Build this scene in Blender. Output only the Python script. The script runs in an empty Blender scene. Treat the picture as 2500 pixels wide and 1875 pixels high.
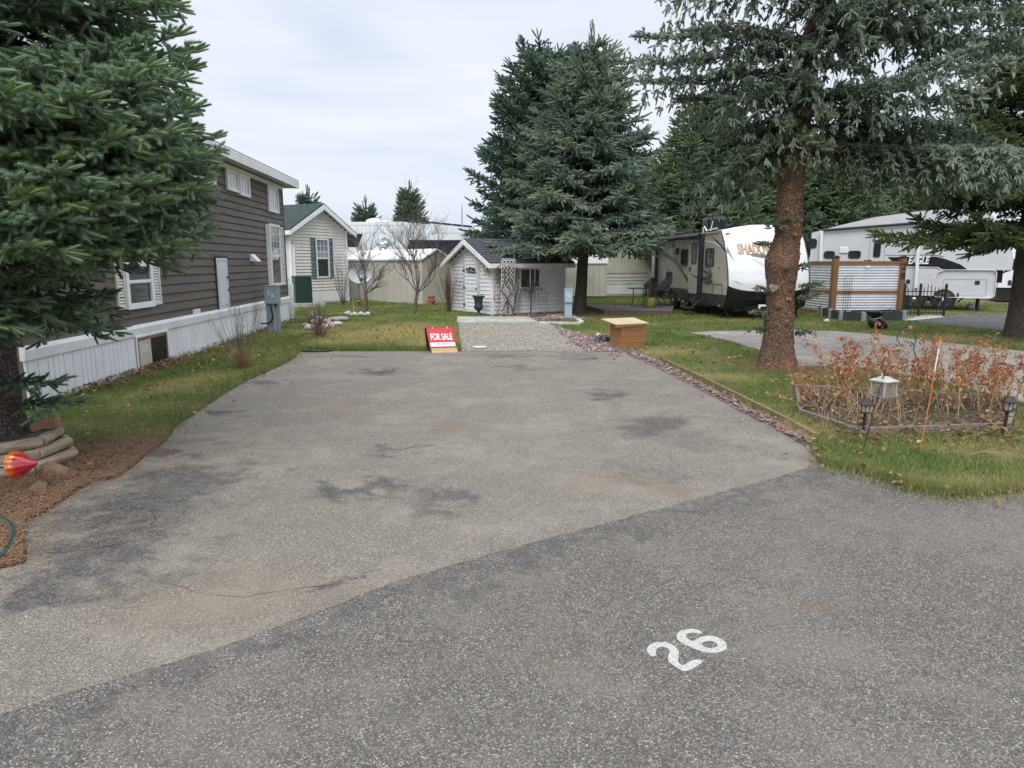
import bpy, math, random, numpy as np
from mathutils import Vector, Matrix, noise as mn
from mathutils.geometry import tessellate_polygon
random.seed(7); rng=np.random.default_rng(11)
S=bpy.context.scene; COL=S.collection
# ---------------- camera, sky, sun, exposure ----------------
F=1700.; PITCH=math.atan((937.5-640)/F); H=1.7
cam=bpy.data.cameras.new('camera'); cam.sensor_width=36; cam.lens=36*F/2500; cam.clip_end=3000; cam.clip_start=.05
co=bpy.data.objects.new('camera',cam); COL.objects.link(co); co.location=(0,0,H); co.rotation_euler=(math.pi/2-PITCH,0,0); S.camera=co
SUN_EL,SUN_AZ=math.radians(48),math.radians(190)
w=bpy.data.worlds.new('World'); S.world=w; w.use_nodes=True
nt=w.node_tree; nt.nodes.clear()
def N(nt,t,**k):
    n=nt.nodes.new(t)
    for a,b in k.items():
        if a.startswith('i_'):
            key=a[2:]; key=int(key) if key.isdigit() else key.replace('_',' ')
            n.inputs[key].default_value=b
        else: setattr(n,a,b)
    return n
def Lk(nt,a,b): nt.links.new(a,b)
sky=N(nt,'ShaderNodeTexSky',sky_type='NISHITA',sun_disc=False,sun_elevation=SUN_EL,sun_rotation=SUN_AZ,dust_density=3.)
bs=N(nt,'ShaderNodeBackground',i_Strength=.1); Lk(nt,sky.outputs[0],bs.inputs[0])
tc=N(nt,'ShaderNodeTexCoord'); mp=N(nt,'ShaderNodeMapping'); mp.inputs['Scale'].default_value=(1,1.3,4.5); Lk(nt,tc.outputs['Generated'],mp.inputs[0])
n1=N(nt,'ShaderNodeTexNoise',i_Scale=1.9,i_Detail=5.,i_Roughness=.5,i_Distortion=.5); Lk(nt,mp.outputs[0],n1.inputs[0])
cr=N(nt,'ShaderNodeValToRGB'); e=cr.color_ramp; e.elements[0].position=.36; e.elements[0].color=(.51,.565,.67,1); e.elements[1].position=.66; e.elements[1].color=(.655,.675,.73,1)
m=e.elements.new(.5); m.color=(.585,.62,.70,1)
Lk(nt,n1.outputs[0],cr.inputs[0])
bc=N(nt,'ShaderNodeBackground'); Lk(nt,cr.outputs[0],bc.inputs[0])
# an overcast sky is brightest overhead
sz=N(nt,'ShaderNodeSeparateXYZ'); Lk(nt,tc.outputs['Generated'],sz.inputs[0]); mr=N(nt,'ShaderNodeMapRange',interpolation_type='SMOOTHSTEP'); Lk(nt,sz.outputs[2],mr.inputs[0])
for i_,q_ in ((1,.34),(2,.95),(3,1.10),(4,2.5)): mr.inputs[i_].default_value=q_
Lk(nt,mr.outputs[0],bc.inputs['Strength'])
mx=N(nt,'ShaderNodeMixShader',i_0=.93); Lk(nt,bs.outputs[0],mx.inputs[1]); Lk(nt,bc.outputs[0],mx.inputs[2])
wo=N(nt,'ShaderNodeOutputWorld'); Lk(nt,mx.outputs[0],wo.inputs[0])
sl=bpy.data.lights.new('sun','SUN'); sl.energy=1.5; sl.angle=math.radians(45); sl.color=(1,.96,.9)
so=bpy.data.objects.new('sun',sl); COL.objects.link(so)
sd=Vector((math.sin(SUN_AZ)*math.cos(SUN_EL),math.cos(SUN_AZ)*math.cos(SUN_EL),math.sin(SUN_EL)))
so.rotation_euler=(-sd).to_track_quat('-Z','Y').to_euler(); so.location=(0,0,20)
S.view_settings.view_transform='Standard'; S.view_settings.look='None'; S.view_settings.exposure=0.41; S.view_settings.gamma=1
# ---------------- helpers ----------------
CP,SP=math.cos(PITCH),math.sin(PITCH)
def ray(u,v):
    a=(u-1250)/F; b=(937.5-v)/F
    return a, CP+b*SP, -SP+b*CP
def G(u,v,z=0.):
    x,y,q=ray(u,v); t=(z-H)/q; return (x*t,y*t)
def at(u,v,Y):
    x,y,q=ray(u,v); t=Y/y; return Vector((x*t,Y,H+q*t))
def tag(o,label=None,cat=None,group=None,kind=None):
    if label: o['label']=label
    if cat: o['category']=cat
    if group: o['group']=group
    if kind: o['kind']=kind
    return o
def thing(name,label,cat,loc=(0,0,0),rz=0,group=None):
    o=bpy.data.objects.new(name,None); COL.objects.link(o); o.empty_display_size=.2
    o.location=(loc[0],loc[1],loc[2] if len(loc)>2 else 0); o.rotation_euler=(0,0,rz)
    return tag(o,label,cat,group)
class MB:
    def __init__(s): s.v=[]; s.f=[]; s.sm=[]; s.T=None
    def add(s,vs,fs,smooth=False):
        b=len(s.v)
        if s.T is not None: vs=[s.T@Vector(p) for p in vs]
        s.v.extend([tuple(p) for p in vs]); s.f.extend([tuple(i+b for i in f) for f in fs]); s.sm.extend([smooth]*len(fs)); return s
    def box(s,x0,x1,y0,y1,z0,z1):
        if x0>x1:x0,x1=x1,x0
        if y0>y1:y0,y1=y1,y0
        if z0>z1:z0,z1=z1,z0
        return s.add([(x0,y0,z0),(x1,y0,z0),(x1,y1,z0),(x0,y1,z0),(x0,y0,z1),(x1,y0,z1),(x1,y1,z1),(x0,y1,z1)],
          [(0,3,2,1),(4,5,6,7),(0,1,5,4),(1,2,6,5),(2,3,7,6),(3,0,4,7)])
    def bar(s,a,b,wd,h):
        a=Vector(a);b=Vector(b);d=(b-a).normalized(); up=Vector((0,0,1)) if abs(d.z)<.95 else Vector((0,1,0))
        r=d.cross(up).normalized(); q=r.cross(d); vs=[]
        for p in (a,b):
            for i,j in ((-1,-1),(1,-1),(1,1),(-1,1)): vs.append(p+r*wd/2*i+q*h/2*j)
        return s.add(vs,[(3,2,1,0),(4,5,6,7),(0,1,5,4),(1,2,6,5),(2,3,7,6),(3,0,4,7)])
    def tube(s,pts,r,n=8,smooth=True,cap=True):
        pts=[Vector(p) for p in pts]; m=len(pts); rs=r if hasattr(r,'__len__') else [r]*m
        vs=[];fs=[]; pu=None
        for i,p in enumerate(pts):
            d=(pts[min(i+1,m-1)]-pts[max(i-1,0)]).normalized()
            if pu is None: pu=d.orthogonal().normalized()
            a=(pu-d*pu.dot(d)); a=a.normalized() if a.length>1e-6 else d.orthogonal().normalized(); pu=a; b=d.cross(a)
            for k in range(n):
                t=2*math.pi*k/n; vs.append(p+(a*math.cos(t)+b*math.sin(t))*rs[i])
        for i in range(m-1):
            for k in range(n):
                k2=(k+1)%n; fs.append((i*n+k,i*n+k2,(i+1)*n+k2,(i+1)*n+k))
        s.add(vs,fs,smooth)
        if cap: s.add(vs[:n],[tuple(range(n))[::-1]]); s.add(vs[-n:],[tuple(range(n))])
        return s
    def lathe(s,prof,c=(0,0,0),n=24,smooth=True,flute=0,nf=0):
        vs=[];fs=[]
        for i,(r,z) in enumerate(prof):
            for k in range(n):
                t=2*math.pi*k/n; rr=r*(1+flute*math.cos(nf*t)) if flute else r
                vs.append((c[0]+rr*math.cos(t),c[1]+rr*math.sin(t),c[2]+z))
        for i in range(len(prof)-1):
            for k in range(n):
                k2=(k+1)%n; fs.append((i*n+k,i*n+k2,(i+1)*n+k2,(i+1)*n+k))
        s.add(vs,fs,smooth); s.add(vs[:n],[tuple(range(n))[::-1]]); s.add(vs[-n:],[tuple(range(n))]); return s
    def prism(s,poly,y0,y1,axis='y'):
        # poly in (x,z) extruded along y, or (x,y) extruded along z
        n=len(poly)
        A=sum(poly[i][0]*poly[(i+1)%n][1]-poly[(i+1)%n][0]*poly[i][1] for i in range(n))
        if A<0: poly=poly[::-1]
        if axis=='y': f=lambda p,y:(p[0],y,p[1])
        elif axis=='z': f=lambda p,y:(p[0],p[1],y)
        else: f=lambda p,y:(y,p[0],p[1])
        vs=[f(p,y0) for p in poly]+[f(p,y1) for p in poly]
        tr=tessellate_polygon([[Vector((p[0],p[1],0)) for p in poly]])
        fs=[]
        for t in tr: fs.append(tuple(t)); fs.append(tuple(n+i for i in t[::-1]))
        for i in range(n): j=(i+1)%n; fs.append((i,j,n+j,n+i))
        return s.add(vs,fs)
    def siding(s,x0,x1,z0,z1,p=.11,d=.03,lim=None,y=0.):
        z=z0
        while z<z1-1e-4:
            zt=min(z+p,z1); a,b=(x0,x1) if lim is None else lim(.5*(z+zt))
            if b-a>.02:
                g=p*.15; s.add([(a,y-d,z+g),(b,y-d,z+g),(b,y-.004,zt),(a,y-.004,zt),(a,y-.004,z+g),(b,y-.004,z+g),(a,y-.001,z),(b,y-.001,z)],[(0,1,2,3),(4,5,1,0),(6,7,5,4)])
            z+=p
        return s
    def build(s,name,m=None,parent=None,bevel=0,loc=None,smooth=False):
        me=bpy.data.meshes.new(name); me.from_pydata(s.v,[],s.f); me.update()
        if any(s.sm) or smooth: me.polygons.foreach_set('use_smooth',[True]*len(s.f) if smooth else s.sm)
        o=bpy.data.objects.new(name,me); COL.objects.link(o)
        if m: me.materials.append(m)
        if parent: o.parent=parent
        if loc: o.location=loc
        import bmesh
        b=bmesh.new(); b.from_mesh(me); bmesh.ops.recalc_face_normals(b,faces=b.faces); b.to_mesh(me); b.free()
        if bevel:
            mo=o.modifiers.new('bevel','BEVEL'); mo.width=bevel; mo.segments=2; mo.limit_method='ANGLE'
        return o
def npmesh(name,co_,nv,mt,parent=None,tone=None,tone2=None):
    """co_: (n*nv,3) verts, faces of nv verts each"""
    co_=np.ascontiguousarray(co_,dtype=np.float32).reshape(-1,3); n=len(co_)//nv
    me=bpy.data.meshes.new(name); me.vertices.add(len(co_)); me.vertices.foreach_set('co',co_.ravel())
    me.loops.add(len(co_)); me.loops.foreach_set('vertex_index',np.arange(len(co_),dtype=np.int32))
    me.polygons.add(n); me.polygons.foreach_set('loop_start',np.arange(0,len(co_),nv,dtype=np.int32))
    me.update(calc_edges=True)
    for nm,t in (('tone',tone),('tone2',tone2)):
        if t is not None:
            a=me.attributes.new(nm,'FLOAT','FACE'); a.data.foreach_set('value',np.ascontiguousarray(t,dtype=np.float32))
    me.materials.append(mt); o=bpy.data.objects.new(name,me); COL.objects.link(o)
    if parent: o.parent=parent
    return o
class Fac:
    """vertical facade: A left end, B right end (seen from outside); local x along, -y outwards"""
    def __init__(s,A,B):
        s.A=Vector((A[0],A[1],0)); d=Vector((B[0]-A[0],B[1]-A[1],0)); s.L=d.length; s.d=d.normalized(); s.rz=math.atan2(d.y,d.x); s.n=Vector((-s.d.y,s.d.x,0))
    def sz(s,u,v,out=0.):
        r=Vector(ray(u,v)); c=Vector((0,0,H)); o=s.A-s.n*out; t=(o-c).dot(s.n)/r.dot(s.n); p=c+r*t; return ((p-s.A).dot(s.d),p.z)
    def box(s,mb,u0,v0,u1,v1,o0,o1,ref=0):
        a,z0=s.sz(u0,v0,o1); b,_=s.sz(u1,v1,o1); _,z1=s.sz((u1 if ref else u0),v1,o1)
        mb.box(a,b,-o1,-o0,z0,z1); return a,b,min(z0,z1),max(z0,z1)
    def rect(s,u0,v0,v1,u1,out=0.):
        a,z0=s.sz(u0,v0,out); _,z1=s.sz(u0,v1,out); b,_=s.sz(u1,v0,out); return a,b,min(z0,z1),max(z0,z1)
    def poly(s,mb,pts,out,th=.004):
        mb.prism([s.sz(u,v,out) for u,v in pts],-out-th,-out); return mb
def rr(a,b,z0,z1,r,k=4):
    P=[]
    for cx,cz,t0 in ((b-r,z0+r,-90),(b-r,z1-r,0),(a+r,z1-r,90),(a+r,z0+r,180)):
        for i in range(k+1):
            t=math.radians(t0+90*i/k); P.append((cx+r*math.cos(t),cz+r*math.sin(t)))
    return P
def ring(mb,a,b,z0,z1,t,y0,y1,r=0):
    """rectangular frame, members butted"""
    if r:
        o=rr(a,b,z0,z1,r); i_=rr(a+t,b-t,z0+t,z1-t,max(r-t,.005)); n=len(o)
        vs=[(p[0],y0,p[1]) for p in o]+[(p[0],y0,p[1]) for p in i_]+[(p[0],y1,p[1]) for p in o]+[(p[0],y1,p[1]) for p in i_]; fs=[]
        for k in range(n):
            j=(k+1)%n; fs+=[(k,j,n+j,n+k),(2*n+k,3*n+k,3*n+j,2*n+j),(k,2*n+k,2*n+j,j),(n+k,n+j,3*n+j,3*n+k)]
        mb.add(vs,fs)
    else:
        mb.box(a,b,y0,y1,z0,z0+t); mb.box(a,b,y0,y1,z1-t,z1); mb.box(a,a+t,y0,y1,z0+t,z1-t); mb.box(b-t,b,y0,y1,z0+t,z1-t)
def text(body,size,name,m,parent,origin,xdir,zdir,ext=.003,sx=1.,fn=None,bold=0,align='CENTER'):
    cu=bpy.data.curves.new(name,'FONT'); cu.body=body; cu.size=1; cu.extrude=0; cu.align_x=align; cu.align_y='CENTER'; cu.offset=bold
    to=bpy.data.objects.new(name,cu); COL.objects.link(to); bpy.context.view_layer.update()
    me=bpy.data.meshes.new_from_object(to.evaluated_get(bpy.context.evaluated_depsgraph_get())); bpy.data.objects.remove(to)
    X=Vector(xdir).normalized();Z=Vector(zdir).normalized();Y=X.cross(Z)  # Y into the wall when X right, Z up seen from outside
    vs=[];n=len(me.vertices)
    for lay in (ext,0):
        for v in me.vertices:
            x,z=v.co.x*size*sx,v.co.y*size
            vs.append(fn(x,z,lay) if fn else Vector(origin)+X*x+Z*z+Y*lay)
    fs=[tuple(p.vertices) for p in me.polygons]
    cnt={}
    for p in me.polygons:
        vv=list(p.vertices)
        for i in range(len(vv)):
            e=(vv[i],vv[(i+1)%len(vv)]); cnt[e]=1
    side=[(a,b,n+b,n+a) for a,b in cnt if (b,a) not in cnt]
    mb=MB(); mb.add(vs,fs+side); bpy.data.meshes.remove(me)
    return mb.build(name,m,parent)
# ---------------- materials ----------------
MATS={}
def newmat(name):
    m=bpy.data.materials.new(name); m.use_nodes=True; nt=m.node_tree; b=nt.nodes['Principled BSDF']; return m,nt,b
def c4(c): return (c[0],c[1],c[2],1)
def mixc(nt,fac,a,b,mode='MIX'):
    n=N(nt,'ShaderNodeMix',data_type='RGBA',blend_type=mode)
    for i,x in ((0,fac),(6,a),(7,b)):
        if isinstance(x,(tuple,float,int)): n.inputs[i].default_value=c4(x) if isinstance(x,tuple) else x
        else: Lk(nt,x,n.inputs[i])
    return n.outputs[2]
def mth(nt,op,a,b=None,c=None):
    n=N(nt,'ShaderNodeMath',operation=op)
    for i,x in enumerate((a,b,c)):
        if x is None: continue
        if isinstance(x,(float,int)): n.inputs[i].default_value=x
        else: Lk(nt,x,n.inputs[i])
    return n.outputs[0]
def mrange(nt,x,a,b,c=0.,d=1.,sm=True):
    n=N(nt,'ShaderNodeMapRange',interpolation_type='SMOOTHSTEP' if sm else 'LINEAR'); Lk(nt,x,n.inputs[0])
    for i,q in ((1,a),(2,b),(3,c),(4,d)): n.inputs[i].default_value=q
    return n.outputs[0]
def noi(nt,vec,scale,detail=3.,rough=.55,dist=0.):
    n=N(nt,'ShaderNodeTexNoise',i_Scale=scale,i_Detail=detail,i_Roughness=rough,i_Distortion=dist)
    if vec is not None: Lk(nt,vec,n.inputs[0])
    return n.outputs[0]
def ocoord(nt,scale=(1,1,1)):
    t=N(nt,'ShaderNodeTexCoord'); m=N(nt,'ShaderNodeMapping'); m.inputs['Scale'].default_value=scale; Lk(nt,t.outputs['Object'],m.inputs[0]); return m.outputs[0]
def bump(nt,b,h,st=.3,d=.01):
    n=N(nt,'ShaderNodeBump',i_Strength=st,i_Distance=d); Lk(nt,h,n.inputs['Height']); Lk(nt,n.outputs[0],b.inputs['Normal'])
def mat(name,col,rough=.6,var=.12,scale=4.,metal=0.,bmp=0.,bscale=60.,stretch=(1,1,1),col2=None,spec=None,dirt=0.,dirtcol=(.12,.1,.07)):
    if name in MATS: return MATS[name]
    m,nt,b=newmat(name); v=ocoord(nt,stretch); f=noi(nt,v,scale,5.)
    f=mrange(nt,f,.3,.7,0,1)
    c2=col2 or tuple(max(0,x*(1-var*2)) for x in col); c1=tuple(min(1,x*(1+var)) for x in col) if not col2 else col
    c=mixc(nt,f,c1,c2)
    if dirt:
        g=noi(nt,ocoord(nt,(3,3,.7)),2.2,8.,.65); c=mixc(nt,mrange(nt,g,.5,.8,0,dirt),c,dirtcol)
    Lk(nt,c,b.inputs['Base Color']); b.inputs['Metallic'].default_value=metal
    r=noi(nt,v,scale*2.3,3.); Lk(nt,mrange(nt,r,.3,.7,max(rough-.1,.02),min(rough+.1,1)),b.inputs['Roughness'])
    if spec is not None: b.inputs['Specular IOR Level'].default_value=spec
    if bmp: bump(nt,b,noi(nt,v,bscale,4.),bmp,.004)
    MATS[name]=m; return m
def glass(name,col=(.02,.022,.025),rough=.04):
    if name in MATS: return MATS[name]
    m,nt,b=newmat(name); f=noi(nt,ocoord(nt),1.5,2.); Lk(nt,mixc(nt,f,col,tuple(x*1.6 for x in col)),b.inputs['Base Color']); b.inputs['Roughness'].default_value=rough; b.inputs['Specular IOR Level'].default_value=.5
    MATS[name]=m; return m
def wood(name,c1,c2,st=(2,2,30),rough=.7,sc=3.):
    if name in MATS: return MATS[name]
    m,nt,b=newmat(name); v=ocoord(nt,st); f=noi(nt,v,sc,6.,.6,1.2); g=noi(nt,ocoord(nt),1.7,3.)
    c=mixc(nt,mrange(nt,f,.3,.7),c1,c2); c=mixc(nt,mrange(nt,g,.4,.75,0,.35),c,tuple(x*.55 for x in c2))
    Lk(nt,c,b.inputs['Base Color']); b.inputs['Roughness'].default_value=rough; bump(nt,b,f,.4,.003); MATS[name]=m; return m
def wpos(nt): return N(nt,'ShaderNodeNewGeometry').outputs['Position']
def ells(nt,L,dist=.35,nscale=1.3):
    """union of soft distorted ellipses (cx,cy,rx,ry,rot,strength) in world xy"""
    p=wpos(nt); ns=N(nt,'ShaderNodeTexNoise',i_Scale=nscale,i_Detail=5.,i_Roughness=.6); Lk(nt,p,ns.inputs[0])
    s=N(nt,'ShaderNodeVectorMath',operation='SUBTRACT'); Lk(nt,ns.outputs['Color'],s.inputs[0]); s.inputs[1].default_value=(.5,.5,.5)
    k=N(nt,'ShaderNodeVectorMath',operation='SCALE'); Lk(nt,s.outputs[0],k.inputs[0]); k.inputs['Scale'].default_value=dist*3
    a=N(nt,'ShaderNodeVectorMath',operation='ADD'); Lk(nt,p,a.inputs[0]); Lk(nt,k.outputs[0],a.inputs[1])
    out=None
    for cx,cy,rx,ry,rot,st in L:
        mp=N(nt,'ShaderNodeMapping',vector_type='TEXTURE'); mp.inputs['Location'].default_value=(cx,cy,0); mp.inputs['Rotation'].default_value=(0,0,rot); mp.inputs['Scale'].default_value=(rx,ry,1e4)
        Lk(nt,a.outputs[0],mp.inputs[0]); ln=N(nt,'ShaderNodeVectorMath',operation='LENGTH'); Lk(nt,mp.outputs[0],ln.inputs[0])
        q=mrange(nt,ln.outputs['Value'],.25,1.25,st,0.)
        out=q if out is None else mth(nt,'MAXIMUM',out,q)
    return out
def Gp(*uv): return [G(*p) for p in uv]
def ell_px(u,v,ru,rv,st=1.,rot=0.):
    x,y=G(u,v); x2,_=G(u+ru,v); _,y1=G(u,v+rv); _,y2=G(u,v-rv); return (x,y,abs(x2-x),abs(y2-y1)/2,rot,st)
def asphalt(name,light,mid,dark,stains,brown=(),sc=95.):
    m,nt,b=newmat(name); p=wpos(nt)
    vo=N(nt,'ShaderNodeTexVoronoi',feature='F1',i_Scale=sc); Lk(nt,p,vo.inputs[0])
    sep=N(nt,'ShaderNodeSeparateColor'); Lk(nt,vo.outputs['Color'],sep.inputs[0])
    cr=N(nt,'ShaderNodeValToRGB'); E_=cr.color_ramp; E_.interpolation='CONSTANT'
    cols=[(0,dark),(.3,tuple((a+b_)/2 for a,b_ in zip(dark,mid))),(.5,mid),(.72,tuple((a+b_)/2 for a,b_ in zip(light,mid))),(.90,light),(.975,tuple(min(1,x*1.5) for x in light))]
    E_.elements[0].position=0; E_.elements[0].color=c4(dark); E_.elements[1].position=.3; E_.elements[1].color=c4(cols[1][1])
    for q,c in cols[2:]: x=E_.elements.new(q); x.color=c4(c)
    Lk(nt,sep.outputs[0],cr.inputs[0]); c=cr.outputs[0]
    edge=mrange(nt,vo.outputs['Distance'],.004,.0075,0,.0) if 0 else mrange(nt,vo.outputs['Distance'],.35,.75,0,.6)
    c=mixc(nt,edge,c,tuple(x*.7 for x in dark))
    c=mixc(nt,mrange(nt,sep.outputs[1],.9,.95,0,.35),c,(.36,.24,.16))
    big=noi(nt,p,.55,4.,.6); c=mixc(nt,mrange(nt,big,.35,.7,0,.15),c,tuple(x*.75 for x in mid))
    med=noi(nt,p,4.,5.,.65); c=mixc(nt,mrange(nt,med,.42,.72,0,.33),c,tuple(x*.55 for x in mid)); c=mixc(nt,mrange(nt,noi(nt,p,1.1,6.,.75),.45,.66,0,.38),c,tuple(x*1.35*y for x,y in zip(mid,(1.03,1.,.93))))
    if brown: c=mixc(nt,ells(nt,brown,.3,1.),c,(.21,.15,.1))
    if stains:
        e=ells(nt,stains,.6,2.6); g=noi(nt,p,5.,6.,.7); e=mth(nt,'MULTIPLY',e,mrange(nt,g,.3,.55,.55,1.)); g=noi(nt,p,40.,2.,.6); e=mth(nt,'MULTIPLY',e,mrange(nt,g,.3,.6,.7,1.))
        dk=mixc(nt,mth(nt,'MINIMUM',sep.outputs[0],1.),(.04,.04,.041),(.12,.118,.115)); c=mixc(nt,e,c,dk)
    Lk(nt,c,b.inputs['Base Color']); b.inputs['Roughness'].default_value=.88; b.inputs['Specular IOR Level'].default_value=.25
    h=mth(nt,'SUBTRACT',1.,vo.outputs['Distance']); h=mth(nt,'ADD',h,mth(nt,'MULTIPLY',sep.outputs[2],.5)); bump(nt,b,h,.75,.006)
    return m
# ---------------- ground ----------------
def ragged(poly,seg=.25,amp=.03,seed=0):
    out=[];n=len(poly)
    for i in range(n):
        a=Vector(poly[i]+(0,)) if len(poly[i])==2 else Vector(poly[i]); bq=poly[(i+1)%n]; b=Vector((bq[0],bq[1],0)); k=max(1,min(400,int((b-a).length/seg)))
        nn=Vector((-(b-a).y,(b-a).x,0)); nn=nn.normalized() if nn.length>1e-6 else nn
        for j in range(k):
            p=a.lerp(b,j/k); q=Vector((p.x*2.1,p.y*2.1,seed)); p=p+nn*amp*(mn.noise(q)+.6*mn.noise(q*4)); out.append((p.x,p.y))
    return out
def sheet(name,poly,z,m,seg=.25,amp=.03,kind='structure',lab=None,cat=None):
    poly=ragged(poly,seg,amp,z*1000) if amp else poly
    A=sum(poly[i][0]*poly[(i+1)%len(poly)][1]-poly[(i+1)%len(poly)][0]*poly[i][1] for i in range(len(poly)))
    if A<0: poly=poly[::-1]
    me=bpy.data.meshes.new(name); vs=[(p[0],p[1],z) for p in poly]
    tr=tessellate_polygon([[Vector((p[0],p[1],0)) for p in poly]]); fs=[]
    for a,b,c in tr:
        A_=(poly[b][0]-poly[a][0])*(poly[c][1]-poly[a][1])-(poly[c][0]-poly[a][0])*(poly[b][1]-poly[a][1])
        fs.append((a,b,c) if A_>0 else (a,c,b))
    me.from_pydata(vs,[],fs); me.update(); me.materials.append(m); o=bpy.data.objects.new(name,me); COL.objects.link(o)
    return tag(o,lab,cat,kind=kind)
SEAM=[(0,1752),(200,1692),(420,1622),(633,1548),(820,1478),(1000,1415),(1187,1356),(1400,1302),(1550,1262),(1695,1222),(1850,1180),(2000,1134)]
LEFTE=[(60,1379),(60,1292),(65,1274),(120,1250),(151,1228),(193,1198),(229,1179),(280,1173),(319,1147),(362,1108),(400,1081),(435,1040),(470,1015),(530,975),(607,930),(660,905),(701,886),(720,874),(735,859)]
RIGHTE=[(1522,858),(1537,865),(1600,893),(1700,945),(1800,998),(1900,1050),(1966,1088),(2000,1134)]
LOBE=[(2000,1134),(2060,1150),(2126,1166),(2198,1192),(2260,1206),(2314,1214),(2400,1214),(2500,1203)]
s0,s1=Vector(G(0,1752)),Vector(G(420,1622)); sdir=(s1-s0).normalized()
seamL=tuple(s0-sdir*3.5)
lobeW=Gp(*LOBE); le=Vector(lobeW[-1])
road=[seamL]+Gp(*SEAM)+lobeW[1:]+[(le.x+1.5,le.y+.35),(le.x+5,le.y+1.7),(le.x+14,le.y+5.5),(26,4),(26,-9),(-14,-9),(-14,seamL[1]-4.3)]
drive=[(s0-sdir*2.6)[:]]+Gp(*SEAM)+Gp(*RIGHTE)[::-1][1:]+Gp(*LEFTE)[::-1]+Gp((0,1392),(-350,1440))
drive=[(p[0],p[1]) for p in drive]
# seam is the shared line: push the road sheet a little under the driveway
road_u=[(p[0],p[1]+(.12 if i<len(SEAM) else 0)) for i,p in enumerate(road)]
st_drive=[ell_px(930,910,75,9),ell_px(1250,897,60,7,.6),ell_px(1425,877,50,6,.7),ell_px(1480,965,55,18,.9,.25),ell_px(1600,1040,95,38,.8,-.5),ell_px(1540,1150,70,22,.35),
 ell_px(900,1205,105,26,.95),ell_px(1080,1215,90,30,.7),ell_px(980,1095,110,12,.75),ell_px(520,1160,100,48,.85),ell_px(330,1240,230,62,1.),ell_px(260,1345,190,85,.95),ell_px(170,1430,230,55,.9),ell_px(440,1180,170,40,.9),
 ell_px(480,1075,60,14,.5),ell_px(560,1010,60,8,.9),ell_px(640,935,45,10,.9),ell_px(410,1100,60,18,.9),ell_px(1300,868,260,4,.5),ell_px(860,872,120,3.5,.9),ell_px(820,1436,130,12,.75,.3),ell_px(1640,1170,70,12,.4),ell_px(1720,1080,120,16,.35,-.5)]
br=[ell_px(1110,1045,60,16,.5),ell_px(1500,1180,160,25,.3),ell_px(1240,872,70,4,.8),ell_px(1620,1200,90,14,.4),ell_px(650,1450,500,90,.22),ell_px(830,1000,90,20,.3)]
M_drive=asphalt('driveway_asphalt',(.39,.36,.31),(.272,.248,.207),(.165,.149,.125),st_drive,br,150.)
xs=[]
for i in range(len(SEAM)-1):
    a,b=Vector(G(*SEAM[i])),Vector(G(*SEAM[i+1])); mid=(a+b)/2+Vector((.04,-.16)); d=b-a; xs.append((mid.x,mid.y,d.length*.62,.14,math.atan2(d.y,d.x),.62))
M_road=asphalt('road_asphalt',(.36,.338,.30),(.185,.172,.152),(.10,.093,.082),xs,[ell_px(2010,1470,90,16,.35,-.4),ell_px(1180,1620,400,60,.14)],150.)
sheet('driveway',drive,.0085,M_drive,.05,.028)
sheet('road',road_u,.0072,M_road,.1,.014)
def lawncol(nt,blade=False):
    p=wpos(nt)
    dry=[ell_px(960,812,190,28,.9),ell_px(1040,835,120,14,.6),ell_px(820,800,130,16,.5),ell_px(870,766,50,4,.5),ell_px(1640,860,140,16,.7),ell_px(1760,920,110,22,.35),ell_px(2330,825,110,9,.8),ell_px(2250,820,120,7,.4),ell_px(700,815,60,10,.35),
      ell_px(480,925,100,26,.45),ell_px(330,990,120,20,.4),ell_px(1950,1050,110,30,.5),ell_px(2300,1090,260,20,.3),ell_px(1450,820,100,18,.5),ell_px(1750,815,60,5,.6)]
    e=ells(nt,dry,.45,.9); n=noi(nt,p,.9,5.,.65); f=mth(nt,'ADD',mth(nt,'MULTIPLY',e,1.1),mrange(nt,n,.38,.70,-.05,.6)); 
    n2=noi(nt,p,7.,5.,.7); f=mth(nt,'ADD',f,mrange(nt,n2,.3,.7,-.2,.26))
    c=mixc(nt,mrange(nt,f,0,1,0,1,False),(.115,.20,.045),(.50,.41,.19))
    n3=noi(nt,p,2.3,4.,.6); c=mixc(nt,mrange(nt,n3,.45,.7,0,.35),c,(.13,.18,.045))
    return c,f
def m_lawn():
    m,nt,b=newmat('lawn_ground'); c,f=lawncol(nt); p=wpos(nt); h=noi(nt,p,55.,6.,.75); h2=noi(nt,p,14.,4.,.7)
    c=mixc(nt,mrange(nt,h,.35,.66,.8,0),c,(.045,.048,.02)); c=mixc(nt,mrange(nt,h2,.6,.78,0,.5),c,(.10,.075,.04))
    need=ells(nt,[(-4.2,5.3,1.5,1.0,0,1.),(-3.4,6.2,1.0,.7,.5,.9),(4.9,11.2,1.35,.85,0,.95),(3.6,12.3,1.3,.6,0,.3),(11.3,15.7,1.6,1.,0,.6),(2.3,22.8,2.4,1.2,0,.85),(-3.3,3.95,1.2,1.0,0,1.),(5.9,5.9,.5,.25,.2,.6),(4.4,7.0,.7,.25,0,.6),(-5.2,9.5,.4,.7,0,.35),(3.1,9.6,.3,.8,0,.5)],.5,1.6)
    nc=mixc(nt,mrange(nt,noi(nt,p,38.,5.,.7),.3,.7),(.22,.135,.085),(.10,.06,.04)); c=mixc(nt,mth(nt,'MULTIPLY',need,mrange(nt,h2,.25,.45,.6,1.)),c,nc)
    Lk(nt,c,b.inputs['Base Color']); b.inputs['Roughness'].default_value=.95; b.inputs['Specular IOR Level'].default_value=.1; bump(nt,b,h,.9,.03); return m
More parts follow.
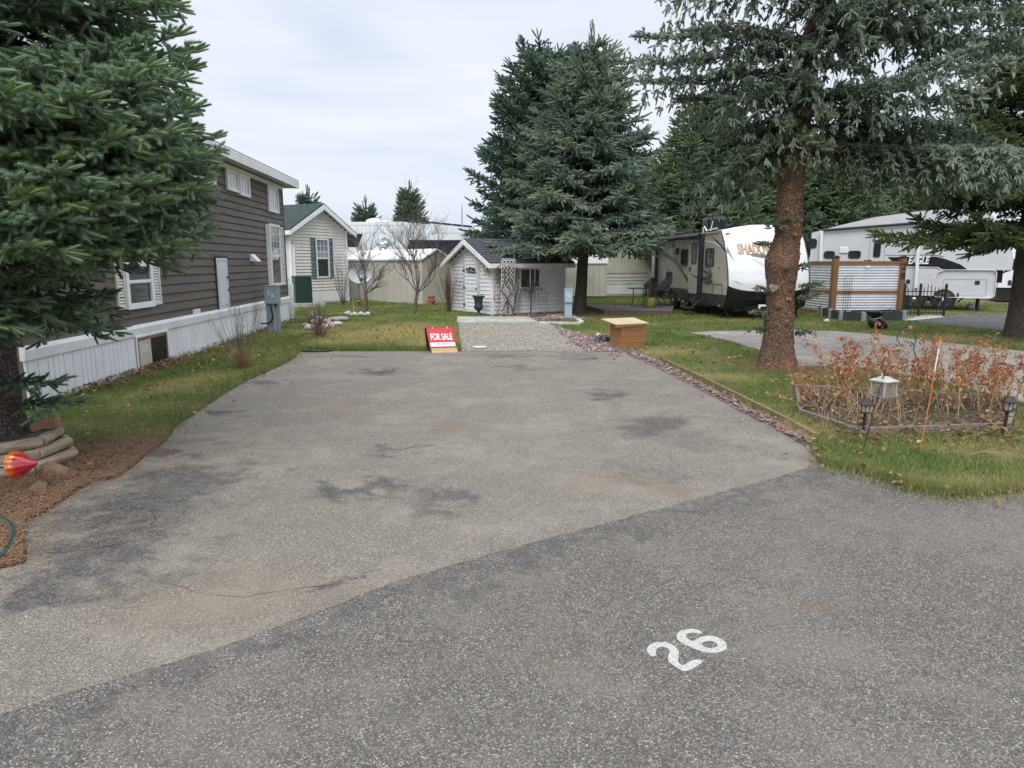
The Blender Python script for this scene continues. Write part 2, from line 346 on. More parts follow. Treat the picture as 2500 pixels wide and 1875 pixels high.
me=MB(); g=[-400,-60,-30,-15,-5,5,15,30,60,400]; gy=[-60,-9,0,5,10,15,20,30,60,500]
for i in range(9):
    for j in range(9): me.add([(g[i],gy[j],0),(g[i+1],gy[j],0),(g[i+1],gy[j+1],0),(g[i],gy[j+1],0)],[(0,1,2,3)])
tag(me.build('ground',m_lawn()),kind='structure')
def gravelmat(name,a,b_,c_,sc,bd=.02):
    m,nt,b=newmat(name); p=wpos(nt); vo=N(nt,'ShaderNodeTexVoronoi',i_Scale=sc); Lk(nt,p,vo.inputs[0]); sp=N(nt,'ShaderNodeSeparateColor'); Lk(nt,vo.outputs['Color'],sp.inputs[0])
    c=mixc(nt,sp.outputs[0],a,b_); c=mixc(nt,mrange(nt,sp.outputs[1],.7,.95),c,c_); c=mixc(nt,mrange(nt,vo.outputs['Distance'],.35,.7,0,.75),c,tuple(x*.35 for x in b_))
    n=noi(nt,p,1.4,4.); c=mixc(nt,mrange(nt,n,.45,.75,0,.4),c,tuple(x*.6 for x in b_)); Lk(nt,c,b.inputs['Base Color']); b.inputs['Roughness'].default_value=.9
    bump(nt,b,mth(nt,'SUBTRACT',1.,vo.outputs['Distance']),1.,bd); return m
gravel=Gp((1117,789),(1320,789),(1365,798),(1400,812),(1440,832),(1500,848),(1522,860),(1128,860),(1120,830))
M_gravel=gravelmat('gravel_bed',(.50,.46,.38),(.30,.27,.22),(.62,.58,.5),30.)
sheet('gravel_path',gravel,.008,M_gravel,.2,.05)
M_red=gravelmat('red_rock_bed',(.24,.175,.165),(.13,.09,.085),(.36,.29,.28),16.)
rockstrip=Gp((1522,857),(1548,858),(1605,883),(1700,935),(1800,990),(1900,1042),(1962,1080),(1985,1118),(1966,1090),(1900,1054),(1800,1002),(1700,949),(1600,897),(1537,869))
sheet('rock_border',rockstrip,.014,M_red,.2,.03)
redbed=Gp((1210,770),(1380,762),(1402,775),(1395,787),(1315,790),(1230,782)); sheet('rock_bed',redbed,.004,M_red,.2,.05)
redtri=Gp((1352,797),(1392,810),(1440,822),(1530,852),(1524,860),(1440,860),(1405,842),(1370,815)); sheet('rock_patch',redtri,.013,M_red,.2,.09)
M_pad=asphalt('pad_asphalt',(.56,.53,.47),(.38,.35,.31),(.17,.155,.14),[ell_px(2350,905,90,12,.35),ell_px(2120,840,90,6,.3)],[ell_px(1990,813,60,5,.5)],90.)
pad=Gp((1683,812),(1740,809),(1935,806),(2040,809),(2150,817),(2250,830),(2380,845),(2500,858))+[(17.5,12.6),(17.5,7.5)]+Gp((2500,985),(2350,945),(2200,915),(2100,897),(2040,896),(1938,893),(1860,857),(1780,833))
sheet('neighbour_pad',pad,.006,M_pad,.25,.04)
M_dkpad=asphalt('dark_asphalt',(.22,.22,.23),(.12,.12,.125),(.05,.05,.053),[],[],60.)
p28=Gp((2205,782),(2230,776),(2330,772),(2500,768))+[(26,24.0),(24,19.2)]+Gp((2500,812),(2400,803),(2290,792))
sheet('far_pad',p28,.005,M_dkpad,.3,.04)
M_conc=mat('concrete',(.46,.44,.38),.85,.12,2.,bmp=.4,bscale=40,dirt=.5)
sheet('concrete_apron',Gp((2180,775),(2205,771),(2310,769),(2305,775),(2210,784)),.008,M_conc,.3,.01)
M_red2=gravelmat('far_road',(.30,.22,.2),(.2,.15,.14),(.35,.28,.26),8.); sheet('far_road',Gp((2240,736),(2500,732),(2700,732),(2700,741),(2500,744),(2240,744)),.005,M_red2,.5,.05)
sheet('far_gravel',Gp((2290,752),(2500,750),(2500,770),(2310,775)),.003,gravelmat('far_gravel',(.33,.3,.24),(.22,.19,.15),(.4,.37,.3),9.),.4,.05)
# pavers in front of shed
M_pave=mat('paver',(.40,.41,.35),.85,.1,1.5,bmp=.4,bscale=30,dirt=.55,dirtcol=(.16,.14,.09))
pa=[Vector(G(*q)) for q in ((1115,790),(1314,790),(1290,776),(1117,776))]
for i in range(4):
    a,b=i/4,(i+1)/4
    q=[pa[0].lerp(pa[1],a),pa[0].lerp(pa[1],b),pa[3].lerp(pa[2],b),pa[3].lerp(pa[2],a)]; c=sum(q,Vector((0,0)))/4; q=[c+(x-c)*.99 for x in q]
    mb=MB(); mb.prism([(x.x,x.y) for x in q],-.02,.045+.006*(i%2),'z'); o=mb.build('paving_slab',M_pave,bevel=.006)
    tag(o,['leftmost grey concrete slab before the white shed','grey slab second from the left before the shed','grey slab third from the left before the shed','rightmost grey slab, running into the red rocks'][i],'paving slab','paving slabs in front of the shed')
M_crk=mat('crack_tar',(.055,.054,.052),.9,.3,9.)
def crack(pts,w):
    P=[Vector(G(u,v)+(0,)) for u,v in pts]; Q=[]
    for a,b in zip(P,P[1:]):
        n=max(3,int((b-a).length/.05))
        for j in range(n): Q.append(a.lerp(b,j/n))
    Q.append(P[-1]); vs=[];fs=[]
    for i,p in enumerate(Q):
        d=(Q[min(i+1,len(Q)-1)]-Q[max(i-1,0)]).normalized(); nn=Vector((-d.y,d.x,0)); o_=nn*(.03*mn.noise(p*3.)+.018*mn.noise(p*11.)); ww=w*max(.15,(.55+.9*mn.noise(p*6.+Vector((9,0,0)))))*min(1,i/4,(len(Q)-1-i)/4+.05)
        vs+=[tuple(p+o_-nn*ww+Vector((0,0,.0096))),tuple(p+o_+nn*ww+Vector((0,0,.0096)))]
    for i in range(len(Q)-1): fs.append((2*i,2*i+2,2*i+3,2*i+1))
    CR.add(vs,fs)
CR=MB()
for pts,w_ in (([(1000,883),(1100,880),(1207,873),(1250,868),(1305,862)],.012),([(735,876),(820,880),(1000,883)],.008),([(300,1238),(350,1246),(400,1252),(470,1262)],.006),([(60,1345),(140,1352),(230,1345),(330,1325),(420,1300)],.005),([(372,1250),(375,1275),(368,1290)],.012),([(700,1440),(800,1432),(880,1428)],.008),([(1630,1110),(1655,1140),(1672,1170)],.004),([(1040,1235),(1100,1242),(1190,1232)],.008),([(500,1068),(560,1072),(640,1066)],.005),([(770,1150),(830,1146)],.006),([(1100,905),(1200,902),(1330,908)],.005),([(380,1420),(480,1450),(600,1462),(720,1440)],.004)): crack(pts,w_)
tag(CR.build('asphalt_cracks',M_crk),kind='structure')
# numbers on the road
def outline(pts): return [G(1480+x*.1808,1500+y*.1808) for x,y in pts]
two=outline([(600,590),(562,545),(545,505),(560,460),(590,432),(630,410),(680,395),(740,392),(800,398),(850,412),(900,437),(945,475),(972,510),(980,545),(975,590),(966,620),(968,650),(985,685),(1015,706),(1060,706),(1085,680),(1120,660),(1180,640),(1230,633),(1275,640),(1298,655),(1285,682),(1250,705),(1190,740),(1130,775),(1080,790),(1040,790),(1000,772),(950,742),(890,700),(850,668),(835,630),(833,595),(842,560),(858,535),(855,510),(835,485),(800,465),(760,457),(720,464),(690,480),(670,505),(667,545),(680,580),(640,588)])
six=outline([(1300,268),(1275,243),(1225,225),(1160,218),(1090,222),(1020,238),(975,262),(955,292),(950,320),(960,355),(1000,395),(1060,432),(1150,468),(1230,500),(1310,530),(1390,543),(1470,543),(1550,527),(1605,500),(1635,490),(1622,465),(1625,435),(1608,400),(1570,365),(1510,330),(1440,313),(1370,310),(1310,316),(1255,335),(1205,362),(1178,385),(1140,375),(1095,345),(1072,318),(1075,296),(1105,277),(1160,271),(1220,274),(1270,282)])
hole=outline([(1285,430),(1300,405),(1335,388),(1380,380),(1430,384),(1475,402),(1502,428),(1500,450),(1470,470),(1420,480),(1370,475),(1320,455)])
M_paint,nt,b=newmat('road_paint'); p=wpos(nt); b.inputs['Roughness'].default_value=.7
f=noi(nt,p,160.,4.,.7); g2=noi(nt,p,18.,4.,.6); c=mixc(nt,mrange(nt,g2,.4,.7,0,.25),(.52,.51,.46),(.34,.33,.295)); Lk(nt,mixc(nt,mrange(nt,f,.52,.62),c,(.16,.155,.15)),b.inputs['Base Color'])
vo=N(nt,'ShaderNodeTexVoronoi',i_Scale=100.); Lk(nt,p,vo.inputs[0]); bump(nt,b,mth(nt,'SUBTRACT',1.,vo.outputs['Distance']),.5,.005)
me=bpy.data.meshes.new('painted_lot_number'); vs=[];fs=[]
for loops in ([two],[six,hole]):
    fl=[[Vector((x,y,0)) for x,y in l] for l in loops]; base=len(vs); vs+=[(x,y,.0084) for l in loops for x,y in l]; fs+=[tuple(i+base for i in t) for t in tessellate_polygon(fl)]
me.from_pydata(vs,[],fs); me.update()
import bmesh
bmx=bmesh.new(); bmx.from_mesh(me)
for f_ in bmx.faces:
    f_.normal_update()
    if f_.normal.z<0: f_.normal_flip()
bmx.to_mesh(me); bmx.free(); me.materials.append(M_paint)
o=bpy.data.objects.new('painted_lot_number',me); COL.objects.link(o); tag(o,'white number 26 painted on the dark road surface','lot number')
# ---------------- scatter helpers ----------------
def pip(P,poly):
    x,y=P[:,0],P[:,1]; ins=np.zeros(len(P),bool); n=len(poly); j=n-1
    for i in range(n):
        xi,yi=poly[i][:2]; xj,yj=poly[j][:2]
        c=((yi>y)!=(yj>y))&(x<(xj-xi)*(y-yi)/(yj-yi+1e-12)+xi); ins^=c; j=i
    return ins
HOUSE=[G(69,995),G(704,785),(-10.5,20.5),(-10,8.3)]
EXCL=[drive,road,gravel,redtri,redbed,rockstrip,pad,p28,HOUSE,Gp((1115,790),(1314,790),(1290,776),(1117,776))]
def polar(n,r0=4.2,r1=36,a=41):
    r=rng.uniform(r0,r1,n); t=np.radians(rng.uniform(-a,a,n)); return np.stack([r*np.sin(t),r*np.cos(t)],1)
def keep(P,extra=()):
    m=np.ones(len(P),bool)
    for q in EXCL+list(extra): m&=~pip(P,q)
    return P[m]
def m_grass():
    m,nt,b=newmat('grass_blades'); c,f=lawncol(nt,True); a=N(nt,'ShaderNodeAttribute',attribute_name='tone')
    c=mixc(nt,mrange(nt,a.outputs['Fac'],0,.55,.6,0,False),c,(.075,.17,.03)); c=mixc(nt,mrange(nt,a.outputs['Fac'],.66,1,0,.9,False),c,(.42,.36,.17))
    Lk(nt,c,b.inputs['Base Color']); b.inputs['Roughness'].default_value=.7; b.inputs['Specular IOR Level'].default_value=.2
    tr=N(nt,'ShaderNodeBsdfTranslucent'); Lk(nt,c,tr.inputs[0]); mx=N(nt,'ShaderNodeMixShader',i_0=.3); Lk(nt,b.outputs[0],mx.inputs[1]); Lk(nt,tr.outputs[0],mx.inputs[2]); Lk(nt,mx.outputs[0],nt.nodes['Material Output'].inputs[0]); return m
def blades(name,P,h0,h1,wd,mt,lean=.6,lab=None,cat=None):
    n=len(P); r=np.hypot(P[:,0],P[:,1]); k=np.maximum(1,(r/9)**.75)
    h=rng.uniform(h0,h1,n)*np.minimum(k,1.5); t=rng.uniform(0,2*np.pi,n); wv=wd*k*rng.uniform(.7,1.3,n)
    ax=np.stack([np.cos(t),np.sin(t),0*t],1)*wv[:,None]/2; B=np.stack([P[:,0],P[:,1],np.zeros(n)-.004],1)
    t2=rng.uniform(0,2*np.pi,n); ln=rng.uniform(0,lean,n)*h; T=B+np.stack([np.cos(t2)*ln,np.sin(t2)*ln,h],1)
    V=np.stack([B-ax,B+ax,T],1); return tag(npmesh(name,V,3,mt,tone=rng.random(n)),lab,cat,kind='stuff')
litter_ell=[(-4.2,5.2,1.3,.9),(-3.4,6.2,.8,.55),(4.9,11.2,1.1,.65),(-3.3,4.0,1.1,.9),(2.3,22.8,1.8,.9)]
P=keep(polar(620000))
kp=np.ones(len(P),bool)
for cx,cy,rx,ry in litter_ell: kp&=((((P[:,0]-cx)/rx)**2+((P[:,1]-cy)/ry)**2)>rng.uniform(.5,1.5,len(P)))
P=P[kp]
# thin the blades in clumps
nz=np.array([mn.noise(Vector((x*1.1,y*1.1,3.))) for x,y in P]); P=P[nz>-.38+rng.normal(0,.12,len(P))]
M_grass=m_grass()
blades('grass',P,.018,.05,.0085,M_grass,.8,'short patchy lawn grass, green at the edges and straw coloured in the middle','grass')
# longer tufts along edges
def along(pts,n,sp,off=0.):
    out=[];L=[Vector(p) for p in pts]; 
    for _ in range(n):
        i=random.randrange(len(L)-1); p=L[i].lerp(L[i+1],random.random()); out.append((p.x+random.gauss(0,sp)+off,p.y+random.gauss(0,sp)))
    return np.array(out)
E1=np.concatenate([along(lobeW,12000,.10),along(Gp((735,856),(1117,856)),3500,.08),along(Gp((1120,858),(1117,792)),1500,.06),along([G(69,995),G(704,785)],2500,.07),along(Gp(*LEFTE[10:]),5000,.09,-.05),along(Gp((1600,883),(1700,933),(1800,988),(1900,1040),(1962,1078)),3500,.05,.1)])
_d=pip(E1,drive)|pip(E1,road); _o=E1[_d]; _o=_o[rng.random(len(_o))<.10]; E1=np.concatenate([keep(E1),_o]); blades('edge_grass',E1,.05,.11,.008,M_grass,.9,'longer green grass fringing the asphalt edges','grass')
LP_=polar(90000,4.6,9.5,42); LP_=LP_[LP_[:,0]>2.2]; LP_=keep(LP_); nz=np.array([mn.noise(Vector((x*3.1,y*3.1,5.))) for x,y in LP_]); LP_=LP_[nz>-.05+rng.normal(0,.15,len(LP_))]
blades('verge_grass',LP_,.04,.095,.0075,M_grass,1.1,'tufty longer green grass on the near verge around the flower bed','grass')
# dry needles
def needles(name,P,z0=.012,ln=.05,wd=.0028,lab=None,cat=None,mt=None):
    n=len(P); t=rng.uniform(0,2*np.pi,n); L=ln*rng.uniform(.6,1.5,n); C=np.stack([P[:,0],P[:,1],rng.uniform(z0,z0+.03,n)],1)
    d=np.stack([np.cos(t)*L,np.sin(t)*L,rng.normal(0,.006,n)],1)/2; w_=np.stack([-np.sin(t),np.cos(t),0*t],1)*wd
    return tag(npmesh(name,np.stack([C-d-w_,C-d+w_,C+d],1),3,mt,tone=rng.random(n)),lab,cat,kind='stuff')
def tonemat(name,a,b_,c_=None,rough=.8,transl=0.,tip=None,spec=.2):
    m,nt,b=newmat(name); at_=N(nt,'ShaderNodeAttribute',attribute_name='tone'); c=mixc(nt,at_.outputs['Fac'],a,b_)
    if c_: c=mixc(nt,mrange(nt,at_.outputs['Fac'],.8,1),c,c_)
    if tip:
        a2=N(nt,'ShaderNodeAttribute',attribute_name='tone2'); c=mixc(nt,a2.outputs['Fac'],c,tip)
    Lk(nt,c,b.inputs['Base Color']); b.inputs['Roughness'].default_value=rough; b.inputs['Specular IOR Level'].default_value=spec
    if transl:
        tr=N(nt,'ShaderNodeBsdfTranslucent'); Lk(nt,c,tr.inputs[0]); mx=N(nt,'ShaderNodeMixShader',i_0=transl); Lk(nt,b.outputs[0],mx.inputs[1]); Lk(nt,tr.outputs[0],mx.inputs[2]); Lk(nt,mx.outputs[0],nt.nodes['Material Output'].inputs[0])
    return m
M_need=tonemat('dry_needles',(.32,.19,.115),(.16,.095,.06),(.42,.30,.18))
def gell(cx,cy,rx,ry,n): return np.stack([rng.normal(cx,rx,n),rng.normal(cy,ry,n)],1)
PN=np.concatenate([gell(-3.9,5.0,.6,.4,15000),gell(-3.3,6.2,.5,.35,9000),gell(-3.2,4.0,.5,.35,12000),gell(4.8,11.2,.7,.35,5000),along(Gp(*LEFTE),9000,.08,-.02),along(lobeW,1100,.03,0),gell(10.9,15.4,.8,.4,3000),gell(2.2,22.6,1.3,.6,3000),along(Gp((1125,859),(1480,859)),2500,.07),gell(5.6,7.7,.7,.4,2500)])
on=pip(PN,drive)|pip(PN,road); PN=PN[~on|(rng.random(len(PN))<.10)]
needles('pine_needles',PN,.012,lab='orange brown dry spruce needles lying along the asphalt edges',cat='needles',mt=M_need)
# stones
def stones(name,P,smin,smax,mt,z=0.,lab=None,cat=None,flat=.6):
    V=[];T=[]
    ico=[Vector(v).normalized() for v in [(0,0,1),(.9,0,.3),(.28,.85,.3),(-.72,.53,.3),(-.72,-.53,.3),(.28,-.85,.3),(0,0,-1)]]
    fs=[(0,1,2),(0,2,3),(0,3,4),(0,4,5),(0,5,1),(6,2,1),(6,3,2),(6,4,3),(6,5,4),(6,1,5)]
    fa=np.array(fs).ravel(); base=np.array([v[:] for v in ico]); n=len(P)
    s=rng.uniform(smin,smax,n)[:,None]*rng.uniform(.6,1.3,(n,3))*np.array([1,1,flat]); t=rng.uniform(0,2*np.pi,n)
    J=base[None]*rng.uniform(.75,1.25,(n,7,1)); J=J*s[:,None,:]; c,sn=np.cos(t)[:,None],np.sin(t)[:,None]
    X=J[...,0]*c-J[...,1]*sn; Y=J[...,0]*sn+J[...,1]*c; V=np.stack([X+P[:,0:1],Y+P[:,1:2],J[...,2]+z+s[:,2:3]*.5],-1)
    V=V[:,fa,:].reshape(-1,3); o=npmesh(name,V,3,mt,tone=np.repeat(rng.random(n),10)); return tag(o,lab,cat,kind='stuff')
M_rock=tonemat('red_rocks',(.14,.09,.085),(.31,.225,.215),(.48,.41,.39))
R1=along(Gp((1535,861),(1600,889),(1700,942),(1800,995),(1900,1046),(1955,1080)),1100,.04); R1=R1[:, :]
R1=R1[~pip(R1,[(x-.10,y) for x,y in drive])] if 0 else R1+np.array([.06,.03])
stones('rock_border_stones',R1,.014,.036,M_rock,.012,'pinkish red broken rocks strewn beside the driveway','rocks')
def inpoly(poly,n):
    a=np.array([p[:2] for p in poly]); lo,hi=a.min(0),a.max(0); Q=rng.uniform(lo,hi,(n*6,2)); return Q[pip(Q,poly)][:n]
stones('rock_bed_stones',np.concatenate([inpoly(redbed,1200),inpoly(redtri,1500),gell(2.0,14.2,.35,.8,350)]),.015,.045,M_rock,.006,'pinkish red broken rocks around the gravel path and shed','rocks')
M_gst=tonemat('gravel_stones',(.46,.42,.34),(.22,.2,.16),(.62,.58,.5))
stones('gravel',inpoly(gravel,7000),.009,.02,M_gst,.008,'pale crushed gravel filling the path behind the driveway','gravel')
PG=np.concatenate([inpoly(drive,900),inpoly(road_u[:20]+[(6,0),(-6,0)],500)]); stones('loose_grit',PG,.002,.005,M_gst,.011,'tiny loose stone chips lying on the asphalt','grit')
# fallen leaves
def leaves(name,P,s0,s1,mt,z=.03,lab=None):
    n=len(P); t=rng.uniform(0,2*np.pi,n); L=rng.uniform(s0,s1,n); W=L*rng.uniform(.4,.75,n); q=rng.normal(0,.25,n)
    d=np.stack([np.cos(t),np.sin(t),q],1)*L[:,None]/2; w_=np.stack([-np.sin(t),np.cos(t),rng.normal(0,.3,n)],1)*W[:,None]/2
    C=np.stack([P[:,0],P[:,1],rng.uniform(z*.5,z*1.3,n)],1); up=np.zeros((n,3)); up[:,2]=rng.uniform(.1,.45,n)*L
    V=np.stack([C-d,C-d*.1+w_+up,C+d+up*.5, C-d,C+d+up*.5,C-d*.1-w_+up*rng.uniform(0,1,(n,1))],1).reshape(-1,3)
    return tag(npmesh(name,V,3,mt,tone=np.repeat(rng.random(n),2)),lab,'leaves',kind='stuff')
M_leaf=tonemat('dead_leaves',(.30,.17,.09),(.13,.08,.05),(.52,.40,.24),transl=.15)
hl=[G(150,968),G(333,905),G(407,885),G(704,785)]
PL=np.concatenate([along(hl,1500,.17,.14),along([G(720,745),G(850,737)],300,.15),gell(-5.0,13.0,.6,2.4,330),gell(-4.4,10,.6,2.4,150),gell(4.7,6.5,1.0,.4,420),gell(5.5,6.5,.5,.5,160),gell(3.6,8.0,.5,.8,120),gell(4.5,10,1.5,2.,120),gell(9.5,18.5,.6,.3,120),gell(-2.5,18,2.,2.5,50),gell(3.8,14,1.4,2.4,60),along([G(1216,772),G(1400,780)],260,.12),gell(6.5,20.3,2.,.6,120),along(lobeW,40,.12),along(Gp(*RIGHTE),120,.06)])
PL=PL[~pip(PL,HOUSE)]
leaves('fallen_leaves',PL,.03,.075,M_leaf,.06,'curled brown and tan dead leaves scattered over the lawns')
PD=inpoly(drive,26); leaves('asphalt_litter',PD,.02,.045,M_leaf,.02,'few small dead leaves and twigs lying on the driveway')
PK=keep(np.concatenate([gell(-5.0,11,.8,2.5,40),gell(3.6,13,1.,2.5,60),gell(-2.8,17,1.6,2.,60),gell(8.5,18,3.,1.,50)]))
stones('spruce_cones',PK,.015,.035,tonemat('cones',(.07,.05,.035),(.15,.1,.06)),.02,'dark spruce cones scattered on the grass','cones',.9)
# ---------------- spruces ----------------
NT=[]
class Sh:
    def __init__(s): s.P=[];s.D=[];s.L=[];s.T=[];s.Y=[];s.wood=MB()
    def add(s,P,D,L,T,Y): s.P.append(P);s.D.append(D);s.L.append(L);s.T.append(T);s.Y.append(Y)
    def mesh(s,name,K,R,wn,mt,parent,tipy=.35):
        P=np.concatenate(s.P);D=np.concatenate(s.D);L=np.concatenate(s.L);T=np.concatenate(s.T);Yy=np.concatenate(s.Y)
        D/=np.linalg.norm(D,axis=1,keepdims=True)+1e-9; n=len(P)
        a=np.cross(D,np.array([0,0,1.])); bad=np.linalg.norm(a,axis=1)<.1; a[bad]=np.cross(D[bad],np.array([0,1.,0])); a/=np.linalg.norm(a,axis=1,keepdims=True); b=np.cross(a,D)
        t=(np.arange(K)/K)[None]+rng.uniform(-.3,.3,(n,K))/K; t=np.clip(t,0,1.02); ang=(np.arange(K)*2.4)[None]+rng.uniform(0,6.28,(n,1))+rng.normal(0,.25,(n,K))
        c,sn=np.cos(ang),np.sin(ang); rad=a[:,None]*c[...,None]+b[:,None]*sn[...,None]; per=-a[:,None]*sn[...,None]+b[:,None]*c[...,None]
        r=R*rng.uniform(.75,1.2,(n,K))*(1-.25*t**4); base=P[:,None]+D[:,None]*(t*L[:,None])[...,None]
        tip=base+rad*r[...,None]*.95+D[:,None]*(r*.42)[...,None]+np.array([0,0,.15])*r[...,None]
        w_=per*wn/2; V=np.stack([base-w_,base+w_,tip],2).reshape(-1,3)
        tone=np.clip(np.repeat(T,K)+rng.normal(0,.09,n*K),0,1); y=np.clip(np.repeat(Yy,K)+tipy*(t.ravel()>.8)*rng.random(n*K),0,1)
        # solid twig core: 5-sided spindle so each shoot reads as a bottle brush
        ns=5; cr=[(0.,.18),(.45,.40),(.9,.34)]; th=2*np.pi*np.arange(ns)/ns; rg=[]
        for tt,rr_ in cr: rg.append(P[:,None]+D[:,None]*(tt*L)[:,None,None]+(a[:,None]*np.cos(th)[None,:,None]+b[:,None]*np.sin(th)[None,:,None])*(R*rr_*rng.uniform(.55,1.35,(n,ns)))[...,None])
        tipv=np.repeat((P+D*(L*1.04)[:,None])[:,None],ns,1); nx_=np.roll(np.arange(ns),-1); TR_=[]
        for q in range(2): TR_+=[np.stack([rg[q],rg[q][:,nx_],rg[q+1][:,nx_]],2),np.stack([rg[q],rg[q+1][:,nx_],rg[q+1]],2)]
        TR_.append(np.stack([rg[2],rg[2][:,nx_],tipv],2)); C=np.concatenate(TR_,1).reshape(-1,3); kc=5*ns
        tone=np.concatenate([tone,np.clip(np.repeat(T,kc)+rng.normal(-.03,.12,n*kc),0,1)]); y=np.concatenate([y,np.clip(np.repeat(Yy,kc),0,1)])
        V=np.concatenate([V,C]); NT.append(len(V)//3)
        return npmesh(name,V,3,mt,parent,tone,y)
def branch(sh,base,az,L,pitch=.1,sag=.35,up=.1,ds=.1,wr=.42,step=.085,sl=.12,style='flat',tone=.5,young=0.,s0=.18,hang=.5,r0=.03,amin=48,amax=66):
    h=np.array([math.cos(az),math.sin(az),0]); side=np.array([-math.sin(az),math.cos(az),0]); bend=random.uniform(-.12,.12)
    w1_,w2_=random.uniform(0,6),random.uniform(0,6)
    def pt(s): return np.array(base)+h*L*s*math.cos(pitch*.5)+side*L*(bend*s*s+.025*math.sin(5*s+w1_)*s)+np.array([0,0,L*(math.tan(pitch)*s-sag*s*s+up*s**3+.022*math.sin(6*s+w2_)*s)])
    pts=[pt(i/7) for i in range(8)]; sh.wood.tube([tuple(p) for p in pts],[r0*(1-.85*i/7)+.003 for i in range(8)],5)
    s=s0
    while s<1.0:
        p=pt(s); tg=pt(min(s+.02,1.02))-p; tg/=np.linalg.norm(tg)
        for sg in (-1,1):
            if random.random()<.06: continue
            a=math.radians(random.uniform(amin,amax)); d=tg*math.cos(a)+side*sg*math.sin(a); d[2]+=random.uniform(-.1,.1)
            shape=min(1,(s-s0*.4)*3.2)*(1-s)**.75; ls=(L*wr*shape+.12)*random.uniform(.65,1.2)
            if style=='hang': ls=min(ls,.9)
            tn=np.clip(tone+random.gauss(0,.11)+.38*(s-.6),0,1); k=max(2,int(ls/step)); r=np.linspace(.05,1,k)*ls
            if style=='hang':
                q=r/ls; hl=hang*random.uniform(.5,1.25)*min(1,.35+2*s)*(1.15-.5*s); pos=p+d*(r[:,None]*.62)+np.array([0,0,1.])[None]*(.16*np.sin(q*2.6)-hl*q**1.7)[:,None]
                tgs=d[None]*.5+np.array([0,0,-1])[None]*(1.3*q)[:,None]
            else:
                dr=random.uniform(.05,.3); pos=p+d*r[:,None]+np.array([0,0,-1])[None]*(dr*r*r/max(ls,.3))[:,None]; tgs=d[None]+np.array([0,0,-1])[None]*(dr*2*r/max(ls,.3))[:,None]
            if ls>.3: sh.wood.tube([tuple(p),tuple(pos[k//2]),tuple(pos[-1])],[.007,.005,.003],3,cap=False)
            sd2=np.cross(tgs,np.array([0,0,1.])); sd2/=np.linalg.norm(sd2,axis=1,keepdims=True)+1e-6
            for g in (-1,1):
                dd=tgs*.75+sd2*g*rng.uniform(.45,.9,(k,1))+rng.normal(0,.3 if style=='hang' else .17,(k,3)); dd[:,2]+=.05
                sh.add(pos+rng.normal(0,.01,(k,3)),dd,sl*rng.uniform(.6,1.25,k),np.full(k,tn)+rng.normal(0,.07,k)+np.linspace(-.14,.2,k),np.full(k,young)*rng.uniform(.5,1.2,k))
            dn=rng.normal(0,.2,(k,3))+tgs*.5; dn[:,2]+=np.where(rng.random(k)<.5,.45,-.8)
            sh.add(pos,dn,sl*rng.uniform(.5,1.,k),np.full(k,tn)+rng.normal(0,.07,k)+np.linspace(-.14,.2,k),np.full(k,young)*rng.uniform(.3,1.,k))
            sh.add(pos[-1:],tgs[-1:]+np.array([[0,0,.15]]),np.array([sl*1.3]),np.array([tn+.1]),np.array([young+.15]))
        for g in (-.5,.1,.6): sh.add(p[None],tg[None]*.8+side[None]*g+rng.normal(0,.2,(1,3))+np.array([[0,0,.45]]),np.array([sl*random.uniform(.7,1.1)]),np.array([tone+.05]),np.array([young]))
        if style=='hang':
            k=9; dd=rng.normal(0,.75,(k,3))+tg*.7; dd[:,2]=np.abs(dd[:,2])*.8-.1; sh.add(p+rng.normal(0,.05,(k,3)),dd,sl*rng.uniform(.6,1.1,k),np.full(k,tone+.25*(s-.3))+rng.normal(0,.1,k),np.full(k,young))
        s+=ds/L*random.uniform(.8,1.25)
    e=pt(1.); tg=e-pt(.96); tg/=np.linalg.norm(tg)
    for g in (-.6,0,.6): sh.add(e[None],tg[None]+side[None]*g+np.array([[0,0,.15]]),np.array([sl*1.5]),np.array([tone+.15]),np.array([young+.2]))
def barkmat(name,a,b_,c_,vs=26.,st=(1,1,.45),bd=.02):
    m,nt,b=newmat(name); v=ocoord(nt,st); nz=N(nt,'ShaderNodeTexNoise',i_Scale=9.,i_Detail=4.); Lk(nt,v,nz.inputs[0])
    ad=N(nt,'ShaderNodeVectorMath',operation='MULTIPLY_ADD'); Lk(nt,nz.outputs['Color'],ad.inputs[0]); ad.inputs[1].default_value=(.06,.06,.06); Lk(nt,v,ad.inputs[2])
    vo=N(nt,'ShaderNodeTexVoronoi',i_Scale=vs); Lk(nt,ad.outputs[0],vo.inputs[0]); ve=N(nt,'ShaderNodeTexVoronoi',feature='DISTANCE_TO_EDGE',i_Scale=vs); Lk(nt,ad.outputs[0],ve.inputs[0])
    sp=N(nt,'ShaderNodeSeparateColor'); Lk(nt,vo.outputs['Color'],sp.inputs[0]); c=mixc(nt,sp.outputs[0],a,b_)
    g=noi(nt,ocoord(nt),2.,4.); c=mixc(nt,mrange(nt,g,.42,.7,0,.8),c,c_); c=mixc(nt,mrange(nt,ve.outputs['Distance'],.02,.12,.6,0),c,tuple(x*.3 for x in b_))
    f=noi(nt,v,60.,5.,.7); c=mixc(nt,mrange(nt,f,.4,.7,0,.4),c,tuple(x*.5 for x in a)); Lk(nt,c,b.inputs['Base Color']); b.inputs['Roughness'].default_value=.9; b.inputs['Specular IOR Level'].default_value=.15
    h=mth(nt,'ADD',mrange(nt,ve.outputs['Distance'],0,.2,0,1),mth(nt,'MULTIPLY',f,.6)); bump(nt,b,h,1.,bd); return m
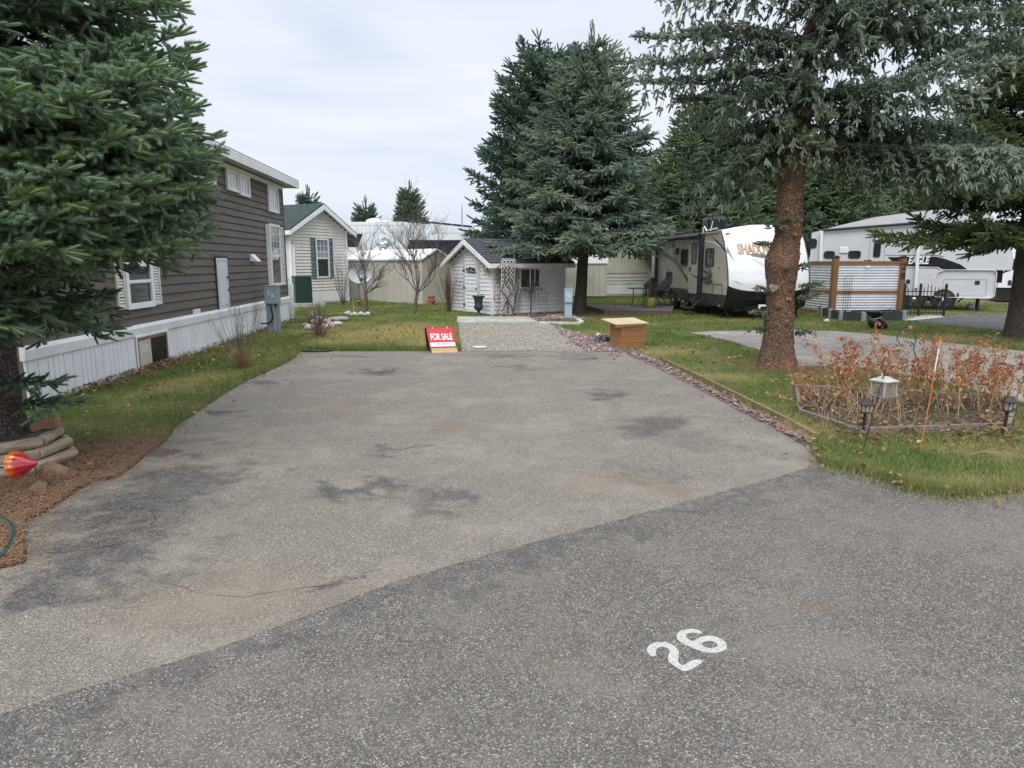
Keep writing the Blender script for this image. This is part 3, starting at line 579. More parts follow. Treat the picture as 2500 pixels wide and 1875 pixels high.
def trunkmesh(name,pts,rs,mt,parent,n=40,sub=8,amp=.02,knots=(),flare=.25,fs=18.):
    """tapered trunk along pts with bark relief; knots: (k along 0..1, angle, height, size)"""
    P=[Vector(p) for p in pts]; m=len(P); tot=[0]
    for i in range(1,m): tot.append(tot[-1]+(P[i]-P[i-1]).length)
    rows=int(tot[-1]*sub*2)+2; vs=[];fs_=[]
    for j in range(rows):
        d=tot[-1]*j/(rows-1); i=max(0,min(m-2,next((q for q in range(m-1) if tot[q+1]>=d),m-2))); f=(d-tot[i])/(tot[i+1]-tot[i]); f2=f*f*(3-2*f)
        c=P[i].lerp(P[i+1],f); r=rs[i]*(1-f2)+rs[i+1]*f2; r*=1+flare*math.exp(-d*5)
        for k in range(n):
            t=2*math.pi*k/n; dr=Vector((math.cos(t),math.sin(t),0)); rr_=r*(1+.07*mn.noise(Vector((dr.x*1.5,dr.y*1.5,d*1.7)))+.05*math.exp(-d*4)*math.cos(5*t+1))
            q=Vector((dr.x*r*fs,dr.y*r*fs,d*fs*.5)); e=mn.noise(q); e2=1-2*abs(mn.noise(q*2.1)); rr_+=amp*(.5*e+.6*e2)
            for kd,ka,kh,ks in knots:
                dd=((d-kd)/ks)**2+((math.atan2(math.sin(t-ka),math.cos(t-ka))*r)/ks)**2; rr_+=kh*math.exp(-dd*1.6)
            vs.append(c+dr*rr_)
    for j in range(rows-1):
        for k in range(n): k2=(k+1)%n; fs_.append((j*n+k,j*n+k2,(j+1)*n+k2,(j+1)*n+k))
    mb=MB(); mb.add(vs,fs_,True); return mb.build(name,mt,parent)
def needlemat(name,a,b_,tip,tr=.34): return tonemat(name,a,b_,rough=.6,transl=tr,tip=tip,spec=.3)
W_twig=mat('twig_bark',(.11,.08,.06),.9,.2,6.)
M_barkL=barkmat('bark_grey',(.21,.18,.165),(.12,.10,.09),(.15,.10,.08),44.)
M_barkR=barkmat('bark_red',(.36,.235,.165),(.27,.17,.115),(.43,.235,.135),44.,(1,1,.42),.03)
M_barkM=barkmat('bark_brown',(.17,.14,.11),(.10,.08,.06),(.13,.11,.08),34.)
def spruce(name,label,base,trunk,rs,brs,mt,bk,K,R,wn,group=None,tipy=.3,tk={}):
    t=thing(name,label,'spruce tree',(base[0],base[1],0),group=group); o=Vector((base[0],base[1],0))
    trunkmesh('trunk',[Vector(p)-o for p in trunk],rs,bk,t,**tk)
    sh=Sh()
    for b_ in brs: branch(sh,tuple(Vector(b_['base'])-o),**{k:v for k,v in b_.items() if k!='base'})
    sh.mesh('crown',K,R,wn,mt,t,tipy); sh.wood.build('branches',W_twig,t); return t,sh
def trunk_at(tr,z):
    for a,b in zip(tr,tr[1:]):
        if a[2]<=z<=b[2]: f=(z-a[2])/(b[2]-a[2]); return Vector(a).lerp(Vector(b),f)
    return Vector(tr[-1])
R_=math.radians
# left foreground spruce
TX,TY=-4.42,5.70
TL=[(TX,TY,0),(TX,TY,1),(TX-.03,TY,2.5),(TX-.03,TY,4.5),(TX-.03,TY,8)]
br_=[]; z=1.25; k=0
while z<7.6:
    nb=8
    for i in range(nb):
        az=(i/nb)*2*math.pi+k*.43+random.uniform(-.22,.22); c=math.cos(az); zz=z+random.uniform(-.14,.14)
        L=(1.6 if zz<1.7 else 1.74 if zz<2.7 else 1.8-.25*(zz-2.7))*random.uniform(.85,1.06)
        if c>.1 and zz<1.9: L*=.6
        vis=c>-.35 or math.sin(az)<-.4
        if zz>5.5 and not vis: continue
        br_.append(dict(base=trunk_at(TL,zz),az=az,L=max(L,.8),pitch=R_(8 if zz<2.2 else 14)+random.uniform(-.1,.1),sag=.36 if zz<2 else .24,up=.20,ds=.13 if vis else .22,step=.10 if vis else .2,wr=.42,sl=.125,tone=random.uniform(.2,.75),young=random.uniform(.0,.12),s0=.15,r0=.022))
    z+=.25; k+=1
for az,zz,L,yg in ((-4,1.68,2.1,.1),(3,1.85,2.2,.1),(-9,1.9,2.15,.15),(8,1.7,2.15,.05),(-1,2.1,2.3,.1),(12,1.95,2.25,.05),(2,2.3,2.3,.05),(8,2.15,2.25,.05),(14,2.35,2.3,.05),(-30,1.85,1.9,.05),(-22,2.0,1.95,.1),(-45,1.75,1.9,.1),(-12,2.15,2.0,.75),(-38,2.0,1.9,.85),(-62,2.1,1.9,.8),(-25,2.35,2.15,.5),(-80,2.2,1.7,.6),(-50,1.5,1.35,.1),(-2,2.3,2.35,.1),(8,2.45,2.35,.05),(-14,2.45,2.35,.1),(-32,2.0,1.9,.2),(22,2.3,2.2,.05),(-20,1.75,1.75,.1),(-38,1.65,1.85,.2),(3,1.9,1.85,.05),(-55,1.8,1.8,.2),(-10,2.05,2.15,.05),(12,2.1,2.15,.05),(0,2.6,2.35,.05),(-18,2.9,2.3,.1),(-28,2.6,2.2,.3),(-40,2.5,2.1,.4),(-75,1.45,1.4,.12),(5,3.45,2.15,.1),(-8,2.85,2.3,.05),(0,3.15,2.25,.05),(-14,3.55,2.1,.05),(16,3.2,2.2,.05),(10,2.6,2.15,.1),(-3,2.35,2.2,.1),(12,4.0,1.8,.05),(-22,3.8,1.8,.05)):
    br_.append(dict(base=trunk_at(TL,zz),az=R_(az),L=L*.83,pitch=R_(10),sag=.25 if zz>1.6 else .55,up=.18,ds=.125,step=.10,wr=.42,sl=.125,tone=random.uniform(.4,.9),young=yg+.08,s0=.2))
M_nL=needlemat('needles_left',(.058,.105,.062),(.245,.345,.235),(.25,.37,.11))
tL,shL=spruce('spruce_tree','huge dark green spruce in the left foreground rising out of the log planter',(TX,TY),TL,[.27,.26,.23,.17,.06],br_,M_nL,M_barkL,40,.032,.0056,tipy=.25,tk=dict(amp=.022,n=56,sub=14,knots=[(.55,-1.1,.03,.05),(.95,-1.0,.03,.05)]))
# small twigs at the trunk foot
sh=Sh()
for zz,az,L in ((.74,-.15,.3),(.55,.0,.38)): branch(sh,(0+.24*math.cos(az),.24*math.sin(az),zz),az,L,pitch=.05,sag=.2,ds=.06,wr=.3,step=.07,sl=.13,s0=.3,tone=.3,r0=.008)
o=sh.mesh('lower_shoots',30,.026,.006,M_nL,tL,.2)
# right foreground spruce
bx,by=G(1897,897)
def tp(u,v): p=at(u,v,by); return (p.x,p.y,p.z)
TR=[(bx,by,0),tp(1901,800),tp(1906,720),tp(1910,650),tp(1924,570),tp(1931,450),tp(1950,300),tp(1962,150),(5.0,by,6.6),(5.05,by,8.6)]
TR=[tuple(p) for p in TR]
br_=[]
def add4(zz,az,L,**k):
    d=dict(base=trunk_at(TR,zz),az=R_(az),L=L,pitch=R_(6),sag=.30,up=.16,ds=.16,step=.075,wr=.34,sl=.11,style='hang',hang=.55,tone=random.uniform(.3,.8),young=.05,s0=.1,r0=.026,amin=40,amax=75); d.update(k); br_.append(d)
for a in [(4.75,178,3.0),(4.95,192,2.85),(5.6,200,2.8),(5.75,183,2.6),(4.55,165,2.4),(6.3,190,2.7),
  (4.9,215,2.3),(5.5,225,2.3),(6.2,215,2.4),(5.0,-5,3.5),(5.6,-12,3.6),(5.15,-20,3.2),(6.3,-8,3.6),(6.1,-25,3.2),(5.1,10,3.3),
  (6.7,-2,3.4),(6.8,180,2.5),(7.1,-20,3.1),(5.7,255,1.9),(6.3,265,1.9),(5.1,270,1.7),(5.9,295,2.2),(5.2,300,2.0),(6.4,310,2.3),(5.0,320,2.1),(5.3,330,2.6),(6.0,340,3.0),(6.9,280,1.8),(7.2,230,2.),(7.4,330,2.2),(7.3,160,2.1)]: add4(*a)
for a in [(4.3,262,.9),(4.55,278,1.1),(4.8,255,1.2),(5.1,272,1.3),(5.5,262,1.4),(5.9,280,1.5),(4.45,240,1.0),(4.9,295,1.2),(6.3,270,1.6)]: add4(*a,sag=.45,hang=.4,tone=random.uniform(.4,.8))
for a in [(5.0,120,2.2),(5.6,100,2.0),(5.9,50,2.4),(4.6,90,2.0),(6.4,80,2.),(5.1,45,2.6),(4.5,135,2.0)]: add4(*a,ds=.17,step=.14)
# lower drooping tier
for a in [(3.9,190,1.55),(3.75,172,1.75),(3.55,205,1.35),(3.5,160,1.6),(3.35,185,1.35)]: add4(*a,sag=.55,pitch=R_(0),hang=.75,tone=random.uniform(.05,.35))
for a in [(3.85,240,.95),(3.6,255,.85),(3.5,280,.8),(3.95,275,1.0),(3.55,225,1.0)]: add4(*a,sag=.5,pitch=R_(5),hang=.45,tone=.45,young=.42)
for a in [(4.1,-32,2.7),(3.9,-20,2.4),(4.15,-45,2.3)]: add4(*a,sag=.22,up=.2,tone=.95,hang=.6,young=.0)
for a in [(3.75,-3,3.6),(3.6,-14,3.7),(3.5,6,3.4),(3.45,-24,3.3),(3.8,14,3.3),(3.35,-8,2.6),(3.95,0,3.4)]: add4(*a,sag=.20,pitch=R_(0),up=.06,hang=.62,tone=random.uniform(.1,.45))
for a in [(3.4,-19,3.75),(3.5,-27,3.4)]: add4(*a,sag=.2,pitch=R_(-2),up=.1,hang=.4,tone=.95,s0=.5)
for a in [(4.2,15,1.9),(4.1,200,1.6),(4.2,225,1.5),(4.3,165,1.8),(4.1,-60,1.6),(4.25,250,1.3),(4.3,100,1.5)]: add4(*a,tone=random.uniform(.2,.5))
M_nR=needlemat('needles_right',(.066,.104,.07),(.32,.41,.32),(.25,.26,.12))
kn=[(1.0,-2.0,.05,.07),(1.28,-1.2,.04,.05),(1.62,-1.75,.07,.09),(1.75,-2.75,.075,.24),(1.42,-1.0,.03,.05),(2.1,-1.3,.05,.06),(2.5,-2.2,.04,.06),(.75,-1.4,.04,.05),(2.7,-1.2,.05,.07),(3.0,-1.8,.05,.07)]
t4,sh4=spruce('spruce_tree','tall silvery spruce with bare reddish bulging trunk in the right foreground',(bx,by),TR,[.245,.215,.20,.225,.19,.18,.16,.14,.09,.03],br_,M_nR,M_barkR,20,.033,.0085,tipy=.2,tk=dict(amp=.03,n=88,sub=20,knots=kn,fs=22.,flare=.34))
sh=Sh()
for zz,a_,L in ((1.12,-.7,.28),(1.25,-2.9,.14),(1.62,-.3,.12),(1.95,-3.0,.18),(.85,-2.8,.2),(.6,-3.,.15),(2.35,-.6,.2),(2.3,-2.,.16),(1.3,-.4,.35),(.55,-.3,.2),(2.2,-2.4,.2)):
    c=trunk_at(TR,zz)-Vector((bx,by,0)); branch(sh,(c.x+.19*math.cos(a_),c.y+.19*math.sin(a_),zz),a_,L,pitch=.2,sag=.1,ds=.06,wr=.3,step=.07,sl=.09,s0=.3,tone=.3,r0=.007)
sh.mesh('trunk_shoots',26,.024,.006,M_nR,t4,.2)
for d_,a_,r_ in ((1.62,-1.75,.042),(1.12,-1.35,.03),(2.12,-1.5,.028),(2.5,-2.1,.022),(.78,-1.45,.018)):
    c=trunk_at(TR,d_)-Vector((bx,by,0)); dr=Vector((math.cos(a_),math.sin(a_),0)); p=c+dr*.19; mb=MB(); mb.tube([p,p+dr*.07,p+dr*.082],[r_,r_*.95,r_*.5],10); mb.build('branch_stub',mat('cut_wood',(.36,.20,.11),.8,.3,12.,bmp=.4),t4)
def cone(name,label,x,y,zb,zt,rb,mt,bk,K,R,wn,dz,nb,ds,step,sl,lean=0.,trr=.2,exp=.7,tone=(.2,.8),young=.1,style='flat',sag=.3,up=.2,pitch=12,hang=.3,group=None,wr=.42,top=0,tk={},rot=0.,side=None,tfr=.12):
    T=[(x,y,0),(x+lean*.3,y,zb*.8),(x+lean*.7,y,(zb+zt)/2),(x+lean,y,zt)]; L_=[]; z=zb; k=0
    while z<zt-.25:
        q=(z-zb)/(zt-zb); 
        for i in range(nb if q<.75 else max(4,nb-2)):
            az=i/nb*2*math.pi+k*.7+rot+random.uniform(-.25,.25); L=rb*((1-q)**exp)*random.uniform(.78,1.1)+tfr
            if side: L*=1+side[1]*max(0,math.cos(az-side[0]))
            back=math.sin(az)>.35
            L_.append(dict(base=trunk_at(T,min(zt,z+random.uniform(-.12,.12))),az=az,L=L,pitch=R_(pitch+28*q),sag=sag,up=up,ds=ds*(1.7 if back else 1),step=step*(1.5 if back else 1),wr=wr,sl=sl,tone=random.uniform(*tone),young=young*random.random()*2,s0=.15,style=style,hang=hang,r0=.03))
        z+=dz*(1-.35*q); k+=1
    t,sh=spruce(name,label,(x,y),T,[trr,trr*.85,trr*.5,.02],L_,mt,bk,K,R,wn,group,tk=dict(amp=.015,n=28,sub=5,flare=.2,**tk))
    sh2=Sh(); 
    for _ in range(5+top): 
        p=np.array([[lean+random.uniform(-.12,.12),random.uniform(-.1,.1),zt-.35+random.uniform(-.2,.2)]])
        for j in range(4): sh2.add(p+np.array([[0,0,j*sl*.8]]),np.array([[random.uniform(-.25,.25),random.uniform(-.2,.2),1.]]),np.array([sl*1.2]),np.array([.6]),np.array([.4]))
    sh2.mesh('leader',K,R*.8,wn,mt,t); return t
M_n2=needlemat('needles_mid',(.062,.112,.084),(.27,.36,.295),(.27,.29,.12))
M_n3=needlemat('needles_dark',(.044,.095,.066),(.17,.25,.19),(.14,.17,.06))
M_n5=needlemat('needles_green',(.028,.060,.028),(.085,.135,.06),(.17,.20,.06))
M_nb=needlemat('needles_back',(.075,.13,.07),(.23,.31,.18),(.15,.19,.08))
zt2=at(1430,120,23.2).z
cone('spruce_tree','broad blue green spruce standing over the right end of the white shed',2.25,23.2,2.15,zt2,2.6,M_n2,M_barkM,15,.062,.021,.42,8,.16,.12,.28,lean=.25,exp=.62,tone=(.15,.9),young=.15,top=3,sag=.3,up=.22,pitch=6,style='flat',wr=.38)
cone('spruce_tree','darker spruce behind the shed, left of the blue green one',1.1,27.6,1.9,at(1345,155,27.6).z,2.9,M_n3,M_barkM,12,.065,.027,.44,8,.19,.17,.28,exp=.55,pitch=25,sag=.25,up=.1,young=.05,lean=.25,tfr=.35)
cone('spruce_tree','dark green spruce with wide upturned branches at the right edge',G(2478,825)[0],G(2478,825)[1],2.20,7.4,2.75,M_n5,M_barkL,18,.044,.014,.33,7,.13,.11,.22,exp=.62,pitch=3,sag=.34,up=.34,young=.35,rot=.2,trr=.205,wr=.36)
for i,(u,Y,vt,rb,zb,lb) in enumerate([(1705,33,262,2.7,1.6,'green conifer behind the tan trailer, left of the reddish trunk'),(1845,37,330,2.9,1.5,'green conifer mostly hidden behind the reddish trunk'),(1610,38,420,2.2,1.4,'small green conifer between the blue green spruce and the trailer roof'),(2010,38,420,3.2,2.0,'green conifer behind the long white trailer roof'),(2170,42,450,3.0,2.,'conifer far behind the long white trailer, under the silvery branches')]):
    cone('conifer_tree',lb,(u-1250)/F*Y,Y,zb,at(u,vt,Y).z,rb,M_nb,M_barkM,6,.08,.05,.45,9,.25,.22,.36,exp=.6,pitch=18,sag=.2,up=.15,young=.2,group='conifers behind the trailers',tfr=.3,wr=.36)
for i,(u,Y,vt,rb,zb,lb) in enumerate([(767,52,492,1.0,1.5,'small spruce top peeking over the green roof'),(901,58,512,1.3,1.5,'spruce behind the white air conditioner of the far trailer'),(1009,54,482,1.5,1.2,'dark spruce rising behind the solar panels of the far trailer')]):
    cone('conifer_tree',lb,(u-1250)/F*Y,Y,zb,at(u,vt,Y).z,rb,M_n3,M_barkM,5,.10,.06,.5,8,.3,.26,.42,exp=.75,pitch=22,sag=.2,up=.15,young=.1,group='distant conifers',tfr=.3)
# ---------------- bare trees and shrubs ----------------
W_bare=mat('bare_bark',(.17,.13,.115),.85,.2,8.,col2=(.09,.07,.065)); W_red=mat('red_stem',(.17,.085,.075),.8,.2,8.,col2=(.10,.05,.045)); W_tan=mat('tan_stem',(.30,.20,.12),.8,.2,8.,col2=(.20,.13,.08)); W_straw=mat('straw',(.50,.38,.20),.85,.2,9.,col2=(.34,.24,.12))
def grow(mb,p,d,L,r,lev,mx_,spread=.55,up=.25,n=3,k=4,sc=.72,bot=None):
    p=Vector(p);d=Vector(d).normalized(); pts=[p]; seg=3
    for i in range(seg):
        d=(d+Vector((random.gauss(0,.13),random.gauss(0,.13),random.gauss(0,.08)+up*.12))).normalized(); pts.append(pts[-1]+d*L/seg)
    mb.tube(pts,[r*(1-.45*i/seg) for i in range(seg+1)],k if lev<2 else 3,cap=False)
    if lev>=mx_: return
    for i in range(n+(lev==0)):
        q=random.choice(pts[1:]) if i else pts[-1]; a=random.uniform(0,6.28); s=Vector((math.cos(a),math.sin(a),random.uniform(-.2,.5)))
        grow(mb,q,(d+s*spread*random.uniform(.6,1.4)).normalized(),L*sc*random.uniform(.7,1.15),r*(.55 if i else .62),lev+1,mx_,spread,up,n,k,sc)
def baretree(label,u,v,v_fork,forks,L,r,mx_=5,name='bare_tree',lean=0,**k):
    x,y=G(u,v); t=thing(name,label,'bare tree',(x,y,0)); zf=at(u,v_fork,y).z; T=MB(); T.tube([(0,0,-.03),(.02+lean*.3,0,zf*.5),(lean,0,zf)],[r*1.25,r,r*.85],10); T.build('trunk',W_bare,t)
    B=MB()
    for dx,dy,dz,l in forks: grow(B,(lean,0,zf-.05),(dx,dy,dz),l,r*.47,0,mx_,**k)
    B.build('branches',W_bare,t); return t
random.seed(21)
baretree('bare tree in a stone ring before the satellite dish',893,762,712,[(-.1,0,1,.8),(.08,.1,1,.85),(.6,0,.75,.5),(-.5,.1,.55,.4),(.7,-.1,.35,.4)],1,.065,5,lean=.02,spread=.62,up=.2,n=3,sc=.74)
baretree('bare forked tree in the lawn before the grey shed wall',1011,767,712,[(-.4,.1,1,.95),(-.1,.1,1,1.1),(.25,0,1,1.0),(.55,0,.8,1.0),(.75,.1,.6,.8),(-.7,0,.8,.7),(.1,-.3,1,.9)],1,.06,5,lean=.12,spread=.5,up=.45,n=3,sc=.74)
def shrub(name,label,x,y,n,h,sp,mt,r=.006,straw=0,group=None,twigs=3,cat='shrub'):
    t=thing(name,label,cat,(x,y,0),group=group); B=MB()
    for i in range(n):
        a=random.uniform(0,6.28); q=random.uniform(0,1); hh=h*random.uniform(.55,1.05); p0=Vector((math.cos(a)*.06*q,math.sin(a)*.06*q,-.01)); d=Vector((math.cos(a)*sp*q,math.sin(a)*sp*q,hh)); m1=p0+d*.5+Vector((random.gauss(0,.03),random.gauss(0,.03),0)); e=p0+d
        B.tube([p0,m1,e],[r,r*.7,r*.3],4,cap=False)
        for j in range(twigs):
            f=random.uniform(.35,.95); s=p0.lerp(e,f); B.tube([s,s+Vector((random.gauss(0,.07),random.gauss(0,.07),random.uniform(.05,.18)*h))],[r*.5,r*.2],3,cap=False)
    B.build('stems',mt,t)
    if straw:
        s=MB()
        for i in range(straw):
            a=random.uniform(0,6.28); q=random.uniform(.02,.11); l=random.uniform(.15,.45); s.tube([(math.cos(a)*q,math.sin(a)*q,0),(math.cos(a)*q*1.4,math.sin(a)*q*1.4,l*.6),(math.cos(a)*q*2.1+random.gauss(0,.03),math.sin(a)*q*2.1,l*random.uniform(.6,1))],[.004,.003,.001],3,cap=False)
        s.build('straw',W_straw,t)
    return t
shrub('dry_grass_shrub','twiggy shrub with a straw coloured grass clump by the grey pedestal',*G(592,898),22,1.35,.55,W_bare,.005,straw=420)
shrub('bare_shrub','bare red stemmed shrub beside the pale rock ring',*G(782,822),60,.82,.48,W_red,.006,straw=60)
shrub('bare_shrub','bare shrub at the corner of the cream house',*G(838,745),34,1.9,.75,W_bare,.008)
shrub('bare_shrub','tall thin reddish brown shrub at the left corner of the white shed',*G(1096,762),75,1.75,.62,W_red,.0065)
# small weeping tree on a black stake in front of the shed window
x,y=G(1296,768); t=thing('weeping_tree','small bare weeping tree tied to a black stake under the shed window','weeping tree',(x,y,0)); B=MB()
B.tube([(0,0,0),(0,0,.72)],.018,6); B.build('stake',mat('black_metal',(.02,.02,.02),.5),t); B=MB()
for i in range(34):
    a=random.uniform(0,6.28); R=random.uniform(.15,.62); hh=.72+random.uniform(.05,.45); dz=random.uniform(.2,.9); p=[Vector((0,0,.68)),Vector((math.cos(a)*R*.4,math.sin(a)*R*.25,hh)),Vector((math.cos(a)*R*.85,math.sin(a)*R*.3,hh-.05)),Vector((math.cos(a)*R,math.sin(a)*R*.35,hh-dz*.6)),Vector((math.cos(a)*R*1.03,math.sin(a)*R*.35,max(.1,hh-dz)))]
    B.tube(p,[.011,.008,.006,.004,.002],4,cap=False)
    for j in range(4): s=random.choice(p[1:4]); B.tube([s,s+Vector((random.gauss(0,.06),random.gauss(0,.04),random.uniform(-.12,.08)))],[.004,.002],3,cap=False)
B.build('twigs',W_bare,t)
# ---------------- buildings ----------------
M_white=mat('white_vinyl',(.80,.81,.82),.55,.04,2.,dirt=.10,dirtcol=(.4,.38,.33)); M_wtrim=mat('white_trim',(.83,.84,.85),.5,.04,2.,dirt=.08,dirtcol=(.5,.48,.42))
M_cream=mat('cream_vinyl',(.74,.72,.655),.55,.05,2.,dirt=.15,dirtcol=(.35,.33,.26)); M_brown=mat('brown_siding',(.128,.109,.093),.6,.08,1.5,bmp=.25,bscale=90,stretch=(.4,1,3),dirt=.25,dirtcol=(.2,.18,.16))
M_shut=mat('cream_shutter',(.66,.65,.58),.55,.04,3.); M_gshut=mat('teal_shutter',(.11,.165,.175),.6,.08,3.); M_black=mat('black_plastic',(.018,.018,.02),.45,.1,4.); M_dk=mat('dark_trim',(.05,.045,.04),.6,.1,4.)
G_dark=glass('glass_dark'); G_mid=glass('glass_painted_reflection',(.16,.18,.20),.06); G_cur=glass('glass_curtained',(.42,.43,.46),.12)  # the mid glass has its reflection painted in as a pale base colour
M_pgrey=mat('pedestal_paint',(.235,.29,.335),.45,.05,2.,dirt=.15,dirtcol=(.18,.2,.2)); M_pgrey2=mat('pedestal_paint_pale',(.36,.46,.54),.4,.04,2.,dirt=.08); M_wsign=mat('white_lettering',(.85,.85,.85),.5,.03,3.)
def window(t,a,b,z0,z1,y,gl=G_dark,fr=M_wtrim,fw=.06,cols=0,rows=0,rail=None,gl2=None,rad=0,name='window',th=.05):
    """y: outward distance of frame back; frame from -(y) to -(y+th)"""
    m=MB(); ring(m,a,b,z0,z1,fw,-(y+th),-y,rad); 
    if rail: m.box(a+fw,b-fw,-(y+th*.8),-y-.002,rail-.025,rail+.025)
    f=m.build(name,fr,t,bevel=0 if rad else .006)
    p=MB(); za,zb=z0+fw,z1-fw
    if rad: p.prism(rr(a+fw,b-fw,za,zb,max(rad-fw,.01)),-(y+th*.35),-y-.004)
    elif rail: p.box(a+fw,b-fw,-(y+th*.4),-y-.004,rail+.025,zb)
    else: p.box(a+fw,b-fw,-(y+th*.4),-y-.004,za,zb)
    p.build('pane',gl,f)
    if rail and not rad: p=MB(); p.box(a+fw,b-fw,-(y+th*.3),-y-.004,za,rail-.025); p.build('pane',gl2 or gl,f)
    if cols or rows:
        g=MB(); zl=(rail+.025) if rail else za
        for i in range(1,cols+1): x=a+fw+(b-a-2*fw)*i/(cols+1); g.box(x-.008,x+.008,-(y+th*.55),-(y+th*.42),zl,zb)
        for i in range(1,rows+1): z=zl+(zb-zl)*i/(rows+1); g.box(a+fw,b-fw,-(y+th*.5),-(y+th*.425),z-.008,z+.008)
        g.build('muntin',fr,f)
    return f
def shutter(t,a,b,z0,z1,y,m):
    s=MB(); ring(s,a,b,z0,z1,.045,-(y+.03),-y); n=int((z1-z0)/.05)
    for i in range(n):
        z=z0+.045+(z1-z0-.09)*i/n; s.add([(a+.045,-y-.004,z+.035),(b-.045,-y-.004,z+.035),(b-.045,-y-.024,z),(a+.045,-y-.024,z)],[(0,1,2,3)])
    s.box(a+.02,b-.02,-y-.003,-y,z0+.02,z1-.02); return s.build('shutter',m,t)
# --- brown loft home, left
f=Fac(G(69,995),G(704,785)); t=thing('mobile_home','long brown sided loft home with white skirting on the left','house',f.A,f.rz); Lw=f.L
zs=.70; zt=3.86
mb=MB(); mb.box(.01,Lw-.01,.0,3.7,.02,zt); mb.build('wall',M_brown,t)
mb=MB(); z=zs
while z<zt:
    for h_,o_ in ((.155,0),(.155,.003)):
        z1=min(z+h_,zt); mb.add([(0,-.032-o_,z),(Lw,-.032-o_,z),(Lw,-.012,z1-.018),(0,-.012,z1-.018),(Lw,-.003,z1),(0,-.003,z1),(0,0.01,z),(Lw,.01,z)],[(0,1,2,3),(3,2,4,5),(6,7,1,0)]); z=z1
mb.box(Lw,Lw+.03,-.035,.08,zs,zt); mb.build('siding',M_brown,t)
mb=MB(); mb.box(0,Lw,-.03,-.002,.02,zs-.10); x=.03
while x<Lw: mb.box(x,x+.025,-.039,-.03,.04,zs-.12); x+=.115 if int(x*4)%3 else .2
mb.box(0,Lw+.01,-.05,-.002,-.01,.035); mb.build('skirting',M_white,t)
mb=MB(); mb.prism([(-.002,zs-.14),(-.055,zs-.14),(-.07,zs-.02),(-.05,zs+.03),(-.002,zs+.03)],-.05,Lw+.05,'x'); mb.build('skirting_rail',M_wtrim,t)
# roof
mb=MB(); mb.prism([(-.42,3.98),(-.42,3.995),(3.9,4.75),(3.9,4.6)],-.3,Lw+.35,'x'); mb.build('roof',mat('roof_edge_shingle',(.10,.10,.105),.9,.2,8.),t)
mb=MB(); mb.box(-.3,Lw+.35,-.425,-.40,3.78,3.978); 
for z in (3.85,3.92): mb.box(-.3,Lw+.352,-.429,-.425,z-.004,z+.004)
mb.box(Lw+.325,Lw+.35,-.40,3.8,3.78,3.972); mb.build('fascia',M_wtrim,t)
mb=MB(); mb.box(-.3,Lw+.32,-.40,.0,3.84,3.865); mb.build('soffit',mat('soffit_grey',(.45,.45,.45),.7,.05,2.),t)
mb=MB(); mb.box(0,Lw,-.05,-.02,3.70,3.80); mb.build('frieze_board',M_wtrim,t)
vx,_=f.sz(565,400,-1.5); mb=MB(); mb.tube([(vx,1.0,4.1),(vx,1.0,4.42)],.05,10); mb.build('roof_vent_pipe',M_dk,t)
def wpx(u0,u1,v0,v1,**k):
    a,z1=f.sz(u0,v0,.03); _,z0=f.sz(u0,v1,.03); b,_=f.sz(u1,v0,.03); return window(t,a,b,z0,z1,.024,**k),(a,b,z0,z1)
_,(a1,b1,wz0,wz1)=wpx(549,577,410,462,gl=G_cur,cols=2,rows=1,fw=.07); wpx(580,605,422,475,gl=G_cur,cols=2,rows=1,fw=.07); wpx(651,675,450,515,gl=G_cur,cols=3,rows=1,fw=.07)
w_=b1-a1
for a in (a1-w_*1.9,f.sz(401,350)[0],f.sz(401,350)[0]+w_*1.12): window(t,a,a+w_,wz0,wz1,.024,gl=G_cur,cols=2,rows=1,fw=.07)
a,z1=f.sz(654,545,.03); b,_=f.sz(679,545,.03); _,z0=f.sz(654,700,.03); _,zr=f.sz(656,625,.03)
window(t,a,b,z0,z1,.024,gl=G_mid,gl2=G_dark,cols=2,rows=3,rail=zr,fw=.07); sa,_=f.sz(647,545,.03); sb,_=f.sz(689,550,.03)
shutter(t,sa,a-.005,z0,z1-.04,.024,M_shut); shutter(t,b+.005,sb,z0,z1-.04,.024,M_shut)
a,z0=f.sz(309,757,.03); b,_=f.sz(375,748,.03); window(t,a,b,z0,z0+.74,.024,gl=G_dark,fw=.09,rail=z0+.42); sa,_=f.sz(287,757,.03); sb,_=f.sz(394,748,.03); shutter(t,sa,a-.005,z0+.02,z0+.72,.024,M_shut); shutter(t,b+.005,sb,z0+.02,z0+.72,.024,M_shut)
a,z1=f.sz(430,519,.03); b,_=f.sz(462,525,.03); window(t,a,b,z1-.3,z1,.024,gl=G_mid,fw=.07)
a,z1=f.sz(525,630,.03); b,_=f.sz(553,645,.03); _,z0=f.sz(531,761,.03); m=MB(); ring(m,a-.05,b+.05,z0-.02,z1+.05,.05,-.05,-.024); m.build('door_trim',M_dk,t)
m=MB(); m.box(a,b,-.055,-.024,z0+.03,z1); dd=m.build('access_door',mat('door_white',(.66,.70,.74),.4,.04,2.,dirt=.1),t,bevel=.01); m=MB(); ring(m,a+.05,b-.05,z0+.1,z1-.05,.015,-.06,-.055,.04); m.build('door_bead',mat('grey_line',(.4,.42,.44),.6,.05,2.),dd); m=MB(); m.box(b-.12,b-.06,-.075,-.055,z1-.42,z1-.38); m.box(b-.09,b-.05,-.075,-.055,z0+.4,z0+.45); m.build('latch',M_black,dd)
a,z1=f.sz(617,620,.1); b,z0=f.sz(625,638,.1); m=MB(); m.prism([(-.02,z0),(-.20,z0),(-.05,z1),(-.02,z1)],a,b+.1,'x'); m.build('vent_hood',M_wtrim,t)
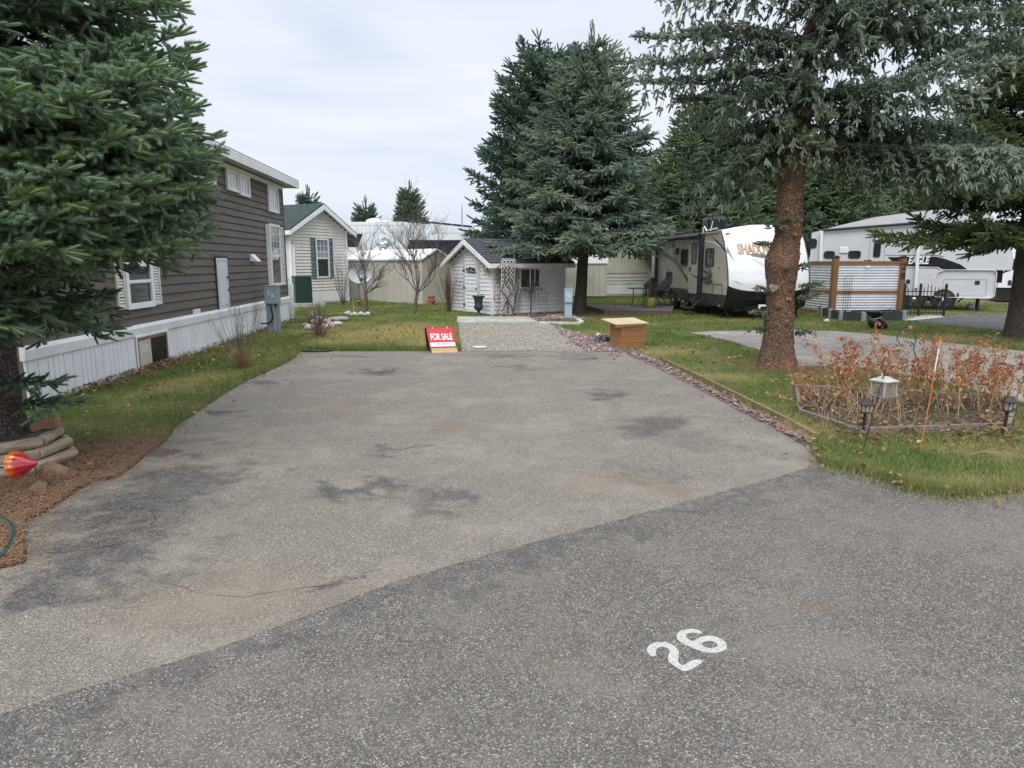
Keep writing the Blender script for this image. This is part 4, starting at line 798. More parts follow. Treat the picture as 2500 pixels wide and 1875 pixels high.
for (u0,u1,v0,v1,mm) in ((471,488,758,775,M_white),(280,293,805,812,M_dk)):
    a,z1=f.sz(u0,v0,.03); b,_=f.sz(u1,v0,.03); _,z0=f.sz(u0,v1,.03); z0=max(z0,zs+.035); m=MB(); m.box(a,b,-.04,-.022,z0,z0+max(z1-z0,.08))
    for i in range(3): m.box(a+.01,b-.01,-.044,-.04,z0+.015+i*.025,z0+.025+i*.025)
    m.build('wall_vent',mm,t)
a,z1=f.sz(334,842,.05); b,_=f.sz(407,824,.05); m=MB(); ring(m,a-.03,b+.03,.03,.56,.03,-.065,-.046); m.build('hatch_trim',M_wtrim,t)
W_old=wood('old_wood',(.30,.19,.11),(.17,.10,.06),(20,20,2)); m=MB(); ring(m,a,b,.03,.525,.045,-.062,-.047); m.build('hatch_frame',W_old,t)
mid=a+(b-a)*.42; m=MB(); m.box(a+.047,mid,-.06,-.047,.05,.475); m.build('hatch_panel',mat('beige_panel',(.55,.50,.38),.6,.05,2.,dirt=.3),t); m=MB(); m.box(mid+.01,b-.05,-.054,-.047,.05,.475); m.build('hatch_screen',mat('black_screen',(.015,.016,.02),.3,.3,6.),t)
m=MB(); m.box(a+.1,mid-.1,-.0635,-.06,.28,.40); m.build('paper_notice',mat('paper',(.6,.6,.58),.8,.03,9.),t)
# --- pedestals
def pedestal(label,u0,u1,vt,vm,vb,num,pale,cable):
    x,y=G((u0+u1)/2,vb); x0=(u0-1250)/F*y; x1=(u1-1250)/F*y; W=x1-x0; zt_=at(u0,vt,y).z; zm=at(u0,vm,y).z; rz=.05 if cable else .0
    t=thing('electric_pedestal',label,'power pedestal',(x,y,0),rz,'electric pedestals'); p=M_pgrey2 if pale else M_pgrey
    m=MB(); m.box(-W*.46,W*.46,-.01,.16,-.02,zm+.05); m.build('post',M_pgrey2 if pale else M_pgrey,t,bevel=.006)
    m=MB(); m.box(-W/2,W/2,-.06,.2,zm,zt_-.02); m.prism([(-.075,zt_-.02),(.205,zt_-.02),(.205,zt_),(-.07,zt_-.005)],-W/2-.01,W/2+.01,'x'); bx_=m.build('meter_box',p,t,bevel=.008)
    m=MB(); m.box(-W/2+.008,W/2-.008,-.068,-.06,zm+.01,zt_-.04); m.build('cover',M_pgrey2 if pale else mat('pedestal_cover',(.27,.335,.39),.45,.05,2.),bx_,bevel=.004)
    h_=zt_-zm; text(num[0],.13 if cable else .115,'number',M_wsign,bx_,(-W*.14,-.069,zm+h_*.60),(1,0,0),(0,0,1),.003,bold=.01); text(num[1],.13 if cable else .115,'number',M_wsign,bx_,(W*.13,-.069,zm+h_*.46),(1,0,0),(0,0,1),.003,bold=.01)
    if cable:
        m=MB(); m.tube([(-.02,-.06,zm),(.0,-.07,zm-.12),(.03,-.07,zm-.28),(-.02,-.07,zm-.42),(-.14,-.04,zm-.47),(-.30,.02,zm-.48)],.018,8); m.build('power_cord',M_black,t)
        m=MB(); m.tube([(.05,-.025,.02),(.06,-.025,.15),(.035,-.03,zm-.02)],.014,8); m.build('conduit',mat('grey_conduit',(.42,.46,.5),.5,.05,3.),t); m=MB(); m.box(.09,.125,-.10,-.06,zm-.06,zm+.01); m.build('padlock',M_black,t)
    return t
pedestal('blue grey electric pedestal marked 25 in front of the brown home',652,684,696,742,812,'25',0,1); pedestal('pale blue electric pedestal marked 26 at the right end of the white shed',1378,1397,704,739,780,'26',1,0)
x,y=G(710,778); t=thing('propane_tank','tall white propane cylinder behind the corner of the brown home','propane tank',(x-.02,y,0)); m=MB(); r=.145; m.lathe([(.01,.04),(.09,.05),(r,.12),(r,1.02),(.10,1.12),(.03,1.16)],n=28); m.build('cylinder',M_wtrim,t); m=MB(); m.lathe([(.12,0),(.12,.07)],n=20); m.lathe([(.075,1.10),(.075,1.24),(.07,1.24)],n=16); m.build('collar',M_white,t)
# --- cream house with green roof
A=G(717,746); B=G(850,735.5); f=Fac(A,B); t=thing('cream_house','cream sided gabled house with green shingle roof and teal shutters','house',f.A,f.rz); Lw=f.L; ze=f.sz(717,556)[1]; za=f.sz(787,506)[1]; sk=f.sz(800,708)[1]
DP=7.
m=MB(); m.box(.005,Lw-.005,0,DP,0,ze); m.prism([(.005,ze),(Lw-.005,ze),(Lw/2,za-.02)],.002,DP); m.build('wall',M_cream,t)
m=MB(); m.siding(0,Lw,sk,ze,.125,.035); m.siding(0,Lw,ze,za,.125,.035,lim=lambda z:((z-ze)/(za-ze)*Lw/2,Lw-(z-ze)/(za-ze)*Lw/2)); m.build('siding',M_cream,t)
m=MB(); m.box(0,Lw,-.02,.0,0,sk-.03); x=0
while x<Lw: m.box(x,x+.03,-.032,-.02,.02,sk-.05); x+=.10
m.build('skirting',M_white,t); m=MB(); m.box(-.04,.05,-.05,.05,0,ze); m.box(Lw-.05,Lw+.04,-.05,.05,0,ze); m.box(-.55,-.44,.2,.31,0,ze); m.build('corner_board',M_wtrim,t)
ov=.32; sl_=(za-ze)/(Lw/2); M_shing=mat('green_shingle',(.036,.062,.056),.9,.3,14.,bmp=.5,bscale=25)
def roofpl(m,x0,z0,x1,z1,y0,y1,th,n=0):
    m.add([(x0,y0,z0),(x1,y0,z1),(x1,y1,z1),(x0,y1,z0),(x0,y0,z0+th),(x1,y0,z1+th),(x1,y1,z1+th),(x0,y1,z0+th)],[(0,3,2,1),(4,5,6,7),(0,1,5,4),(1,2,6,5),(2,3,7,6),(3,0,4,7)])
    for i in range(n):
        a,b=i/n,(i+1)/n; xa,xb=x0+(x1-x0)*a,x0+(x1-x0)*b; zA,zB=z0+(z1-z0)*a,z0+(z1-z0)*b; m.add([(xa,y0,zA+th+.018),(xb,y0,zB+th+.002),(xb,y1,zB+th+.002),(xa,y1,zA+th+.018),(xa,y0,zA+th),(xa,y1,zA+th)],[(0,1,2,3),(4,0,3,5)])
m=MB(); zl=ze-ov*sl_+.05; roofpl(m,-ov,zl,Lw/2,za+.08,-ov,DP,.05,11); roofpl(m,Lw+ov,zl,Lw/2,za+.08,-ov,DP,.05,11); m.build('roof',M_shing,t)
m=MB()
for x0 in (-ov,Lw+ov): m.prism([(x0,zl-.16),(x0,zl),(Lw/2,za+.078),(Lw/2,za-.12)],-ov-.03,-ov-.002)
m.box(-ov-.03,-ov,-ov,DP,zl-.17,zl-.002); m.build('rake_board',M_wtrim,t)
m=MB(); zz=zl-.02
for x0,x1,za_,zb_ in ((-ov+.02,Lw/2,zl-.02,za+.05),(Lw+ov-.02,Lw/2,zl-.02,za+.05)): m.add([(x0,-ov,za_),(x1,-ov,zb_),(x1,-.03,zb_),(x0,-.03,za_)],[(0,1,2,3)])
m.build('soffit',M_wtrim,t)
a,z1=f.sz(769.5,582,.04); b,_=f.sz(801,582,.04); _,z0=f.sz(769.5,679,.04); window(t,a,b,z0,z1,.022,gl=G_mid,gl2=G_dark,cols=2,rows=2,rail=(z0+z1)/2,fw=.06)
sa,_=f.sz(758,582,.04); sb,_=f.sz(811,582,.04); shutter(t,sa,a-.01,z0-.02,z1+.02,.022,M_gshut); shutter(t,b+.01,sb,z0-.02,z1+.02,.022,M_gshut)
m=MB(); m.tube([(-.2,-.25,zl-.1),(-.15,-.15,zl-.3),(.09,-.07,zl-.5),(.09,-.07,1.1),(.14,-.12,.98),(.25,-.2,.93)],.04,6,smooth=False); m.build('downspout',M_wtrim,t)
m=MB(); ux,uy=G(741,749); t2=thing('air_conditioner','dark green outdoor air conditioner cabinet on a concrete block','air conditioner',(ux,uy-.05,.16),f.rz-.6); W=42/F*uy*.95
hh=at(720,674,uy).z-.16; m.box(-W/2,W/2,-.25,.3,0,hh-.03); m.build('cabinet',mat('green_metal',(.012,.040,.034),.4,.15,3.,dirt=.2),t2,bevel=.02); m=MB(); m.box(-W/2-.015,W/2+.015,-.265,.315,hh-.03,hh); m.build('lid',M_dk,t2,bevel=.01); m=MB()
for z in (hh*.33,hh*.66): m.box(-W/2,W/2,-.256,-.25,z-.004,z+.004)
m.build('seam',M_dk,t2)
t3=thing('concrete_block','long grey concrete slab under the green air conditioner','concrete slab',(ux+.1,uy-.05,0),f.rz-.6); m=MB(); m.box(-W/2-.12,W/2+.35,-.4,.45,-.02,.158); m.build('slab',M_conc,t3,bevel=.01)
# --- tan storage shed, left
f=Fac(G(851,731),G(1032,743)); M_tan=mat('grey_beige_panel',(.47,.44,.39),.7,.05,1.2,dirt=.2,dirtcol=(.25,.22,.18)); t=thing('storage_shed','long beige storage shed with a white roof behind the bare trees','shed',f.A,f.rz); Lw=f.L; ze=1.86; WD=1.55; zr=2.22
m=MB(); m.box(0,Lw,0,WD,.1,ze); m.prism([(0,ze),(WD,ze),(WD/2,zr)],0,Lw,'x'); m.build('wall',M_tan,t)
m=MB(); x=.2
while x<Lw: m.box(x,x+.012,-.003,.0,.12,ze-.02); x+=.42
m.build('panel_seam',mat('seam_dark',(.27,.25,.21),.8,.05,2.),t)
m=MB(); m.box(-.02,Lw+.02,-.015,WD+.015,-.02,.10); m.build('base_rail',M_conc,t)
m=MB(); m.add([(-.05,-.07,ze-.03),(Lw+.07,-.07,ze-.03),(Lw+.07,WD/2,zr+.03),(-.05,WD/2,zr+.03),(Lw+.07,WD+.07,ze-.03),(-.05,WD+.07,ze-.03),(-.05,-.07,ze-.09),(Lw+.07,-.07,ze-.09),(Lw+.07,WD/2,zr-.03),(Lw+.07,WD+.07,ze-.09)],[(0,1,2,3),(3,2,4,5),(6,7,1,0),(7,8,2,1),(8,9,4,2)]); m.build('roof',mat('white_roof',(.82,.82,.82),.5,.03,2.),t)
sx,_=f.sz(934,620,-.8); m=MB(); m.lathe([(.17,0),(.17,.2),(.15,.22)],(sx,WD*.55,zr-.1),16); m.lathe([(.15,.22),(.24,.26),(.27,.36),(.22,.46),(.08,.52),(.01,.53)],(sx,WD*.55,zr-.1),32,flute=.07,nf=16); m.build('turbine_vent',mat('galvanised',(.55,.58,.6),.35,.1,5.,metal=.8),t)
# --- white garden shed
C=Vector(G(1202,770.5)+(0,)); dR=Vector((.829,.559,0)); Rr=C+dR*2.93; f=Fac(C,Rr); fL=Fac(C+Vector((-.559,.829,0))*2.62,C)
t=thing('garden_shed','small white shed with a black shingle roof and a narrow door behind the gravel path','shed',f.A,f.rz); Lw=f.L; GW=2.62; ze=1.73; za=f.sz(1150,597,-1.3)[1]; za=2.36
# local: x along eave front, y away; the gable wall is at x=0, y 0..GW
m=MB(); m.box(0.004,Lw,.004,GW,0,ze); m.prism([(0,ze),(GW,ze),(GW/2,za)],.004,Lw,'x'); m.build('wall',M_white,t)
m=MB(); m.siding(0,Lw,.03,ze,.125,.026); 
m.T=Matrix.Rotation(-math.pi/2,4,'Z')@Matrix.Translation((-GW,0,0))
m.siding(0,GW,.03,ze,.125,.026); m.siding(0,GW,ze,za,.125,.026,lim=lambda z:((z-ze)/(za-ze)*GW/2,GW-(z-ze)/(za-ze)*GW/2)); m.T=None; m.build('siding',M_white,t)
m=MB(); m.box(-.035,.06,-.035,.06,0,ze); m.box(Lw-.05,Lw+.03,-.035,.04,0,ze); m.box(-.035,.03,GW-.05,GW+.03,0,ze); m.build('corner_board',M_wtrim,t)
ov=.28; sl_=(za-ze)/(GW/2); zl=ze-ov*sl_+.06; M_bs=mat('black_shingle',(.075,.078,.088),.9,.3,16.,bmp=.5,bscale=25)
m=MB(); m.T=Matrix(((0,1,0,0),(1,0,0,0),(0,0,1,0),(0,0,0,1)))
roofpl(m,-ov,zl,GW/2,za+.09,-ov,Lw+ov-.05,.035,10); roofpl(m,GW+ov,zl,GW/2,za+.09,-ov,Lw+ov-.05,.035,10); m.T=None; m.build('roof',M_bs,t)
m=MB()
for y0 in (-ov,GW+ov): m.prism([(y0,zl-.15),(y0,zl),(GW/2,za+.088),(GW/2,za-.08)],-ov-.03,-ov-.001,'x')
m.box(-ov,Lw+ov-.05,-ov-.028,-ov-.001,zl-.14,zl-.001); m.build('fascia',M_wtrim,t)
m=MB(); m.box(-ov,Lw+ov-.06,-ov,-.02,zl-.13,zl-.115); m.add([(-ov,-ov,zl-.01),(-ov,GW/2,za+.07),(-.02,GW/2,za+.07),(-.02,-ov,zl-.01)],[(0,1,2,3)]); m.add([(-ov,GW+ov,zl-.01),(-ov,GW/2,za+.07),(-.02,GW/2,za+.07),(-.02,GW+ov,zl-.01)],[(0,1,2,3)]); m.build('soffit',M_wtrim,t)
a,z1=f.sz(1269,655,.03); b,_=f.sz(1318,655,.03); _,z0=f.sz(1269,704,.03); wnd=window(t,a,b,z0,z1,.017,gl=G_dark,fw=.035); m=MB(); xm=a+(b-a)*.5; m.box(xm-.02,xm+.02,-.06,-.02,z0+.035,z1-.035); xm=a+(b-a)*.74; m.box(xm-.02,xm+.01,-.052,-.02,z0+.035,z1-.035); m.build('mullion',M_wtrim,wnd)
# door on the gable wall
def gsz(u,v): return fL.sz(u,v,.03)
dT=Matrix.Rotation(-math.pi/2,4,'Z')@Matrix.Translation((-GW,0,0))
a,z1=gsz(1135,625); b,_=gsz(1164,625); c_,_=gsz(1171,625); e_,_=gsz(1130,620)
M_dframe=mat('grey_white_frame',(.58,.585,.60),.6,.05,3.)
m=MB(); m.T=dT; m.box(e_,a,-.045,-.017,.02,z1+.02); m.box(b+.005,c_,-.045,-.017,.02,z1+.02); m.box(e_,c_,-.047,-.017,z1+.022,z1+.10); m.build('door_frame',M_dframe,t)
m=MB(); m.T=dT; ring(m,a+.005,b,.05,z1+.01,.055,-.05,-.02); m.box(a+.06,b-.055,-.046,-.02,.80,.87); m.siding(a+.06,b-.055,.105,z1-.045,.125,.026,y=-.02); dr=m.build('door',M_wtrim,t)
m=MB(); m.T=dT
for z in (.28,.84,1.42): m.box(e_+.03,a+.02,-.055,-.045,z-.04,z+.04)
m.build('hinge',M_dk,dr); m=MB(); m.T=dT; m.box(b-.04,b-.0,-.08,-.05,.80,.86); m.build('door_knob',M_dk,dr)
# wall decoration: dark metal silhouette of leaves and loops in a tilted frame
t2=thing('metal_wall_art','black wrought metal ornament hanging on the shed door','wall ornament',(0,0,0)); q=fL; m=MB()
def dpt(u,v,o=.06): s_,z_=q.sz(u,v,o); p=q.A+q.d*s_-q.n*o; return (p.x,p.y,z_)
u0,v0=1060,540; k=.2169
def dp(x,y,o=.065): return dpt(u0+x*k,v0+y*k,o)
m.tube([dp(357,520),(dp(368,578)),dp(420,582),dp(468,583)],.010,5); m.tube([dp(468,583),dp(448,530)],.012,5)
for pts in ([(362,525),(380,570),(395,540),(390,522)],[(395,575),(405,535),(398,515),(412,520),(425,545)],[(425,575),(430,530),(445,522),(440,560)],[(405,560),(420,572),(440,575)],[(372,540),(385,528),(402,545)],[(455,575),(448,545),(430,528),(418,525)]): m.tube([dp(*p) for p in pts],.014,5)
m.build('silhouette',M_black,t2)
# dried garland on gable corner
t2=thing('dried_vine','dried orange and brown vine trailing down the gable from the door top','dried vine',(0,0,0)); st=MB(); lf=MB(); random.seed(3)
path=[(420,290),(380,350),(440,330),(480,370),(510,370),(530,420),(560,470),(585,540),(610,580),(640,640)]
st.tube([dp(*p,.09) for p in path],.008,5); st.tube([dp(*p,.09) for p in [(500,370),(545,440),(600,560),(640,580),(700,540),(745,490)]],.010,5)
for i in range(420):
    w_=random.random(); i0=3+int(w_*6); p=path[i0]; q0=(p[0]+random.gauss(0,22),p[1]+random.gauss(0,24)); a=Vector(dp(*q0,random.uniform(.04,.14))); d=Vector((random.gauss(0,.03),random.gauss(0,.02),random.gauss(-.02,.03))); s_=Vector((random.gauss(0,.012),random.gauss(0,.01),random.gauss(0,.012))); lf.add([a,a+d*.6+s_,a+d],[(0,1,2)])
for i in range(30):
    p=random.choice(path[2:]); a=Vector(dp(p[0]+random.gauss(0,12),p[1],.09)); st.tube([a,a+Vector((random.gauss(0,.05),random.gauss(0,.03),random.uniform(-.25,-.05)))],[.004,.002],3,cap=False)
st.build('stems',W_tan,t2); lf.build('leaves',mat('dried_orange_leaf',(.45,.18,.10),.8,.3,30.,col2=(.22,.20,.08)),t2)
# lattice trellis fan and climbing vine
M_lat=mat('white_lattice',(.82,.82,.80),.7,.08,5.,dirt=.2)
t2=thing('lattice_trellis','white diamond lattice trellis leaning on the shed wall','trellis',(0,0,0)); m=MB(); o_=.31
def fp(u,v,o): s_,z_=f.sz(u,v,o); p=f.A+f.d*s_-f.n*o; return Vector((p.x,p.y,z_))
bl,br2=fp(1222,769,o_),fp(1250,769,o_); tl,tr=fp(1224,634,o_+.03),fp(1258,634,o_+.03)
def lp(a,b,dd=0.): lo=bl.lerp(br2,a); hi=tl.lerp(tr,a); p=lo.lerp(hi,b); return p-f.n*dd
nx=4.0; asp=(tl-bl).length/(tr-tl).length*nx
i=-asp
while i<nx+asp:
    for sg,dd in ((1,0.),(-1,.011)):
        P=[]
        for st_ in np.linspace(0,1,60):
            xx=(i+sg*st_*asp)/nx if sg>0 else (i+asp-st_*asp)/nx-0
            if 0<=xx<=1: P.append((xx,st_))
        if len(P)>2: m.bar(lp(*P[0],dd),lp(*P[-1],dd),.010,.023)
    i+=1.0
m.build('slats',M_lat,t2); m=MB(); m.bar(lp(0,0,.02),lp(0,1,.02),.012,.03); m.bar(lp(1,0,.02),lp(1,1,.02),.012,.03)
for j in range(4):
    c=lp((j+.5)/4,1.0,.02); pts=[c+f.d*.038*math.cos(x)+Vector((0,0,.038*math.sin(x))) for x in np.linspace(0,6.28,13)]; m.tube(pts,.010,5,cap=False)
m.build('rails',M_lat,t2)
t2=thing('climbing_vine','leafless brown vine twisting up the white lattice','vine',(0,0,0)); m=MB(); random.seed(5); bs_=fp(1241,770,.2)
for L in ([(825,1050),(825,960),(820,870),(790,815)],[(828,1050),(835,950),(825,880),(865,810)],[(820,880),(800,830),(755,790),(775,720),(800,640),(790,560)],[(865,810),(850,760),(800,700),(850,650),(830,560),(850,500)],[(870,830),(900,760),(885,700),(850,640)],[(880,1040),(885,980),(850,930),(830,880)],[(760,1010),(790,960),(815,900)],[(885,1045),(890,1000),(870,960)],[(850,690),(890,740),(905,800),(915,900)],[(915,900),(930,830),(950,740),(940,680)],[(800,560),(740,600),(700,700),(675,750),(680,830),(670,870),(700,910),(750,925)],[(760,480),(720,510),(660,560),(640,580)],[(900,520),(930,560),(950,600),(900,640),(860,690)],[(880,560),(920,590),(960,640)]):
    P=[fp(u0+x*k,v0+y*k,.345+random.uniform(-.01,.03)) for x,y in L]; m.tube(P,[.017 if L[0][1]>800 else .012]*len(P),6)
for i in range(620):
    a=fp(u0+random.uniform(700,950)*k,v0+random.choice([random.uniform(480,640),random.uniform(480,1000),random.uniform(500,1030)])*k,random.uniform(.04,.28) if i>90 else .36); P=[a]
    for j in range(3): P.append(P[-1]+Vector((random.gauss(0,.05),random.gauss(0,.03),random.gauss(-.06,.05))))
    m.tube(P,[.004,.003,.002,.0015],3,cap=False)
m.build('stems',W_bare,t2)
# --- right background buildings
f=Fac(G(1362,728),G(1480,728.5)); M_bei=mat('beige_metal',(.58,.555,.48),.6,.05,1.3,dirt=.25,dirtcol=(.3,.28,.22)); t=thing('storage_shed','beige metal shed behind the tree trunk, with a pipe rack on its side','shed',f.A,f.rz); Lw=f.L; ze=1.66
m=MB(); m.box(0,Lw,0,1.3,.1,ze); m.prism([(0,ze),(1.3,ze),(.65,ze+.42)],0,Lw,'x'); m.build('wall',M_bei,t)
m=MB(); x=.15
while x<Lw: m.box(x,x+.012,-.003,0,.12,ze); x+=.3
m.build('panel_seam',mat('seam_dark'),t) if 0 else m.build('panel_seam',MATS['seam_dark'],t); m=MB(); m.box(-.02,Lw+.02,-.02,1.32,0,.1); m.build('base_rail',M_dk,t)
m=MB(); roofpl(m,0,0,0,0,0,0,0) if 0 else None; m.add([(-.05,-.06,ze-.02),(Lw+.06,-.06,ze-.02),(Lw+.06,.65,ze+.46),(-.05,.65,ze+.46),(Lw+.06,1.36,ze-.02),(-.05,1.36,ze-.02),(Lw+.06,-.06,ze-.07),(Lw+.06,.65,ze+.41),(Lw+.06,1.36,ze-.07)],[(0,1,2,3),(3,2,4,5),(6,7,2,1),(7,8,4,2)]); m.build('roof',mat('roof_beige',(.5,.49,.46),.5,.05,2.),t)
m=MB(); zz=f.sz(1400,679,.15)[1]; z2=f.sz(1400,662,.15)[1]; m.bar((.05,-.13,zz),(Lw-.55,-.13,zz),.03,.03)
for x in (.3,.65,1.0,1.35,1.7): m.bar((x,-.1,zz),(x,-.1,z2+.05),.015,.015)
m.bar((.05,-.13,z2),(Lw-.75,-.13,z2),.02,.02); m.build('pipe_rack',mat('old_pipe',(.5,.47,.4),.6,.15,6.),t)
f=Fac(((1395-1250)/F*34.5,34.5),((1640-1250)/F*37,37)); t=thing('mobile_home','pale cream building with vertical ribbed siding behind the string lights','house',f.A,f.rz); Lw=f.L; zt_=f.sz(1520,603)[1]; zm=f.sz(1520,666)[1]; zb=f.sz(1520,694)[1]; M_pc=mat('pale_cream',(.62,.60,.52),.6,.05,2.)
m=MB(); m.box(0,Lw,0,3,.0,zt_); m.build('wall',M_pc,t); m=MB(); x=0
while x<Lw: m.box(x,x+.16,-.03,0,zm,zt_); x+=.2
m.siding(0,Lw,zb,zm-.03,.17,.03); m.build('siding',M_pc,t); m=MB(); m.box(0,Lw,-.03,0,.1,zb-.03); m.build('skirting',M_white,t); m=MB(); m.box(-.1,Lw+.1,-.15,3.1,zt_,zt_+.12); m.build('roof',M_white,t)
# ---------------- trailers ----------------
M_shell=mat('gelcoat_white',(.80,.81,.83),.25,.03,1.2,dirt=.06,dirtcol=(.5,.5,.48)); M_tank=mat('tan_gelcoat',(.49,.455,.37),.22,.04,1.1,dirt=.12,dirtcol=(.3,.27,.22)); M_char=mat('charcoal_gelcoat',(.045,.045,.05),.35,.1,2.); M_blk=mat('satin_black',(.012,.013,.017),.35,.15,2.)
M_sw1=mat('decal_charcoal',(.06,.063,.07),.35,.05,2.); M_sw2=mat('decal_silver',(.33,.35,.36),.35,.05,2.); M_rub=mat('tyre_rubber',(.02,.02,.02),.85,.2,12.,bmp=.4); M_chr=mat('alloy',(.62,.63,.65),.25,.08,5.,metal=.9); M_amb=mat('amber_lens',(.7,.22,.05),.3,.05,4.)
M_awn=mat('awning_black',(.02,.022,.028),.5,.2,3.)
def wheel(t,x,y,z,r,w=.2):
    m=MB(); prof=[(r*.62,-w/2),(r*.93,-w/2),(r,-w/2+.03),(r,w/2-.03),(r*.93,w/2),(r*.62,w/2)]; m.T=Matrix.Translation((x,y,z))@Matrix.Rotation(math.pi/2,4,'X'); m.lathe(prof,n=36); wh=m.build('wheel',None,t); m=MB(); m.T=Matrix.Translation((x,y,z))@Matrix.Rotation(math.pi/2,4,'X'); m.lathe([(r*.6,-w/2+.01),(r*.64,-w/2),(r*.66,-w/2),(r*.66,w/2+.004),(r*.6,w/2-.02),(r*.3,w/2-.05),(.08,w/2-.03),(.07,w/2+.01),(.01,w/2+.01)],n=30)
    wh.data.materials.append(M_rub)
    for i in range(6):
        a=i*math.pi/3; m.T=Matrix.Translation((x,y,z))@Matrix.Rotation(math.pi/2,4,'X')@Matrix.Rotation(a,4,'Z'); m.box(.05,r*.62,-.035,.035,w/2-.03,w/2+.0)
    m.T=None; m.build('rim',M_chr,wh)
# travel trailer
A=Vector(((1586-1250)/F*28.2,28.2)); B=Vector(((1765-1250)/F*21.2,21.2)); f=Fac(A,B); t=thing('travel_trailer','tan and white travel trailer with a black nose parked beside the wooden deck','travel trailer',f.A,f.rz); Lw=f.L; W=2.55
def s_at(u,v): return f.sz(u,v)
zT=s_at(1761,564)[1]; zB=s_at(1768,751)[1]
edge=[(s_at(u,v)) for u,v in ((1761,563),(1768,590),(1774,625),(1777,660),(1778,690),(1776,712),(1772,732),(1766,750))]
zTr=f.sz(1601,583)[1]; zt0=zT
body=[(0,.62),(0,zt0-.04),(.08,zt0)]+edge+[(edge[-1][0]-.5,zB-.02),(Lw*.62,zB+.02),(Lw*.62,zB+.06)]
ZS=.82 # top of charcoal band
m=MB(); m.prism([(0,.55)]+[(0,zt0-.06),(.06,zt0)]+edge+[(0,zB)],0,W); m.build('body',M_tank,t)
m=MB(); s0_=f.sz(1769,727.5)[0]; lo=[p for p in edge if p[1]<.75]; zc=.72
lows=[(0,zc)]+[(f.sz(1775,719)[0]-.0,zc)]+[p for p in edge if p[1]<zc]+[(0,zB)]
m.prism(lows,-.012,-.001); m.build('lower_skirt',M_char,t)
# front cap
def capx(w_,z): 
    es=edge; 
    if z>=es[0][1]: s_=es[0][0]-(z-es[0][1])*1.5
    elif z<=es[-1][1]: s_=es[-1][0]-(es[-1][1]-z)*1.0
    else:
        for (x0,z0),(x1,z1) in zip(es,es[1:]):
            if z1<=z<=z0: s_=x1+(x0-x1)*(z-z1)/(z0-z1+1e-9); break
    q=2*w_/W-1; return s_+.02+.24*(1-q*q)+.05*(1-q**8)
def capgrid(z0,z1,split=None,off=0.,w0=0.,w1=W,nz=26,nw=30):
    vs=[];fs=[]
    for j in range(nz+1):
        for i in range(nw+1):
            w_=w0+(w1-w0)*i/nw; lo_=z0(w_) if callable(z0) else z0; hi=z1(w_) if callable(z1) else z1; z=lo_+(hi-lo_)*j/nz; vs.append((capx(w_,z)+off,w_,z))
    for j in range(nz):
        for i in range(nw): a=j*(nw+1)+i; fs.append((a,a+1,a+nw+2,a+nw+1))
    return vs,fs
crown=lambda w_:zt0-.01+.17*(1-(2*w_/W-1)**2)+.03
spl=lambda w_:f.sz(1776,711)[1]+.0+.16*abs(2*w_/W-1)**4
m=MB(); m.add(*capgrid(spl,crown),True); vs,fs=capgrid(lambda w_:crown(w_)-.001,crown,nz=1); 
N_=20; rv=[];rf=[]
for i in range(N_+1):
    w_=W*i/N_; z=crown(w_); rv+= [(capx(w_,z),w_,z),(capx(w_,z)-.55,w_,zt0+.05+.05*(1-(2*w_/W-1)**2))]
for i in range(N_): rf.append((2*i,2*i+2,2*i+3,2*i+1))
m.add(rv,rf,True); m.build('front_cap',M_shell,t)
m=MB(); m.add(*capgrid(zB-.02,spl),True); m.build('nose_guard',M_blk,t)
for w_ in (0.,W): m=MB(); m.tube([(capx(w_,z)+.002,w_-(.012 if w_==0 else -.012),z) for _,z in edge],.018,6); m.build('edge_trim',M_blk,t)
m=MB(); m.add([(0,-.03,zt0),(edge[0][0]-.1,-.03,zt0),(edge[0][0]-.5,W/2,zt0+.1),(0,W/2,zt0+.1),(edge[0][0]-.1,W+.03,zt0),(0,W+.03,zt0),(0,-.03,zt0-.04),(edge[0][0]-.1,-.03,zt0-.04)],[(0,1,2,3),(3,2,4,5),(6,7,1,0)]); m.build('roof',mat('rubber_roof',(.50,.47,.38),.8,.08,3.,dirt=.3),t)
def side(name,u0,u1,v0,v1,mt,o0=.004,o1=.02,rad=0,kind='box'):
    a,z1=f.sz(u0,v0,o1); b,_=f.sz(u1,v0,o1); _,z0=f.sz(u0,v1,o1); m=MB()
    if rad: m.prism(rr(a,b,z0,z1,rad),-o1,-o0)
    else: m.box(a,b,-o1,-o0,z0,z1)
    return m.build(name,mt,t),(a,b,z0,z1)
def K7(x,y): return 1560+x*.1989,540+y*.1989
def kw(x0,x1,y0,y1,gl=G_dark,fr=M_black,fw=.035,rad=.07,parent=None):
    u0,v0=K7(x0,y0);u1,v1=K7(x1,y1); a,z1=f.sz(u0,v0,.03); b,_=f.sz(u1,v0,.03); _,z0=f.sz(u0,v1,.03); return window(parent or t,a,b,z0,z1,.006,gl=gl,fr=fr,fw=fw,rad=rad,th=.03)
kw(822,918,335,555); kw(517,595,345,545); kw(168,216,270,368)
